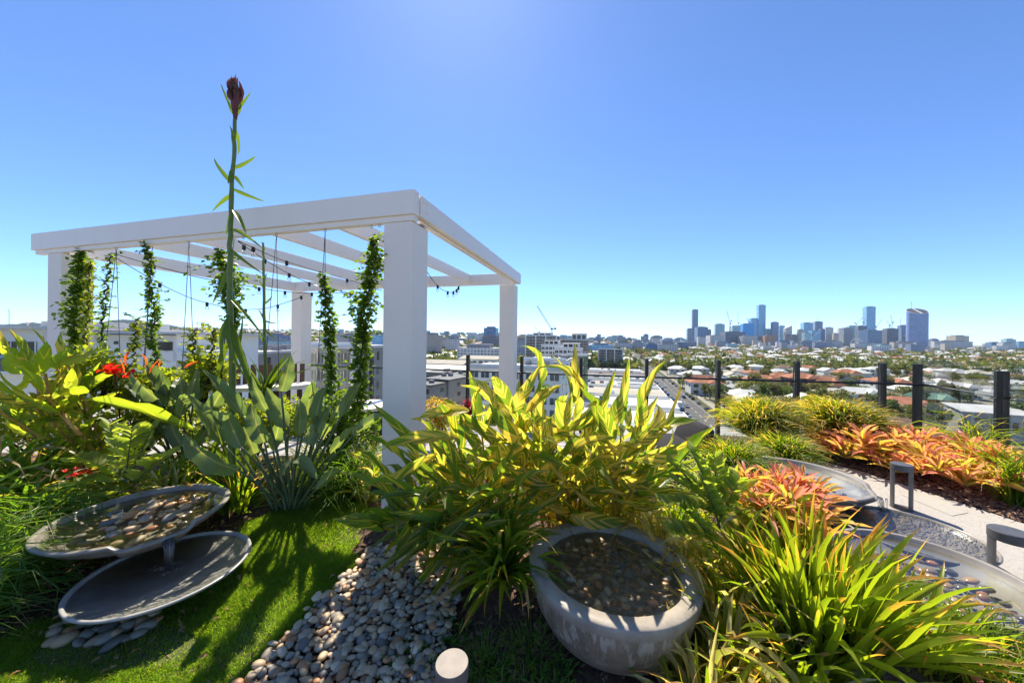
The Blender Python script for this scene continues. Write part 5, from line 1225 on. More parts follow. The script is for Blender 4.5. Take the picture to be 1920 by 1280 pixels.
# distant hills
M_hill = mat('forested_hill', (.03, .045, .045), .95, 0, .1, .4, .006)
def ridge(Y, prof, dy, seed):
    b = MB(); V = []; F = []; nx, ny = 80, 14
    for j in range(ny + 1):
        yy = Y + dy * (j / ny - .3)
        for i in range(nx + 1):
            px = lerp(prof[0][0], prof[-1][0], i / nx); py = prof[-1][1]
            for (a, p), (c, q) in zip(prof, prof[1:]):
                if a <= px <= c: py = lerp(p, q, (px - a) / (c - a))
            top = zat(px, py, Y); k = math.sin(math.pi * min(1, j / ny + .001)) ** .8
            V.append((xat(px, Y) * yy / Y, yy, lerp(-30, top, k) + (12 * mnoise.noise((i * .3 + seed, j * .5, 0)) if 0 < j < ny else 0)))
    for j in range(ny):
        for i in range(nx): a = j * (nx + 1) + i; F.append((a, a + 1, a + nx + 2, a + nx + 1))
    b.add(V, F); o = b.build('distant_hill', M_hill, None, True); tag(o, kind='structure')
ridge(3500, [(140, 626), (165, 612), (185, 604), (215, 597.5), (250, 597.5), (290, 603), (320, 609), (350, 615), (400, 622), (450, 630)], 1300, 0)
ridge(3800, [(-120, 612), (-40, 609), (0, 607), (30, 606), (60, 603), (85, 606), (120, 611), (170, 622)], 1100, 9)

# ================================================================== street
SA = math.atan(.305); SE = Vector((math.sin(SA), math.cos(SA), 0)); SN = Vector((math.cos(SA), -math.sin(SA), 0)); S0 = Vector((85, 156, 0))
def W(s, r, dz=0.0):
    p = S0 + SE * s + SN * r; return Vector((p.x, p.y, cg(p.x, p.y) + dz))
M_asph = mat('asphalt', (.115, .11, .105), .85, 0, .3, .25, .4)
M_foot = mat('footpath_concrete', (.34, .32, .29), .85, 0, .3, .2, .5)
M_verge = mat('dry_verge_grass', (.12, .12, .045), .95, 0, .1, .3, .4)
M_mark = mat('road_paint', (.62, .62, .60), .7, 0, .3, .1, 2)
def strip(name, s0, s1, r0, r1, dz, m, n=60, th=.0, cross=False):
    V = []; F = []
    for i in range(n + 1):
        s_ = lerp(s0, s1, i / n)
        for r in (r0, r1): V.append(W(s_, r, dz) if not cross else W(r, s_, dz))
    for i in range(n): F.append((2 * i, 2 * i + 1, 2 * i + 3, 2 * i + 2) if not cross else (2 * i + 1, 2 * i, 2 * i + 2, 2 * i + 3))
    b = MB(); b.add(V, F); o = b.build(name, m); tag(o, kind='structure'); return o
strip('street', -90, 950, -7, 7, .25, M_asph)
strip('pavement', -90, 950, -10.5, -7, .40, M_foot); strip('pavement', -90, 950, 9.5, 12, .40, M_foot); strip('verge', -90, 950, 7, 9.5, .36, M_verge)
for q in (66, 190, 330): strip('side_street', 12.2, 420, q, q + 8, .27, M_asph, 40, cross=True)
mk = MB()
for s_ in range(-80, 500, 9):
    a, c = W(s_, -.1, .262), W(s_ + 3.5, -.1, .262); mk.add([a, a + SN * .22, c + SN * .22, c], [(0, 1, 2, 3)])
for r in (-4.6, 4.4):
    for s_ in range(-80, 400, 6):
        a, c = W(s_, r, .262), W(s_ + 6, r, .262); mk.add([a, a + SN * .15, c + SN * .15, c], [(0, 1, 2, 3)])
o = mk.build('road_markings', M_mark); tag(o, kind='structure')

# ================================================================== buildings
F_white = facade_mat('white_facade', (.70, .69, .67), (.14, .16, .19), 3.0, 3.4, (.3, .8), (.2, .8))
F_grey = facade_mat('grey_facade', (.40, .41, .43), (.12, .14, .18), 3.1, 3.0, (.28, .8), (.1, .9))
F_beige = facade_mat('beige_facade', (.56, .49, .41), (.15, .15, .16), 3.1, 3.2, (.3, .75), (.25, .75))
F_strip = facade_mat('striped_facade', (.66, .63, .60), (.12, .13, .16), 60, 4.2, (.03, .97), (.35, .75))
F_balc = facade_mat('balcony_facade', (.42, .40, .37), (.045, .045, .045), 3.1, 40, (.28, .92), (.02, .98))
F_blue = facade_mat('blue_glass', (.22, .38, .52), (.16, .34, .54), 3.8, 3.0, (.12, .95), (.06, .94), .12)
F_blued = facade_mat('dark_blue_glass', (.11, .18, .29), (.09, .16, .28), 3.8, 2.6, (.15, .9), (.1, .9), .12)
F_blueb = facade_mat('vivid_blue_mesh', (.05, .25, .70), (.06, .30, .72), 3.8, 6, (.15, .9), (.1, .9), .4)
F_teal = facade_mat('teal_glass', (.32, .44, .46), (.20, .34, .38), 3.8, 3, (.12, .92), (.06, .94), .12)
F_slate = facade_mat('haze_slate_facade', (.25, .29, .36), (.13, .17, .26), 3.5, 3, (.2, .85), (.15, .85))  # distance haze is tinted into the blue of these skyline tower colours
F_conc = facade_mat('bare_concrete_frame', (.24, .25, .27), (.09, .11, .15), 3.6, 5, (.18, .95), (.06, .94), .5)
F_brown = facade_mat('brown_brick_facade', (.42, .25, .16), (.2, .13, .1), 60, 2.6, (.02, .98), (.3, .7))
F_purp = facade_mat('mauve_panels', (.24, .22, .25), (.13, .12, .15), 6, 3, (.3, .7), (.1, .9))
M_wallw = mat('white_wall', (.82, .805, .77), .8, 0, .3, .08, .3)
M_roofw = mat('white_metal_roof', (.62, .605, .57), .5, 0, .4, .12, .25)
M_rooft = mat('tan_roof', (.46, .41, .34), .85, 0, .3, .2, .2)
M_roofg = mat('grey_roof', (.28, .28, .29), .7, 0, .3, .2, .2)
M_roofd = mat('charcoal_roof', (.085, .085, .09), .6, 0, .4, .2, .3)
M_roofr = mat('terracotta_tiles', (.40, .165, .095), .85, 0, .2, .3, .6)
M_roofm = mat('maroon_tiles', (.24, .09, .06), .85, 0, .2, .3, .6)
M_roofb = mat('brown_tiles', (.20, .13, .09), .85, 0, .2, .3, .6)
M_wing = mat('dark_window_glass', (.035, .042, .05), .08, 0, .6, .3, .5)
M_winb = mat('bluish_window_glass', (.10, .13, .15), .08, 0, .6, .3, .5)
M_solar = mat('solar_panel', (.025, .03, .05), .15, 0, .5, .2, 1)
def block(px0, px1, ytop, Y, depth, yaw=SA, zbot=None):
    """footprint from the pixels its front face spans; returns matrix (x right along the front, y back, z up), width, top, bottom"""
    P0 = at(px0, 640, Y); f = Vector((math.cos(yaw), -math.sin(yaw), 0)); e = Vector((math.sin(yaw), math.cos(yaw), 0))
    d = ray(px1, 640); d.z = 0; p = P0 - CP; p.z = 0
    det = f.x * -d.y + d.x * f.y; s_ = (p.x * d.y - p.y * d.x) / (f.x * -d.y + d.x * f.y) if abs(det) > 1e-6 else 10
    w = abs(s_); base = Vector((P0.x, P0.y, 0)); zt = zat((px0 + px1) / 2, ytop, Y)
    zb_ = min(cg(base.x, base.y), cg(base.x + f.x * w, base.y + f.y * w)) - 1 if zbot is None else zbot
    M = Matrix(((f.x, e.x, 0, base.x), (f.y, e.y, 0, base.y), (0, 0, 1, zb_), (0, 0, 0, 1)))
    return M, w, zt - zb_
def tower(px0, px1, ytop, Y, m, label, depth=None, name='skyscraper', cat='skyscraper', group='city skyline towers', yaw=.25, roof=None, extra=None):
    M, w, h = block(px0, px1, ytop, Y, 0, yaw); dp = depth or w * .9
    t = thing(name, M.translation + Vector((0, 0, 0)), label, cat, group)
    b = MB(); b.box((w / 2, dp / 2, h / 2), (w, dp, h)); put('tower_body', b.mesh('tower_body', m), t, M)
    if roof != 'none':
        b = MB(); b.box((w * .5, dp * .5, h + 1.8), (w * .6, dp * .6, 3.6)); put('roof_plant', b.mesh('roof_plant', M_roofg), t, M)
    if extra == 'antenna': b = MB(); b.tube([(w / 2, dp / 2, h), (w / 2, dp / 2, h + 42)], .9, 6); put('antenna', b.mesh('antenna', M_roofg), t, M)
    return t, M, w, dp, h
SK = [(1297.8, 1308.7, 580.5, 2300, F_slate, 'slender grey-blue tower, leftmost tall tower of the skyline'), (1289, 1300, 616, 2150, F_slate, 'dark slate block at the foot of the leftmost tall tower'), (1308, 1327.5, 613, 2200, F_blued, 'broad dark blue block right of the leftmost tall tower'), (1327.5, 1333.5, 618, 2250, F_slate, 'narrow slate block between the dark blue block and the striped white block'),
      (1341, 1358.7, 607.5, 2200, F_teal, 'pale green glass tower left of the construction cranes'), (1373, 1393, 611, 2300, F_teal, 'pale glass block behind the scaffolded blue-grey block'), (1393, 1413, 607, 2050, F_blueb, 'vivid blue wrapped building beside the tallest tower'), (1408, 1422.5, 597, 2250, F_blue, 'blue glass tower just left of the tallest tower'), (1422.3, 1435.3, 572, 2230, F_blue, 'tallest blue glass tower of the skyline'),
      (1360, 1397, 622, 1850, F_conc, 'dark unfinished block with a vertical blue stripe'), (1331.5, 1358.5, 629, 1800, F_strip, 'white and grey striped apartment slab at the left of the skyline'), (1392, 1420.5, 630, 1780, F_strip, 'white and dark striped block in front of the vivid blue building'), (1420.5, 1434.5, 631, 1800, F_slate, 'slate block with white edges below the tallest tower'), (1434.5, 1455, 629, 1750, F_brown, 'brown brick tower with a flat top'),
      (1436, 1447, 617, 2200, F_teal, 'small pale tower right of the tallest tower'), (1448.5, 1460, 604, 2150, F_slate, 'slate office tower with a stepped cap'), (1461, 1472, 611, 2200, F_blue, 'blue tower next to the stepped-cap tower'), (1472, 1484, 627, 1950, F_purp, 'mauve low tower under the white wedge-topped tower'), (1485, 1495.5, 627.5, 1950, F_purp, 'mauve grey block right of the wedge-topped tower'), (1496.5, 1507, 618, 2050, F_beige, 'beige residential tower in mid skyline'),
      (1507, 1524, 605, 2250, F_blue, 'rounded blue glass tower left of the antenna tower'), (1528, 1542.5, 603, 2300, F_slate, 'slate tower carrying a tall antenna'), (1508.5, 1521, 624, 1900, F_teal, 'pale glass low tower in front of the rounded blue tower'), (1522, 1538.5, 620, 1950, F_blue, 'blue block in front of the antenna tower'), (1538.5, 1547, 617, 2050, F_blued, 'dark blue block right of the antenna tower'), (1548, 1562.5, 614, 2050, F_white, 'white residential tower left of the big wheel'),
      (1563, 1572.5, 625, 2000, F_beige, 'small beige tower beside the white residential tower'), (1572.5, 1582, 616, 2100, F_white, 'narrow pale tower at the left of the big wheel'), (1582, 1600.5, 615, 2050, F_grey, 'broad grey tower behind the big wheel'), (1592.5, 1609, 611, 2250, F_teal, 'green-topped tower behind the broad grey tower'), (1624.3, 1641.5, 575, 2150, F_blue, 'tall blue tower standing alone right of the big wheel'), (1609.3, 1625, 611, 2050, F_conc, 'unfinished dark tower left of the lone tall blue tower'),
      (1627, 1654, 619, 1900, F_blued, 'wide dark blue block right of the lone tall blue tower'), (1654.5, 1667, 621, 2050, F_beige, 'beige tower between two construction sites'), (1663, 1684.5, 616, 1900, F_conc, 'unfinished dark tower under two cranes'), (1690, 1706, 610, 1950, F_blued, 'dark blue tower left of the sliced-top tower'), (1699, 1709, 629, 1850, F_beige, 'cream domed building left of the sliced-top tower'), (1748, 1760.5, 635.6, 1900, F_slate, 'low slate block right of the sliced-top tower'),
      (1792, 1817, 629.5, 1700, F_beige, 'brown boxy block standing alone right of the skyline'), (1778, 1790, 637, 1800, F_teal, 'low teal block left of the brown boxy block'), (1887, 1905, 636, 1700, F_teal, 'teal block near the right edge of the skyline'), (1910, 1930, 641, 1700, F_blue, 'blue block at the right edge of the skyline'), (1859, 1879, 642, 1750, F_blued, 'dark low-domed block near the right edge')]
random.seed(300)
for px0, px1, yt, Y, m_, lb in SK:
    tower(px0, px1, yt, Y, m_, lb, yaw=rnd(.15, .4), extra='antenna' if 'antenna;' in lb or lb.endswith('tall antenna') else None)
# tower with a slanting white wedge top
t, M, w, dp, h = tower(1473, 1485, 615, 2100, F_white, 'white tower with a slanted wedge top', roof='none', yaw=.25)
b = MB(); b.add([(0, 0, h), (w, 0, h), (w, dp, h), (0, dp, h), (w, 0, h + 17), (w, dp, h + 17)], [(0, 1, 4), (3, 5, 2), (1, 2, 5, 4), (0, 4, 5, 3)]); put('wedge_roof', b.mesh('wedge_roof', M_roofw), t, M)
# the oval tower with its sliced crown
M, w, h = block(1709, 1748, 577, 1700, 0, .30)
t = thing('skyscraper', M.translation, 'broad oval blue-grey tower with a sliced open crown and a mast, right of the skyline', 'skyscraper', 'city skyline towers')
b = MB(); n = 40; v = []; f = []; rx, ry = w / 2, w * .36
cut = h * .855
def rim(k):
    a = 2 * math.pi * k / n; return lerp(cut, h, .5 + .5 * math.sin(a)) if True else h
for k in range(n):
    a = 2 * math.pi * k / n; x, y = rx * math.copysign(abs(math.cos(a)) ** .8, math.cos(a)) + rx, ry * math.sin(a) + ry; v += [(x, y, 0), (x, y, rim(k))]
for k in range(n): k2 = (k + 1) % n; f.append((2 * k, 2 * k2, 2 * k2 + 1, 2 * k + 1))
b.add(v, f)
F_oval = facade_mat('oval_tower_glass', (.22, .29, .44), (.13, .20, .38), 3.8, 2.4, (.1, .95), (.3, .8), .15)
put('tower_body', b.mesh('tower_body', F_oval, True), t, M)
b = MB(); b.add([(rx + (x - rx) * .94, ry + (y - ry) * .94, z - 3) for x, y, z in v[1::2]], [tuple(range(n))]); put('crown_floor', b.mesh('crown_floor', M_roofd), t, M)
b = MB(); b.tube([(x, y, z) for x, y, z in v[1::2]] + [v[1]], .9, 5); put('crown_rim', b.mesh('crown_rim', M_wallw), t, M)
for dx in (-.06, .06): b = MB(); b.tube([(rx * (1 + dx), 0, cut + 1), (rx * (1 + dx * .6), 2 * ry, h)], 1.0, 5); put('crown_rib', b.mesh('crown_rib', M_wallw), t, M)
b = MB(); b.tube([(rx * .85, 2 * ry, h - 3), (rx * .85, 2 * ry, h + 36)], .8, 5); put('mast', b.mesh('mast', M_roofg), t, M)
# lower, nearer blocks along the foot of the skyline
MID = [(1676, 1730, 641.5, 1500, F_beige, 'long cream arcaded building in front of the sliced-top tower'), (1752, 1824, 640, 1500, F_white, 'long white and blue block right of the sliced-top tower'), (1880, 1905, 643, 1450, F_white, 'white block below the teal block at the right edge'), (1603, 1650, 644, 1450, F_white, 'low white blocks under the big wheel'), (1460, 1482, 639, 1500, F_blued, 'low dark block below the blue tower'), (1484, 1503, 641, 1500, F_white, 'low white block left of the grey-white slab'), (1532, 1580, 639.5, 1480, F_strip, 'wide pale striped slab left of the big wheel'), (1309, 1323, 632, 1400, F_white, 'white stepped block at the left foot of the skyline'), (1281, 1303, 640, 1350, F_white, 'low white block at the far left foot of the skyline'), (1650, 1672, 646, 1400, F_teal, 'low teal block right of the low white blocks'), (1502, 1530, 640, 1480, F_slate, 'low slate block in front of the rounded blue tower'),
       (1234, 1272, 645, 760, F_white, 'white apartment row left of the skyline'), (1242, 1267, 635.5, 1000, F_white, 'white apartment tower left of the skyline, behind the white row'), (1211, 1233, 645, 780, F_blued, 'dark glass cube beside the white apartment row'), (1207, 1216, 627, 1900, F_slate, 'lone slate tower far off left of the skyline'), (1137, 1148.5, 632, 1700, F_slate, 'bluish far block left of the street axis'), (1156, 1169, 631, 1600, F_slate, 'bluish far square block above the street'), (1172, 1200, 636, 1500, F_purp, 'mauve far apartment cluster above the street'), (1186, 1206, 641, 900, F_grey, 'grey apartment block above the far end of the street'), (1152, 1186, 643, 850, F_white, 'white apartment block at the far end of the street'), (1222, 1242, 630, 1800, F_slate, 'far slate tower left of the white apartment tower'), (1104, 1150, 646.5, 700, F_blue, 'long bluish terrace row behind the grey apartments'), (1266, 1284, 634, 1700, F_slate, 'far bluish block just left of the skyline'), (1110, 1130, 635, 1700, F_slate, 'far bluish block right of the crane'),
       (907, 929.5, 614.5, 900, F_blued, 'dark blue office block on the hill left of the rear right column'), (904, 931, 630, 850, F_purp, 'mauve blank-walled block below the dark blue office block'), (795, 818, 627.5, 560, F_beige, 'beige apartment tower right of the front column'), (835, 853.5, 635, 620, F_white, 'white and blue apartment block on the hillside'), (857, 931, 651.5, 330, F_white, 'white terrace of apartments among trees left of the rear right column'), (818, 836, 637, 700, F_beige, 'low beige block beside the beige apartment tower'),
       (599, 633, 629, 700, F_white, 'white apartment blocks behind the slender vine'), (638, 665, 628, 650, F_beige, 'beige and white apartment block behind the thick vine'), (697, 712, 627, 600, F_blue, 'blue apartment block touching the front column'), (478, 525, 628, 620, F_slate, 'slate office block behind the shorter flower stalk'), (502, 521, 640, 560, F_teal, 'teal glass block behind the shorter flower stalk'), (415, 432, 640, 700, F_beige, 'brown block behind the tallest flower stalk'), (965, 985, 637, 520, F_grey, 'grey block right of the rear right column')]
for px0, px1, yt, Y, m_, lb in MID:
    tower(px0, px1, yt, Y, m_, lb, name='city_block', cat='building', group='mid-distance city blocks', yaw=rnd(.2, .35), depth=rnd(18, 30))
# far apartment buildings with floors and columns one can see
def apartments(px0, px1, yt, Y, floors, bays, depth, label, wallm, yaw=SA, glass=None, name='apartment_building', setback=None, fl=3.1, balc=True, colr=None):
    M, w, h = block(px0, px1, yt, Y, 0, yaw)
    t = thing(name, M.translation, label, 'apartment block', 'apartment buildings')
    b = MB(); b.box((w / 2, depth / 2, h / 2), (w, depth, h)); put('wall', b.mesh('wall', wallm), t, M)
    b = MB(); b.box((w / 2, depth / 2, h + .25), (w + .6, depth + .6, .5)); put('roof', b.mesh('roof', M_roofw), t, M)
    bw = w / bays; gw = MB(); gw.box((0, 0, 0), (bw * .72, .12, fl * .55)); gme = gw.mesh('window', glass or M_wing)
    sl = MB(); sl.box((0, 0, 0), (bw * .86, 1.3, .22)); sme2 = sl.mesh('balcony', M_wallw)
    fr = MB(); fr.box((0, 0, 0), (.12, .08, fl * .55)); fme = fr.mesh('window_frame', M_wallw)
    for fl_ in range(floors):
        z = h - fl * (fl_ + .55)
        if z < 1: break
        for k in range(bays):
            wo = put('window', gme, t, M @ Matrix.Translation(((k + .5) * bw, -.03, z)))
            put('window_frame', fme, wo, M @ Matrix.Translation(((k + .5) * bw, -.10, z)))
            if balc and k % 2 == 0: put('balcony', sme2, t, M @ Matrix.Translation(((k + .5) * bw, -.66, z - fl * .42)))
        for k in range(2):
            gs = put('window', gme, t, M @ Matrix.Translation((w + .03, depth * (.3 + .4 * k), z)) @ Matrix.Rotation(math.pi / 2, 4, 'Z'))
    if colr:
        for k in range(bays + 1):
            if k % colr == 0: b = MB(); b.box((k * bw, -.35, h / 2), (bw * .3, .7, h - .02)); put('pier', b.mesh('pier', M_wallw), t, M)
    pw = MB(); pw.box((w / 2, .1, h + .85), (w + .5, .2, .7)); put('parapet', pw.mesh('parapet', M_wallw), t, M)
    for q in range(4):
        b = MB(); b.box((w * rnd(.08, .92), depth * rnd(.3, .85), h + 1.1), (rnd(1.2, 2.6), rnd(1, 2), rnd(.9, 1.6))); put('roof_unit', b.mesh('roof_unit', M_roofg), t, M)
    if setback:
        b = MB(); x0, x1, hh = setback; b.box(((x0 + x1) / 2 * w, depth * .55, h + .5 + hh / 2), ((x1 - x0) * w, depth * .6, hh)); put('penthouse', b.mesh('penthouse', M_wallw), t, M)
        b = MB(); b.box(((x0 + x1) / 2 * w, depth * .52, h + .5 + hh + .15), ((x1 - x0) * w + 1.6, depth * .7, .3)); put('penthouse_roof', b.mesh('penthouse_roof', M_roofw), t, M)
        for k in range(3):
            b = MB(); b.box((0, 0, 0), ((x1 - x0) * w / 4, .1, hh * .7)); put('window', b.mesh('window', M_wing), t, M @ Matrix.Translation((lerp(x0, x1, (k + .5) / 3) * w, depth * .25 - .06, h + .5 + hh * .45)))
    return t, M, w, h
random.seed(320)
M_grecl = mat('warm_grey_cladding', (.33, .30, .27), .8, 0, .3, .1, .3)
apartments(986, 1043, 630, 380, 8, 9, 22, 'grey apartment block with white piers under the big crane', M_grecl, colr=3, setback=(.2, .8, 3))
apartments(1047, 1101, 637.5, 400, 7, 8, 22, 'long balconied apartment block with a rooftop garden level, right of the grey block', M_grecl, setback=(.45, .95, 7))
apartments(1122, 1168, 655, 400, 5, 9, 18, 'dark grey three-part apartment block beside the street', mat('dark_grey_cladding', (.17, .17, .17), .8, 0, .3, .1, .3), colr=3)
apartments(1015, 1058, 648, 240, 4, 6, 16, 'white stepped apartment block with roof terraces behind the white block', M_wallw, setback=(.1, .7, 3.2))
apartments(1040, 1088, 654, 215, 5, 6, 16, 'white apartment block with green planted balconies', M_wallw, setback=(.3, .9, 3.0))
apartments(1066, 1098, 667, 150, 9, 4, 14, 'green balcony apartment block behind the white block', mat('green_cladding', (.12, .17, .11), .8, 0, .3, .1, .3))
t, M, w, h = apartments(880, 1052, 690, 96, 7, 8, 16, 'white apartment block rising close beyond the balustrade with rows of dark windows', M_wallw, glass=M_winb, fl=3.15, balc=False)
apartments(982, 1060, 677, 104, 8, 4, 18, 'taller white apartment block with a shaded roof terrace, behind the nearer white block', M_wallw, glass=M_winb, fl=3.15, setback=None)
t, M, w, h = apartments(565, 664, 653, 62, 6, 8, 14, 'grey and cream apartment building behind the slender vine, close beyond the balustrade', M_grecl, colr=4, yaw=.05)
apartments(355, 462, 664, 70, 3, 8, 20, 'low long pale roofed building behind the tall flower stalks', M_grecl, yaw=.05, balc=False)
# white building at the left
M, w, h = block(-140, 80, 616, 27, 0, -.05)
t = thing('white_building', M.translation, 'white rooftop apartments with deep eaves at the left edge beyond the left column', 'building', 'neighbouring white buildings')
b = MB(); b.box((w / 2, 6, h / 2), (w, 12, h)); put('wall', b.mesh('wall', M_wallw), t, M)
b = MB(); b.box((w / 2, 5.5, h + .12), (w + 1.5, 13.4, .24)); put('roof', b.mesh('roof', M_roofw), t, M)
b = MB(); b.box((w * .62, 8, h + .55), (w * .7, 6, .6)); put('roof_upstand', b.mesh('roof_upstand', M_roofw), t, M)
for k in range(6):
    wo = MB(); wo.box((0, 0, 0), (1.3, .1, 1.1)); o = put('window', wo.mesh('window', M_wing), t, M @ Matrix.Translation((w * (.2 + .135 * k), -.03, h - 1.55)))
    for q in (-.65, 0, .65): fr = MB(); fr.box((0, 0, 0), (.06, .06, 1.14)); put('window_frame', fr.mesh('window_frame', M_wallw), o, M @ Matrix.Translation((w * (.2 + .135 * k) + q, -.09, h - 1.55)))
b = MB(); b.box((w * .5, -.9, h - 3.3), (w, 1.8, .2)); put('balcony', b.mesh('balcony', M_wallw), t, M)
b = MB(); b.box((w * .5, -1.75, h - 2.7), (w, .03, 1.0)); put('balcony_glass', b.mesh('balcony_glass', M_winb), t, M)
b = MB(); p = at(17, 612, 29); b.tube([p, at(17, 578, 29)], .02, 5); put('aerial', b.mesh('aerial', M_roofg), t)
b = MB(); p = at(52, 610, 28); b.tube([p, at(52, 605, 28)], .05, 6); b.lathe([(.001, 0), (.10, .06), (.1, .12), (.001, .18)], 8, at(52, 607, 28)); put('vent', b.mesh('vent', M_roofw), t)
M, w, h = block(160, 331, 626, 30, 0, -.02)
t = thing('white_building', M.translation, 'long white building with a flat roof between the left column and the hill view', 'building', 'neighbouring white buildings')
b = MB(); b.box((w / 2, 5, h / 2), (w, 10, h)); put('wall', b.mesh('wall', M_wallw), t, M)
b = MB(); b.box((w * .56, 4.6, h + .1), (w * .95 + 1.4, 11.4, .2)); put('roof', b.mesh('roof', M_roofw), t, M)
b = MB(); b.box((w * .56, -1.1, h - .04), (w * .95 + 1.3, .1, .08)); put('gutter', b.mesh('gutter', M_roofd), t, M)
for fx, fz, ww, hh in [(.53, 1.0, 1.05, .45), (.86, 1.05, 1.25, .8), (.92, 1.05, .6, .8), (.2, 1.1, .5, .5), (.34, .8, .3, .3)]:
    wo = MB(); wo.box((0, 0, 0), (ww, .1, hh)); o = put('window', wo.mesh('window', M_wing), t, M @ Matrix.Translation((w * fx, -.03, h - fz)))
    fr = MB(); fr.box((0, 0, 0), (ww + .1, .06, .07)); put('window_sill', fr.mesh('window_sill', M_wallw), o, M @ Matrix.Translation((w * fx, -.1, h - fz - hh / 2)))
b = MB(); b.box((w + 1.0, 1.8, h - 1.9), (2.6, 3.6, .9)); put('balcony', b.mesh('balcony', M_wallw), t, M)
b = MB(); b.box((w + .6, .5, h - 2.9), (3.4, .05, 1.1)); put('balcony_glass', b.mesh('balcony_glass', M_winb), t, M)
b = MB(); b.box((w * .25, 3, h + .6), (1.6, 1.2, .9)); put('roof_plant', b.mesh('roof_plant', M_roofg), t, M)

# dark-roofed townhouses
random.seed(330)
def townhouse(px0, px1, yt, Y, label):
    M, w, h = block(px0, px1, yt, Y, 0, .42); t = thing('townhouse', M.translation, label, 'townhouse', 'dark-roofed townhouses'); dp = 11
    b = MB(); b.box((w / 2, dp / 2, h / 2), (w, dp, h)); put('wall', b.mesh('wall', M_wallg), t, M)
    b = MB(); b.box((w / 2, dp / 2, h + .2), (w + 1.2, dp + 1.2, .4)); put('roof', b.mesh('roof', M_roofd), t, M)
    for k in range(3):
        for q in range(3):
            b = MB(); b.box((0, 0, 0), (w / 5, .1, 1.3)); put('window', b.mesh('window', M_wing), t, M @ Matrix.Translation((w * (.2 + .3 * k), -.03, h - 1.6 - 3 * q)))
    for q in range(3): b = MB(); b.box((0, 0, 0), (.1, 1.6, 1.2)); put('window', b.mesh('window', M_wing), t, M @ Matrix.Translation((w + .03, dp * .5, h - 1.6 - 3 * q)))
    for q in range(2):
        b = MB(); b.box((w * rnd(.2, .8), dp * rnd(.3, .8), h + .8), (1.3, 1.0, .9)); put('roof_unit', b.mesh('roof_unit', M_roofg), t, M)
    b = MB(); b.box((w * .5, -2.5, h - 5), (w * .96, 5, .3)); put('terrace', b.mesh('terrace', M_wallw), t, M)
    b = MB(); b.box((w * .5, -4.9, h - 4.4), (w * .96, .12, 1.0)); put('parapet', b.mesh('parapet', M_wallw), t, M)
M_wallg = mat('grey_render_wall', (.24, .245, .255), .8, 0, .3, .1, .3)
for a in [(796, 826, 699, 118, 'dark flat-roofed townhouse highest beside the front column'), (800, 842, 711, 104, 'dark flat-roofed townhouse in the middle of the row beside the front column'), (826, 850, 706, 112, 'dark flat-roofed townhouse at the right end of the row beside a balustrade post'), (842, 872, 701, 120, 'dark flat-roofed townhouse behind the balustrade post'), (780, 808, 722, 96, 'pale walled townhouse lowest beside the front column')]: townhouse(*a)

# warehouses along the left side of the street
random.seed(340)
def shed(s0, s1, r0, r1, h, roofm, label, par=.6, units=2, sky=3):
    c = W((s0 + s1) / 2, (r0 + r1) / 2); M = Matrix(((SN.x, SE.x, 0, c.x), (SN.y, SE.y, 0, c.y), (0, 0, 1, c.z - .5), (0, 0, 0, 1))); w, d = r1 - r0, s1 - s0; h += .5
    t = thing('warehouse', M.translation, label, 'warehouse', 'flat-roofed warehouses by the street')
    b = MB(); b.box((0, 0, h / 2), (w, d, h)); put('wall', b.mesh('wall', M_wallw), t, M)
    b = MB(); b.add([(-w / 2 + .3, -d / 2 + .3, h + .05), (w / 2 - .3, -d / 2 + .3, h + .05), (w / 2 - .3, 0, h + .5), (-w / 2 + .3, 0, h + .5), (w / 2 - .3, d / 2 - .3, h + .05), (-w / 2 + .3, d / 2 - .3, h + .05)], [(0, 1, 2, 3), (3, 2, 4, 5), (0, 3, 5), (1, 4, 2)]); put('roof', b.mesh('roof', roofm), t, M)
    for sx, sy, ww, dd in [(0, -d / 2, w + .2, .3), (0, d / 2, w + .2, .3), (-w / 2, 0, .3, d - .31), (w / 2, 0, .3, d - .31)]: b = MB(); b.box((sx, sy, h + par / 2), (ww, dd, par)); put('parapet', b.mesh('parapet', M_wallw), t, M)
    for k in range(units): b = MB(); b.box((rnd(-.35, .35) * w, rnd(-.3, .3) * d, h + .9), (2.2, 1.6, 1.2)); put('roof_unit', b.mesh('roof_unit', M_roofg), t, M)
    for k in range(sky): b = MB(); b.box(((k + .5) / sky * w - w / 2, -d * .24, h + .36), (1.2, d * .3, .08)); put('skylight', b.mesh('skylight', M_winb), t, M)
    n = int(w / 5)
    for k in range(n): b = MB(); b.box((0, 0, 0), (3.2, .1, 1.2)); put('window', b.mesh('window', M_wing), t, M @ Matrix.Translation(((k + .5) / n * w - w / 2, -d / 2 - .02, h - 2)))
for a in [(-62, -36, -62, -12, 6.5, M_roofw, 'white flat-roofed warehouse nearest the roof edge'), (-34, -12, -58, -13, 7.5, M_roofw, 'white flat-roofed warehouse second from the roof edge'), (-10, 16, -60, -14, 8.0, M_rooft, 'tan-roofed warehouse with a row of windows beside the street'), (19, 40, -62, -36, 8.5, M_rooft, 'tan-roofed warehouse with a stepped grey side'), (19, 42, -35, -13, 7.0, M_roofg, 'grey-roofed warehouse beside the tan one'), (46, 62, -60, -14, 6.0, M_roofw, 'white-walled long warehouse further up the street'), (78, 96, -62, -40, 6.0, M_roofg, 'grey-roofed shed with a planted edge'), (78, 94, -38, -13, 6.0, M_roofw, 'small white-roofed shop up the street'), (102, 122, -62, -13, 6.5, M_roofb, 'brown brick warehouse far up the left side of the street'), (128, 150, -64, -14, 5, M_roofg, 'grey-roofed warehouse furthest up the street'), (156, 176, -60, -14, 5, M_roofw, 'white-roofed shed beyond the brown brick warehouse')]: shed(*a)
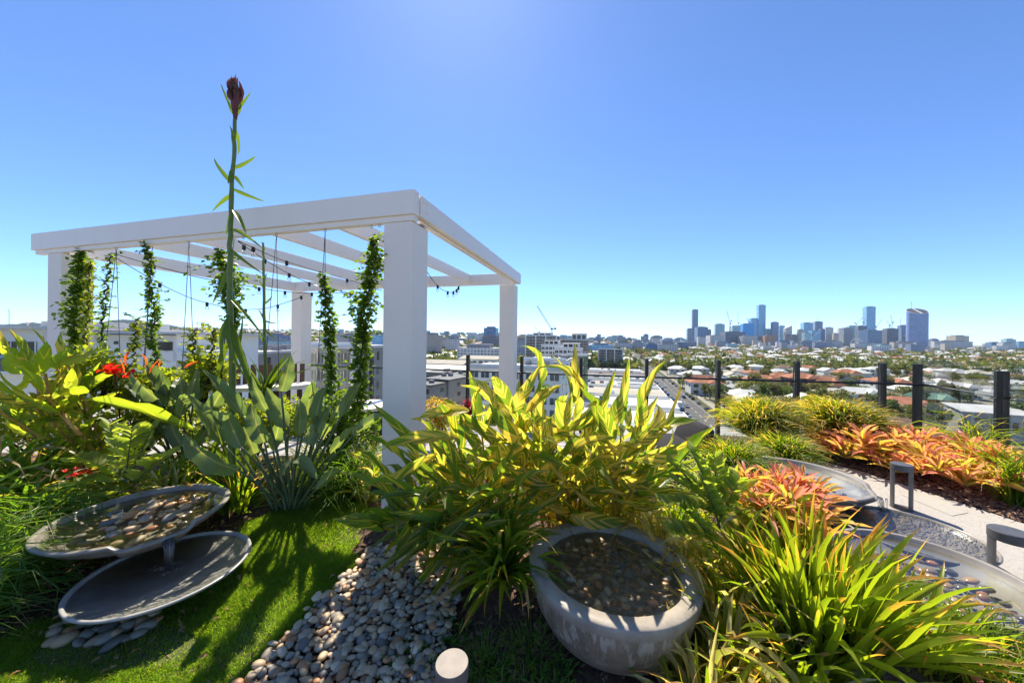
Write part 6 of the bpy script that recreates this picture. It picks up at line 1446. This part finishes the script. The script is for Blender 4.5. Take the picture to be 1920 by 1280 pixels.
for i, (px, py, Y, w_, d_, h_, m_, lb) in enumerate([(835, 680, 240, 36, 20, 4, M_rooft, 'wide tan-roofed hall right of the front column'), (905, 672, 260, 30, 20, 5, M_rooft, 'tan gabled hall behind the balustrade post'), (830, 693, 150, 46, 18, 5, M_roofw, 'long white-roofed hall behind the townhouses'), (700, 700, 120, 30, 16, 6, M_roofw, 'white-roofed hall behind the thick vine'), (400, 690, 95, 50, 22, 6, M_roofw, 'white-roofed hall behind the flower stalk'), (850, 775, 80, 9, 6, 6, M_roofw, 'low white roof just beyond the golden shrub')]):
    c = at(px, py, Y); M = Matrix.Translation((c.x, Y, c.z - h_)) @ Matrix.Rotation(-SA, 4, 'Z'); t = thing('hall', M.translation, lb, 'hall', 'broad roofed halls'); hh = h_ + max(0, c.z - h_ - cg(c.x, Y))
    b = MB(); b.box((0, 0, h_ - hh / 2 - 1), (w_, d_, hh + 1)); put('wall', b.mesh('wall', M_wallw), t, M)
    b = MB(); b.add([(-w_ / 2 - .5, -d_ / 2 - .5, h_), (w_ / 2 + .5, -d_ / 2 - .5, h_), (w_ / 2 + .5, 0, h_ + 2.2), (-w_ / 2 - .5, 0, h_ + 2.2), (w_ / 2 + .5, d_ / 2 + .5, h_), (-w_ / 2 - .5, d_ / 2 + .5, h_)], [(0, 1, 2, 3), (3, 2, 4, 5), (0, 3, 5), (1, 4, 2)]); put('roof', b.mesh('roof', m_), t, M)
    for k in range(6): b = MB(); b.box((0, 0, 0), (w_ / 10, .1, 1.4)); put('window', b.mesh('window', M_wing), t, M @ Matrix.Translation((w_ * (-.4 + .16 * k), -d_ / 2 - .03, h_ - 2)))

# ================================================================== suburban houses
M_hw = [mat('house_wall_' + n, c, .8, 0, .3, .08, .5) for n, c in (('white', (.66, .65, .62)), ('cream', (.55, .49, .38)), ('grey', (.36, .37, .38)), ('pale_blue', (.42, .50, .55)), ('brick', (.30, .16, .11)))]
HR = [(M_roofw, 'white'), (M_roofg, 'grey'), (M_roofr, 'red tiled'), (M_roofm, 'maroon tiled'), (M_roofb, 'brown tiled'), (M_rooft, 'tan')]
def house_meshes(w, d, h, rise, gable):
    wl = MB(); wl.box((0, 0, h / 2 - .8), (w, d, h + 1.6))
    rf = MB(); ov = .6; X, Y_ = w / 2 + ov, d / 2 + ov; k = (X - Y_) if not gable else X
    v = [(-X, -Y_, h), (X, -Y_, h), (X, Y_, h), (-X, Y_, h), (-max(.2, k), 0, h + rise), (max(.2, k), 0, h + rise)]
    rf.add(v, [(0, 1, 5, 4), (1, 2, 5), (2, 3, 4, 5), (3, 0, 4), (3, 2, 1, 0)])
    if w > 11:                                  # cross wing
        wl.box((w * .22, -d * .55, h / 2 - .8), (w * .42, d * .35, h + 1.58)); a0, a1, yb_ = w * .22 - w * .21 - ov, w * .22 + w * .21 + ov, -d * .72 - ov
        rf.add([(a0, yb_, h + .02), (a1, yb_, h + .02), (a1, 0, h + .02), (a0, 0, h + .02), (w * .22, yb_ + 2.2, h + rise * .8), (w * .22, 0, h + rise * .8)], [(0, 1, 4), (1, 2, 5, 4), (3, 0, 4, 5)])
    return wl, rf
HP = []
random.seed(350)
for i in range(9):
    w, d, h = rnd(10, 15), rnd(8, 10.5), rnd(3.2, 6.2); HP.append((w, d, h) + house_meshes(w, d, h, rnd(1.8, 3.0), i % 4 == 3))
hcache = {}
win = MB(); win.box((0, 0, 0), (1.9, .12, 1.3)); winme = win.mesh('window', M_wing); sil = MB(); sil.box((0, 0, 0), (2.1, .2, .12)); silme = sil.mesh('window_sill', M_wallw)
solm = MB(); solm.box((0, 0, 0), (3.4, 2.0, .08)); solme = solm.mesh('solar_panel', M_solar)
TAKEN = []
def house(c, rz, i, wm, rm, label, group='houses across the suburb', detail=True, s=1.0, solar=False):
    w, d, h, wl, rf = HP[i]
    t = thing('house', c, label, 'house', group, rz); Mw = world_of(t) @ Matrix.Diagonal((s, s, s, 1))
    k = (i, wm.name)
    if k not in hcache: hcache[k] = wl.mesh('wall', wm)
    k2 = (i, rm.name, 'r')
    if k2 not in hcache: hcache[k2] = rf.mesh('roof', rm)
    put('wall', hcache[k], t, Mw); ro = put('roof', hcache[k2], t, Mw); TAKEN.append((c.x, c.y, max(w, d) * .62 * s))
    if detail:
        for q in (-.34, -.05, .34):
            for fl_ in range(2 if h > 5 else 1):
                wo = put('window', winme, t, Mw @ Matrix.Translation((w * q if w <= 11 or q < .3 else w * .22, (-d / 2 if w <= 11 or q < .0 else -d * .725) - .03, h - 1.4 - 2.7 * fl_))); put('window_sill', silme, wo, Mw @ Matrix.Translation((w * q if w <= 11 or q < .3 else w * .22, (-d / 2 if w <= 11 or q < .0 else -d * .725) - .12, h - 2.1 - 2.7 * fl_)))
        for q in (-.25, .25): put('window', winme, t, Mw @ Matrix.Translation((-w / 2 - .03, d * q, h - 1.4)) @ Matrix.Rotation(math.pi / 2, 4, 'Z'))
    if solar: put('solar_panel', solme, ro, Mw @ Matrix.Translation((-w * .15, -d * .27, h + 1.15)) @ Matrix.Rotation(R(24), 4, 'X'))
    return t
M_blueh = mat('bright_blue_wall', (.035, .30, .62), .7, 0, .3, .08, .5); M_orangeh = mat('orange_wall', (.52, .26, .06), .7, 0, .3, .08, .5); M_roofgr = mat('green_roof', (.16, .27, .20), .6, 0, .3, .1, .5)
def hp(px, py, i, wm, rm, label, rz=-SA, s=1.0, solar=False, grp='houses beyond the balustrade'):
    c = cgp(px, py); c.z = cg(c.x, c.y); return house(c, rz + rnd(-.08, .08), i, wm, rm, label, grp, True, s, solar)
for a in [(1320, 738, 1, M_hw[0], M_roofr, 'red-roofed house right of the street beside a balustrade post'), (1395, 742, 4, M_hw[2], M_roofg, 'pale grey-roofed house in front of the red roofs'), (1428, 728, 0, M_hw[1], M_roofr, 'red-roofed house between two balustrade posts, behind the round grassy clump'), (1500, 730, 2, M_hw[4], M_roofr, 'wide red-roofed house right of the golden-tipped clump'), (1462, 722, 5, M_hw[1], M_roofr, 'red-roofed house behind the wide red-roofed house'), (1545, 735, 6, M_hw[2], M_roofr, 'red-roofed house left of the white solar-panelled roof'), (1610, 752, 7, M_hw[4], M_roofw, 'white-roofed house with solar panels above a dark red wall'), (1690, 775, 8, M_blueh, M_roofr, 'bright blue house with a red roof between two balustrade posts'), (1740, 762, 3, M_orangeh, M_roofgr, 'orange house with a green roof beside the bright blue house'), (1790, 745, 2, M_hw[0], M_roofw, 'white-roofed house with solar panels right of the orange house'), (1660, 735, 1, M_hw[0], M_roofr, 'red-roofed house behind the bright blue house'), (1585, 712, 5, M_hw[0], M_roofr, 'red-roofed house high up between the posts'), (1640, 705, 2, M_hw[0], M_roofw, 'long white-roofed house left of the tall corner post'),
          (1270, 700, 0, M_hw[0], M_roofw, 'white hip-roofed house right of the street, near'), (1262, 690, 2, M_hw[0], M_roofw, 'white many-gabled house right of the street'), (1310, 700, 4, M_hw[3], M_roofw, 'white-walled flat house behind the first post right of the street'), (1455, 693, 0, M_hw[3], M_roofw, 'pale blue house with a white pyramid roof among trees'), (1530, 682, 2, M_hw[0], M_roofw, 'white-roofed big house behind the tall right posts'), (1745, 680, 1, M_hw[1], M_roofw, 'pale hip-roofed house right of the corner posts'), (1850, 672, 2, M_hw[4], M_roofm, 'long maroon-roofed house at the right'), (1880, 668, 6, M_hw[4], M_roofb, 'brown-roofed block of flats at the right edge'), (1600, 690, 8, M_hw[0], M_roofm, 'maroon-roofed house among trees right of centre'), (1700, 664, 3, M_hw[0], M_roofr, 'red-roofed white house below the skyline'), (1905, 705, 5, M_hw[0], M_roofw, 'white-roofed house at the right frame edge'), (1900, 735, 1, M_hw[0], M_roofw, 'white two-storey house at the right frame edge, lower')]:
    hp(*a[:5], a[5], solar='solar' in a[5], s=1.4 if a[4] is M_roofr else 1.15)
# plain concrete box house near the right
c = cgp(1850, 818); M = Matrix.Translation(c) @ Matrix.Rotation(R(-30), 4, 'Z'); TAKEN.append((c.x, c.y, 12))
t = thing('concrete_house', c, 'plain grey concrete box house with a white roof among trees at the right', 'house', 'houses beyond the balustrade')
b = MB(); b.box((0, 0, 4), (16, 12, 10)); put('wall', b.mesh('wall', mat('raw_concrete', (.40, .40, .40), .85, 0, .3, .12, .3)), t, M)
b = MB(); b.add([(-8.6, -6.6, 9.05), (8.6, -6.6, 9.05), (8.6, 6.6, 10.3), (-8.6, 6.6, 10.3), (-8.6, -6.6, 9.3), (8.6, -6.6, 9.3), (8.6, 6.6, 10.55), (-8.6, 6.6, 10.55)], [(3, 2, 1, 0), (4, 5, 6, 7), (0, 1, 5, 4), (1, 2, 6, 5), (2, 3, 7, 6), (3, 0, 4, 7)]); put('roof', b.mesh('roof', M_roofw), t, M)
for x, z, ww, hh in [(-4, 6.8, 3, .9), (3.5, 5.2, 1.2, 2.6), (-5, 2.5, 1.5, 1.4), (6, 6.8, 1.6, .9)]: b = MB(); b.box((0, 0, 0), (ww, .12, hh)); put('window', b.mesh('window', M_wing), t, M @ Matrix.Translation((x, -6.03, z)))
# rows of houses on the blocks right of the street and further out
def zone(p):
    px = 960 + p.x / p.y * 640; k = [(1347, 'by the street'), (1494, 'seen above the round grassy clump'), (1655, 'seen above the bromeliad bed'), (1721, 'between the paired posts'), (1879, 'left of the corner post'), (9999, 'at the right frame edge')]
    return next(n for a, n in k if px < a) + (', nearer' if p.y < 190 else ', in the middle distance' if p.y < 320 else ', far back')
cnt = 0
for jr in range(14):
    for js in range(30):
        r_ = 26 + jr * 27 + (6 if jr % 2 else 0); s_ = -60 + js * 19.5
        if any(q - 6 < s_ < q + 14 for q in (66, 190, 330)): continue
        p = W(s_ + rnd(-3, 3), r_ + rnd(-3, 3))
        if p.y < 105 or p.y > 520 or p.x / p.y > 1.62: continue
        if random.random() < .28 or any((p.x - x) ** 2 + (p.y - y) ** 2 < (q + 8.5) ** 2 for x, y, q in TAKEN): continue
        k = random.choices(range(6), [.50, .14, .13, .07, .07, .09])[0]; wm = random.choices(M_hw, [.5, .2, .12, .1, .08])[0]
        if cnt >= 200: continue
        house(p, -SA + rnd(-.06, .06) + random.choice((0, math.pi / 2)), random.randrange(9), wm, HR[k][0], '%s-roofed house among trees, %s' % (HR[k][1], zone(p)), detail=p.y < 300, s=1.1, solar=random.random() < .12); cnt += 1

# ================================================================== trees
M_fol = [leaf_mat('tree_foliage_' + n, a, c, .2, (1.5, 1.6, .5), rough=.6, spec=.15, island=True) for n, a, c in (('olive', (.11, .13, .05), (.17, .18, .065)), ('deep_green', (.065, .105, .04), (.105, .145, .05)), ('dry_grey', (.15, .145, .085), (.20, .185, .10)), ('yellow_green', (.18, .21, .045), (.25, .25, .05)))]
M_bark = mat('grey_bark', (.16, .13, .10), .9, 0, .1, .3, 1.2)
def crown_mb(rx, rz, n, leafs, seed, b=None, org=(0, 0, 0), scale=1.0):
    rg = random.Random(seed); b = b or MB(); lobes = [(Vector((rg.uniform(-.62, .62) * rx, rg.uniform(-.62, .62) * rx, rg.uniform(-.45, .5) * rz)), rg.uniform(.32, .58)) for _ in range(9)]
    for i in range(n):
        lc, lr = rg.choice(lobes); q = Vector((rg.gauss(0, 1), rg.gauss(0, 1), rg.gauss(0, 1))).normalized(); rr = rg.uniform(.55, 1.0) ** .6 * lr
        p = lc + Vector((q.x * rx * rr, q.y * rx * rr, q.z * rz * rr)); d = (q + Vector((rg.uniform(-.8, .8), rg.uniform(-.8, .8), rg.uniform(-.5, .9)))).normalized(); L = leafs * rg.uniform(.6, 1.3)
        side = d.cross(Vector((rg.uniform(-1, 1), rg.uniform(-1, 1), 1))).normalized(); p = Vector(org) + p * scale
        b.add([p - d * L * .5, p + side * L * .4, p + d * L * .5, p - side * L * .38 + q * L * .15], [(0, 1, 2, 3)], QU)
    return b
crowns = []
for k in range(6):
    rx, rz = [(3.6, 2.6), (4.4, 3.2), (2.8, 3.6), (4.8, 2.6), (3.2, 2.4), (2.2, 4.2)][k]; v = crown_mb(rx, rz, 620, .75, 400 + k); crowns.append((rx, rz, [v.mesh('crown', m_) for m_ in M_fol]))
trunks = []
for k in range(2):
    b = MB(); b.tube([(0, 0, -1), (.1, 0, 1.5), (.0, .1, 3.4)], [.32, .24, .16], 6); b.tube([(.08, 0, 1.4), (1.2, .3, 3.6)], [.15, .07], 5); b.tube([(.06, .05, 1.8), (-1.0, -.6, 4.0)], [.14, .06], 5); b.tube([(0, 0, 2.2), (.3, 1.1, 4.2)], [.12, .05], 5); trunks.append(b.mesh('trunk', M_bark))
KN = ['olive-green', 'deep green', 'dry grey-green', 'yellow-green']
def tree(c, k, m_, s, label, group):
    rx, rz, ms = crowns[k]; t = thing('tree', c, label, 'tree', group, rnd(0, 6.28)); Mw = world_of(t)
    put('trunk', trunks[k % 2], t, Mw @ Matrix.Diagonal((s, s, s, 1))); put('crown', ms[m_], t, Mw @ Matrix.Diagonal((s, s, s, 1)) @ Matrix.Translation((0, 0, 2.2 + rz * .85)))
random.seed(360)
def road_hit(p):
    d = p - S0; s_, r = d.dot(SE), d.dot(SN)
    if -10.5 < r < 7.6 and s_ > -95: return True
    if -66 < r <= -10.5 and -64 < s_ < 180: return True
    return any(q - 1 < s_ < q + 9 for q in (66, 190, 330)) and r > 10
nt = 0; tries = 0; TP = []
while nt < 296 and tries < 9000:
    tries += 1
    if nt < 235: px, py = rnd(1215, 2010), 662 + 165 * random.random() ** 1.35
    else: px, py = rnd(560, 1130), rnd(658, 735)
    p = cgp(px, py)
    if p.y > 640 or p.y < 88 or road_hit(p): continue
    if any((p.x - x) ** 2 + (p.y - y) ** 2 < (q * .95) ** 2 for x, y, q in TAKEN): continue
    if any((p.x - x) ** 2 + (p.y - y) ** 2 < (4.2 + .006 * p.y) ** 2 for x, y in TP): continue
    TP.append((p.x, p.y)); m_ = random.choices(range(4), [.42, .3, .18, .1])[0]
    s_ = rnd(.8, 1.5) * (1 if px > 1215 else .9)
    tree(p, random.randrange(6), m_, s_, '%s tree %s' % (KN[m_], 'among houses ' + zone(p) if px > 1215 else 'among the buildings %s' % ('right of the front column' if px > 800 else 'behind the hanging vines')), 'trees among the houses' if px > 1215 else 'trees among the buildings'); nt += 1

# everything further off, past counting
random.seed(370); far_h = MB(); far_t = MB(); HRm = [M_roofw, M_roofg, M_roofr, M_roofm, M_roofb, M_rooft] + M_hw[:3]
def far_pt(y0, y1):
    Y = 1 / rnd(1 / y1, 1 / y0); px = rnd(-60, 2020); return Vector((xat(px, Y), Y, 0)), px
for i in range(2400):
    p, px = far_pt(430, 2300)
    d = p - S0
    if -12 < d.dot(SN) < 12: continue
    p.z = cg(p.x, p.y); w, dd, h, wl, rf = random.choice(HP); M = TRS(p, rnd(-.5, .3), 0, 0, rnd(1.0, 1.35)); k = random.choices(range(6), [.55, .16, .08, .05, .06, .10])[0]
    for v, f in ((wl, None),):
        far_h.add(np.concatenate(wl.V[:1]), wl.F[:6], None, 6 + random.randrange(3), M)
    far_h.add(rf.V[0], rf.F[:5], None, k, M)
o = far_h.build('distant_suburb', HRm); tag(o, 'countless small pale-roofed houses spreading to the skyline', 'suburb', None, 'stuff')
arr = [crown_mb(5.6, 4.4, 36, 3.6, 500 + k) for k in range(6)]
for i in range(5600):
    p, px = far_pt(380, 2500)
    d = p - S0
    if -11 < d.dot(SN) < 8.5 and p.y < 900: continue
    p.z = cg(p.x, p.y) + 4.6; a = random.choice(arr); s_ = rnd(.8, 1.6)
    far_t.add(np.concatenate(a.V), a.F, np.concatenate(a.UV), random.choices(range(4), [.42, .32, .18, .08])[0], TRS(p, rnd(0, 6.28), 0, 0, (s_, s_, s_ * rnd(.8, 1.2))))
o = far_t.build('distant_trees', M_fol); tag(o, 'distant tree canopy between the far houses', 'trees', None, 'stuff')
random.seed(375); far_b = MB(); FB = [F_white, F_grey, F_beige, F_slate, F_teal]
for i in range(260):
    Y = rnd(900, 2400); px = random.choice((rnd(560, 1290), rnd(780, 1290), rnd(1280, 1900))); p = Vector((xat(px, Y), Y, 0)); p.z = cg(p.x, p.y); w, dd, h = rnd(14, 40), rnd(12, 20), rnd(8, 24) * (1.3 if px > 1120 else .85)
    far_b.box((0, 0, h / 2 - 1), (w, dd, h + 2), TRS(p, rnd(-.4, -.1)), random.randrange(5))
o = far_b.build('distant_blocks', FB); tag(o, 'small far-off blocks along the horizon below the skyline', 'buildings', None, 'stuff')

# ================================================================== cranes, wheel
M_crane = mat('crane_steel', (.55, .55, .54), .5, .2, .4, .1, .5); M_craned = mat('crane_dark', (.12, .13, .15), .5, .2, .4, .1, .5)
def lattice(b, p, q, w, n, r):
    d = (q - p).normalized(); a = d.cross(Vector((.3, 1, .2))).normalized(); c = d.cross(a); ch = [(a + c) * w / 2, (a - c) * w / 2, (-a - c) * w / 2, (-a + c) * w / 2]
    for o_ in ch: b.tube([p + o_, q + o_], r, 4)
    for i in range(n):
        u, v = p.lerp(q, i / n), p.lerp(q, (i + 1) / n)
        for k in range(4): b.tube([u + ch[k], v + ch[(k + 1) % 4]], r * .6, 3, cap=False)
def crane(Y, base, head, tip, back, label, w=1.8, m=None, mast_m=None):
    B, H, T, K = at(*base, Y), at(*head, Y), at(*tip, Y), at(*back, Y); t = thing('tower_crane', B, label, 'crane', 'construction cranes'); m = m or M_crane; r = .10 * w
    b = MB(); lattice(b, B, H, w, 8, r); b.build('mast', mast_m or m, t); b = MB(); lattice(b, H, T, w * .7, 14, r * .8); b.build('jib', m, t)
    b = MB(); b.box(H + Vector((w * .3, 0, .3)), (w * 1.6, w * 1.2, w * 1.1)); b.build('cab', M_craned, t)
    A = H + Vector((w * 1.8, 0, w * 3.6)) if K.x > H.x else H + Vector((-w * 1.8, 0, w * 3.6))
    b = MB(); b.tube([H, A], r * 1.2, 4); b.tube([A, T], r * .45, 3); b.tube([A, K], r * .5, 3); b.build('a_frame', m, t); b = MB(); b.tube([H, K], r * 2, 4); b.box(K, (w * 1.6, w, w * 1.3)); b.build('counterweight', M_craned, t)
crane(378, (1035, 630), (1034, 617), (1007, 573), (1041, 616), 'large white luffing crane with its jib raised to the left above the grey apartments', 1.5)
crane(600, (1010, 630), (1010, 624), (1003, 611), (1012, 622), 'small distant crane left of the large white crane', 1.3)
crane(1860, (1368, 625), (1369, 607), (1363, 583), (1371, 602), 'crane with a red-banded mast above the dark unfinished block', 4.0, mast_m=mat('red_white_mast', (.45, .14, .11), .5, 0, .3, .5, .06))
crane(1900, (1384, 615), (1384, 606), (1383.5, 583), (1386, 606), 'upright thin crane right of the red-banded crane', 3.2)
crane(1950, (1405, 607), (1405, 605), (1397.5, 595), (1406, 604), 'short crane on top of the vivid blue building', 3.2)
crane(1850, (1606, 615), (1605.5, 608), (1618, 594.5), (1603, 605), 'crane on the unfinished dark tower left of the lone tall blue tower', 3.4)
crane(1850, (1619, 612), (1619.5, 606), (1622, 596), (1618, 604), 'second crane close to the lone tall blue tower', 3.0)
crane(1880, (1642, 617), (1643, 613), (1654.5, 598), (1641, 611), 'crane with its jib raised right of the lone tall blue tower', 3.2)
crane(1850, (1672, 615), (1673, 606), (1669.5, 590), (1675, 603), 'taller crane on the unfinished tower right of the beige tower', 3.4)
crane(1850, (1667, 616), (1668, 611), (1662.5, 600.5), (1669, 609), 'lower crane on the unfinished tower right of the beige tower', 3.0)
crane(1800, (1689, 640), (1689, 612), (1688.5, 597), (1690.5, 611), 'upright crane left of the dark blue tower beside the sliced-top tower', 3.2)
crane(1900, (1524, 634), (1525, 630), (1541, 620), (1523, 628), 'white crane leaning across the blue block below the antenna tower', 3.2)
t = thing('ferris_wheel', at(1606, 648, 1600), 'white big wheel low in front of the broad grey tower', 'ferris wheel'); c = at(1606, 646, 1600); rr = 11.5 / 640 * 1600
b = MB(); b.tube([c + Vector((rr * math.cos(a / 36 * 6.2832), 0, rr * math.sin(a / 36 * 6.2832))) for a in range(37)], .7, 5, cap=False); b.build('rim', M_wallw, t)
b = MB()
for a in range(18): b.tube([c, c + Vector((rr * math.cos(a / 18 * 6.2832), 0, rr * math.sin(a / 18 * 6.2832)))], .25, 3)
b.build('spokes', M_wallw, t); b = MB(); b.tube([c, c + Vector((-9, 4, -rr - 6))], .9, 4); b.tube([c, c + Vector((9, 4, -rr - 6))], .9, 4); b.build('support', M_wallw, t)
gm = MB(); gm.box((0, 0, 0), (2.6, 2, 2.4)); gmm = gm.mesh('gondola', M_roofw)
for a in range(18): put('gondola', gmm, t, Matrix.Translation(c + Vector((rr * math.cos(a / 18 * 6.2832), 0, rr * math.sin(a / 18 * 6.2832)))))

# ================================================================== cars, poles
def car_proto(m):
    t = thing('parked_car', (0, 0, 0), 'x', 'car'); b = MB(); pr = [(-2.2, .35), (-2.25, .75), (-2.1, .95), (-1.2, 1.02), (1.2, 1.0), (2.05, .85), (2.2, .6), (2.15, .35)]; n = len(pr)
    v = [(x, -.88, z) for x, z in pr] + [(x, .88, z) for x, z in pr]; b.add(v, [tuple(range(n)), tuple(range(2 * n - 1, n - 1, -1))] + [(i, i + n, (i + 1) % n + n, (i + 1) % n) for i in range(n)]); b.build('body', m, t)
    b = MB(); b.add([(-1.7, -.8, 1.02), (1.0, -.8, 1.02), (1.0, .8, 1.02), (-1.7, .8, 1.02), (-1.25, -.66, 1.42), (.3, -.66, 1.45), (.3, .66, 1.45), (-1.25, .66, 1.42)], [(0, 1, 5, 4), (1, 2, 6, 5), (2, 3, 7, 6), (3, 0, 4, 7)]); b.build('glasshouse', M_wing, t)
    b = MB(); b.box((-.48, 0, 1.47), (1.6, 1.34, .07)); b.build('roof', m, t)
    for x in (-1.35, 1.4):
        for y in (-.8, .8): b = MB(); b.tube([(x, y - .1, .33), (x, y + .1, .33)], .33, 10); b.build('wheel', M_black, t)
    for y in (-.62, .62): b = MB(); b.box((2.17, y, .66), (.06, .34, .14)); b.build('headlight', M_wallw, t); b = MB(); b.box((-2.24, y, .8), (.06, .3, .16)); b.build('taillight', M_roofm, t)
    return t
random.seed(380); CMs = [('white', (.62, .62, .61)), ('silver', (.36, .37, .38)), ('dark grey', (.06, .062, .07)), ('blue', (.04, .10, .24)), ('red', (.30, .03, .025))]; cps = []
for n, c in CMs: cps.append([car_proto(mat('car_paint_' + n.replace(' ', '_'), c, .25, .2, .5, .05, 1)), n, False])
spots = [(s_, 5.7) for s_ in (-24, -17.5, -9, 1.5, 8, 26, 40, 47, 58, 84, 95, 110, 128)] + [(s_, -5.8) for s_ in (-20, -14, -7.5, 4, 30, 36, 50, 62, 75, 92, 105, 120)] + [(14, -1.9), (44, 1.9), (90, -1.9), (135, 1.9)]
for s_, r in spots:
    k = random.choices(range(5), [.4, .25, .2, .08, .07])[0]
    o = cps[k][0] if not cps[k][2] else copy_tree(cps[k][0]); cps[k][2] = True
    o.matrix_basis = Matrix.Translation(W(s_, r, .26)) @ Matrix.Rotation(math.pi / 2 - SA + (math.pi if r < 0 and abs(r) < 3 else 0), 4, 'Z')
    tag(o, '%s car %s' % (cps[k][1], 'parked along the right kerb of the street' if r > 3 else 'parked along the left kerb of the street' if r < -3 else 'driving on the street'), 'car', 'cars on the street')
for c_ in cps:
    if not c_[2]:
        for ch in KIDS(c_[0]): bpy.data.objects.remove(ch)
        bpy.data.objects.remove(c_[0])
p = W(12, -5.6, .26); t = thing('truck', p, 'white box truck parked on the left side of the street', 'truck', None, math.pi / 2 - SA); Mw = world_of(t)
for nm, c, d, m_ in [('cargo_box', (-.8, 0, 1.75), (4.6, 2.1, 2.4), M_wallw), ('cab', (2.4, 0, 1.2), (1.6, 2.0, 1.7), M_wallw), ('windscreen', (3.21, 0, 1.55), (.04, 1.7, .7), M_wing), ('chassis', (.2, 0, .5), (6.4, 1.2, .25), M_black)]: b = MB(); b.bbox(c, d, .06); put(nm, b.mesh(nm, m_), t, Mw)
for x in (-2, 2.3):
    for y in (-.95, .95): b = MB(); b.tube([(x, y - .12, .42), (x, y + .12, .42)], .42, 10); put('wheel', b.mesh('wheel', M_black), t, Mw)
pb = MB(); pb.tube([(0, 0, 0), (0, 0, 9.5)], [.16, .11], 6); pmesh = pb.mesh('pole_shaft', M_bark); ab = MB(); ab.box((0, 0, 8.9), (2.4, .12, .14)); ab.box((0, 0, 8.1), (1.8, .12, .14)); amesh = ab.mesh('crossarm', M_bark)
for k, s_ in enumerate((-30, 5, 42, 80, 118, 160)):
    t = thing('power_pole', W(s_, 8.4), 'timber power pole with crossarms on the right verge of the street', 'power pole', 'power poles along the street', -SA); Mw = world_of(t); put('pole_shaft', pmesh, t, Mw); put('crossarm', amesh, t, Mw)

# ================================================================== air
def haze_mat():
    t = NT('air_haze'); v = t.n('VolumePrincipled'); v.inputs['Color'].default_value = (.62, .78, 1.0, 1); v.inputs['Density'].default_value = 0.00003; v.inputs['Anisotropy'].default_value = 0
    t.l(v.outputs[0], t.out.inputs['Volume']); return t.m
b = MB(); b.box((0, 0, 120), (26000, 26000, 310)); o = b.build('haze', haze_mat()); tag(o, kind='stuff')
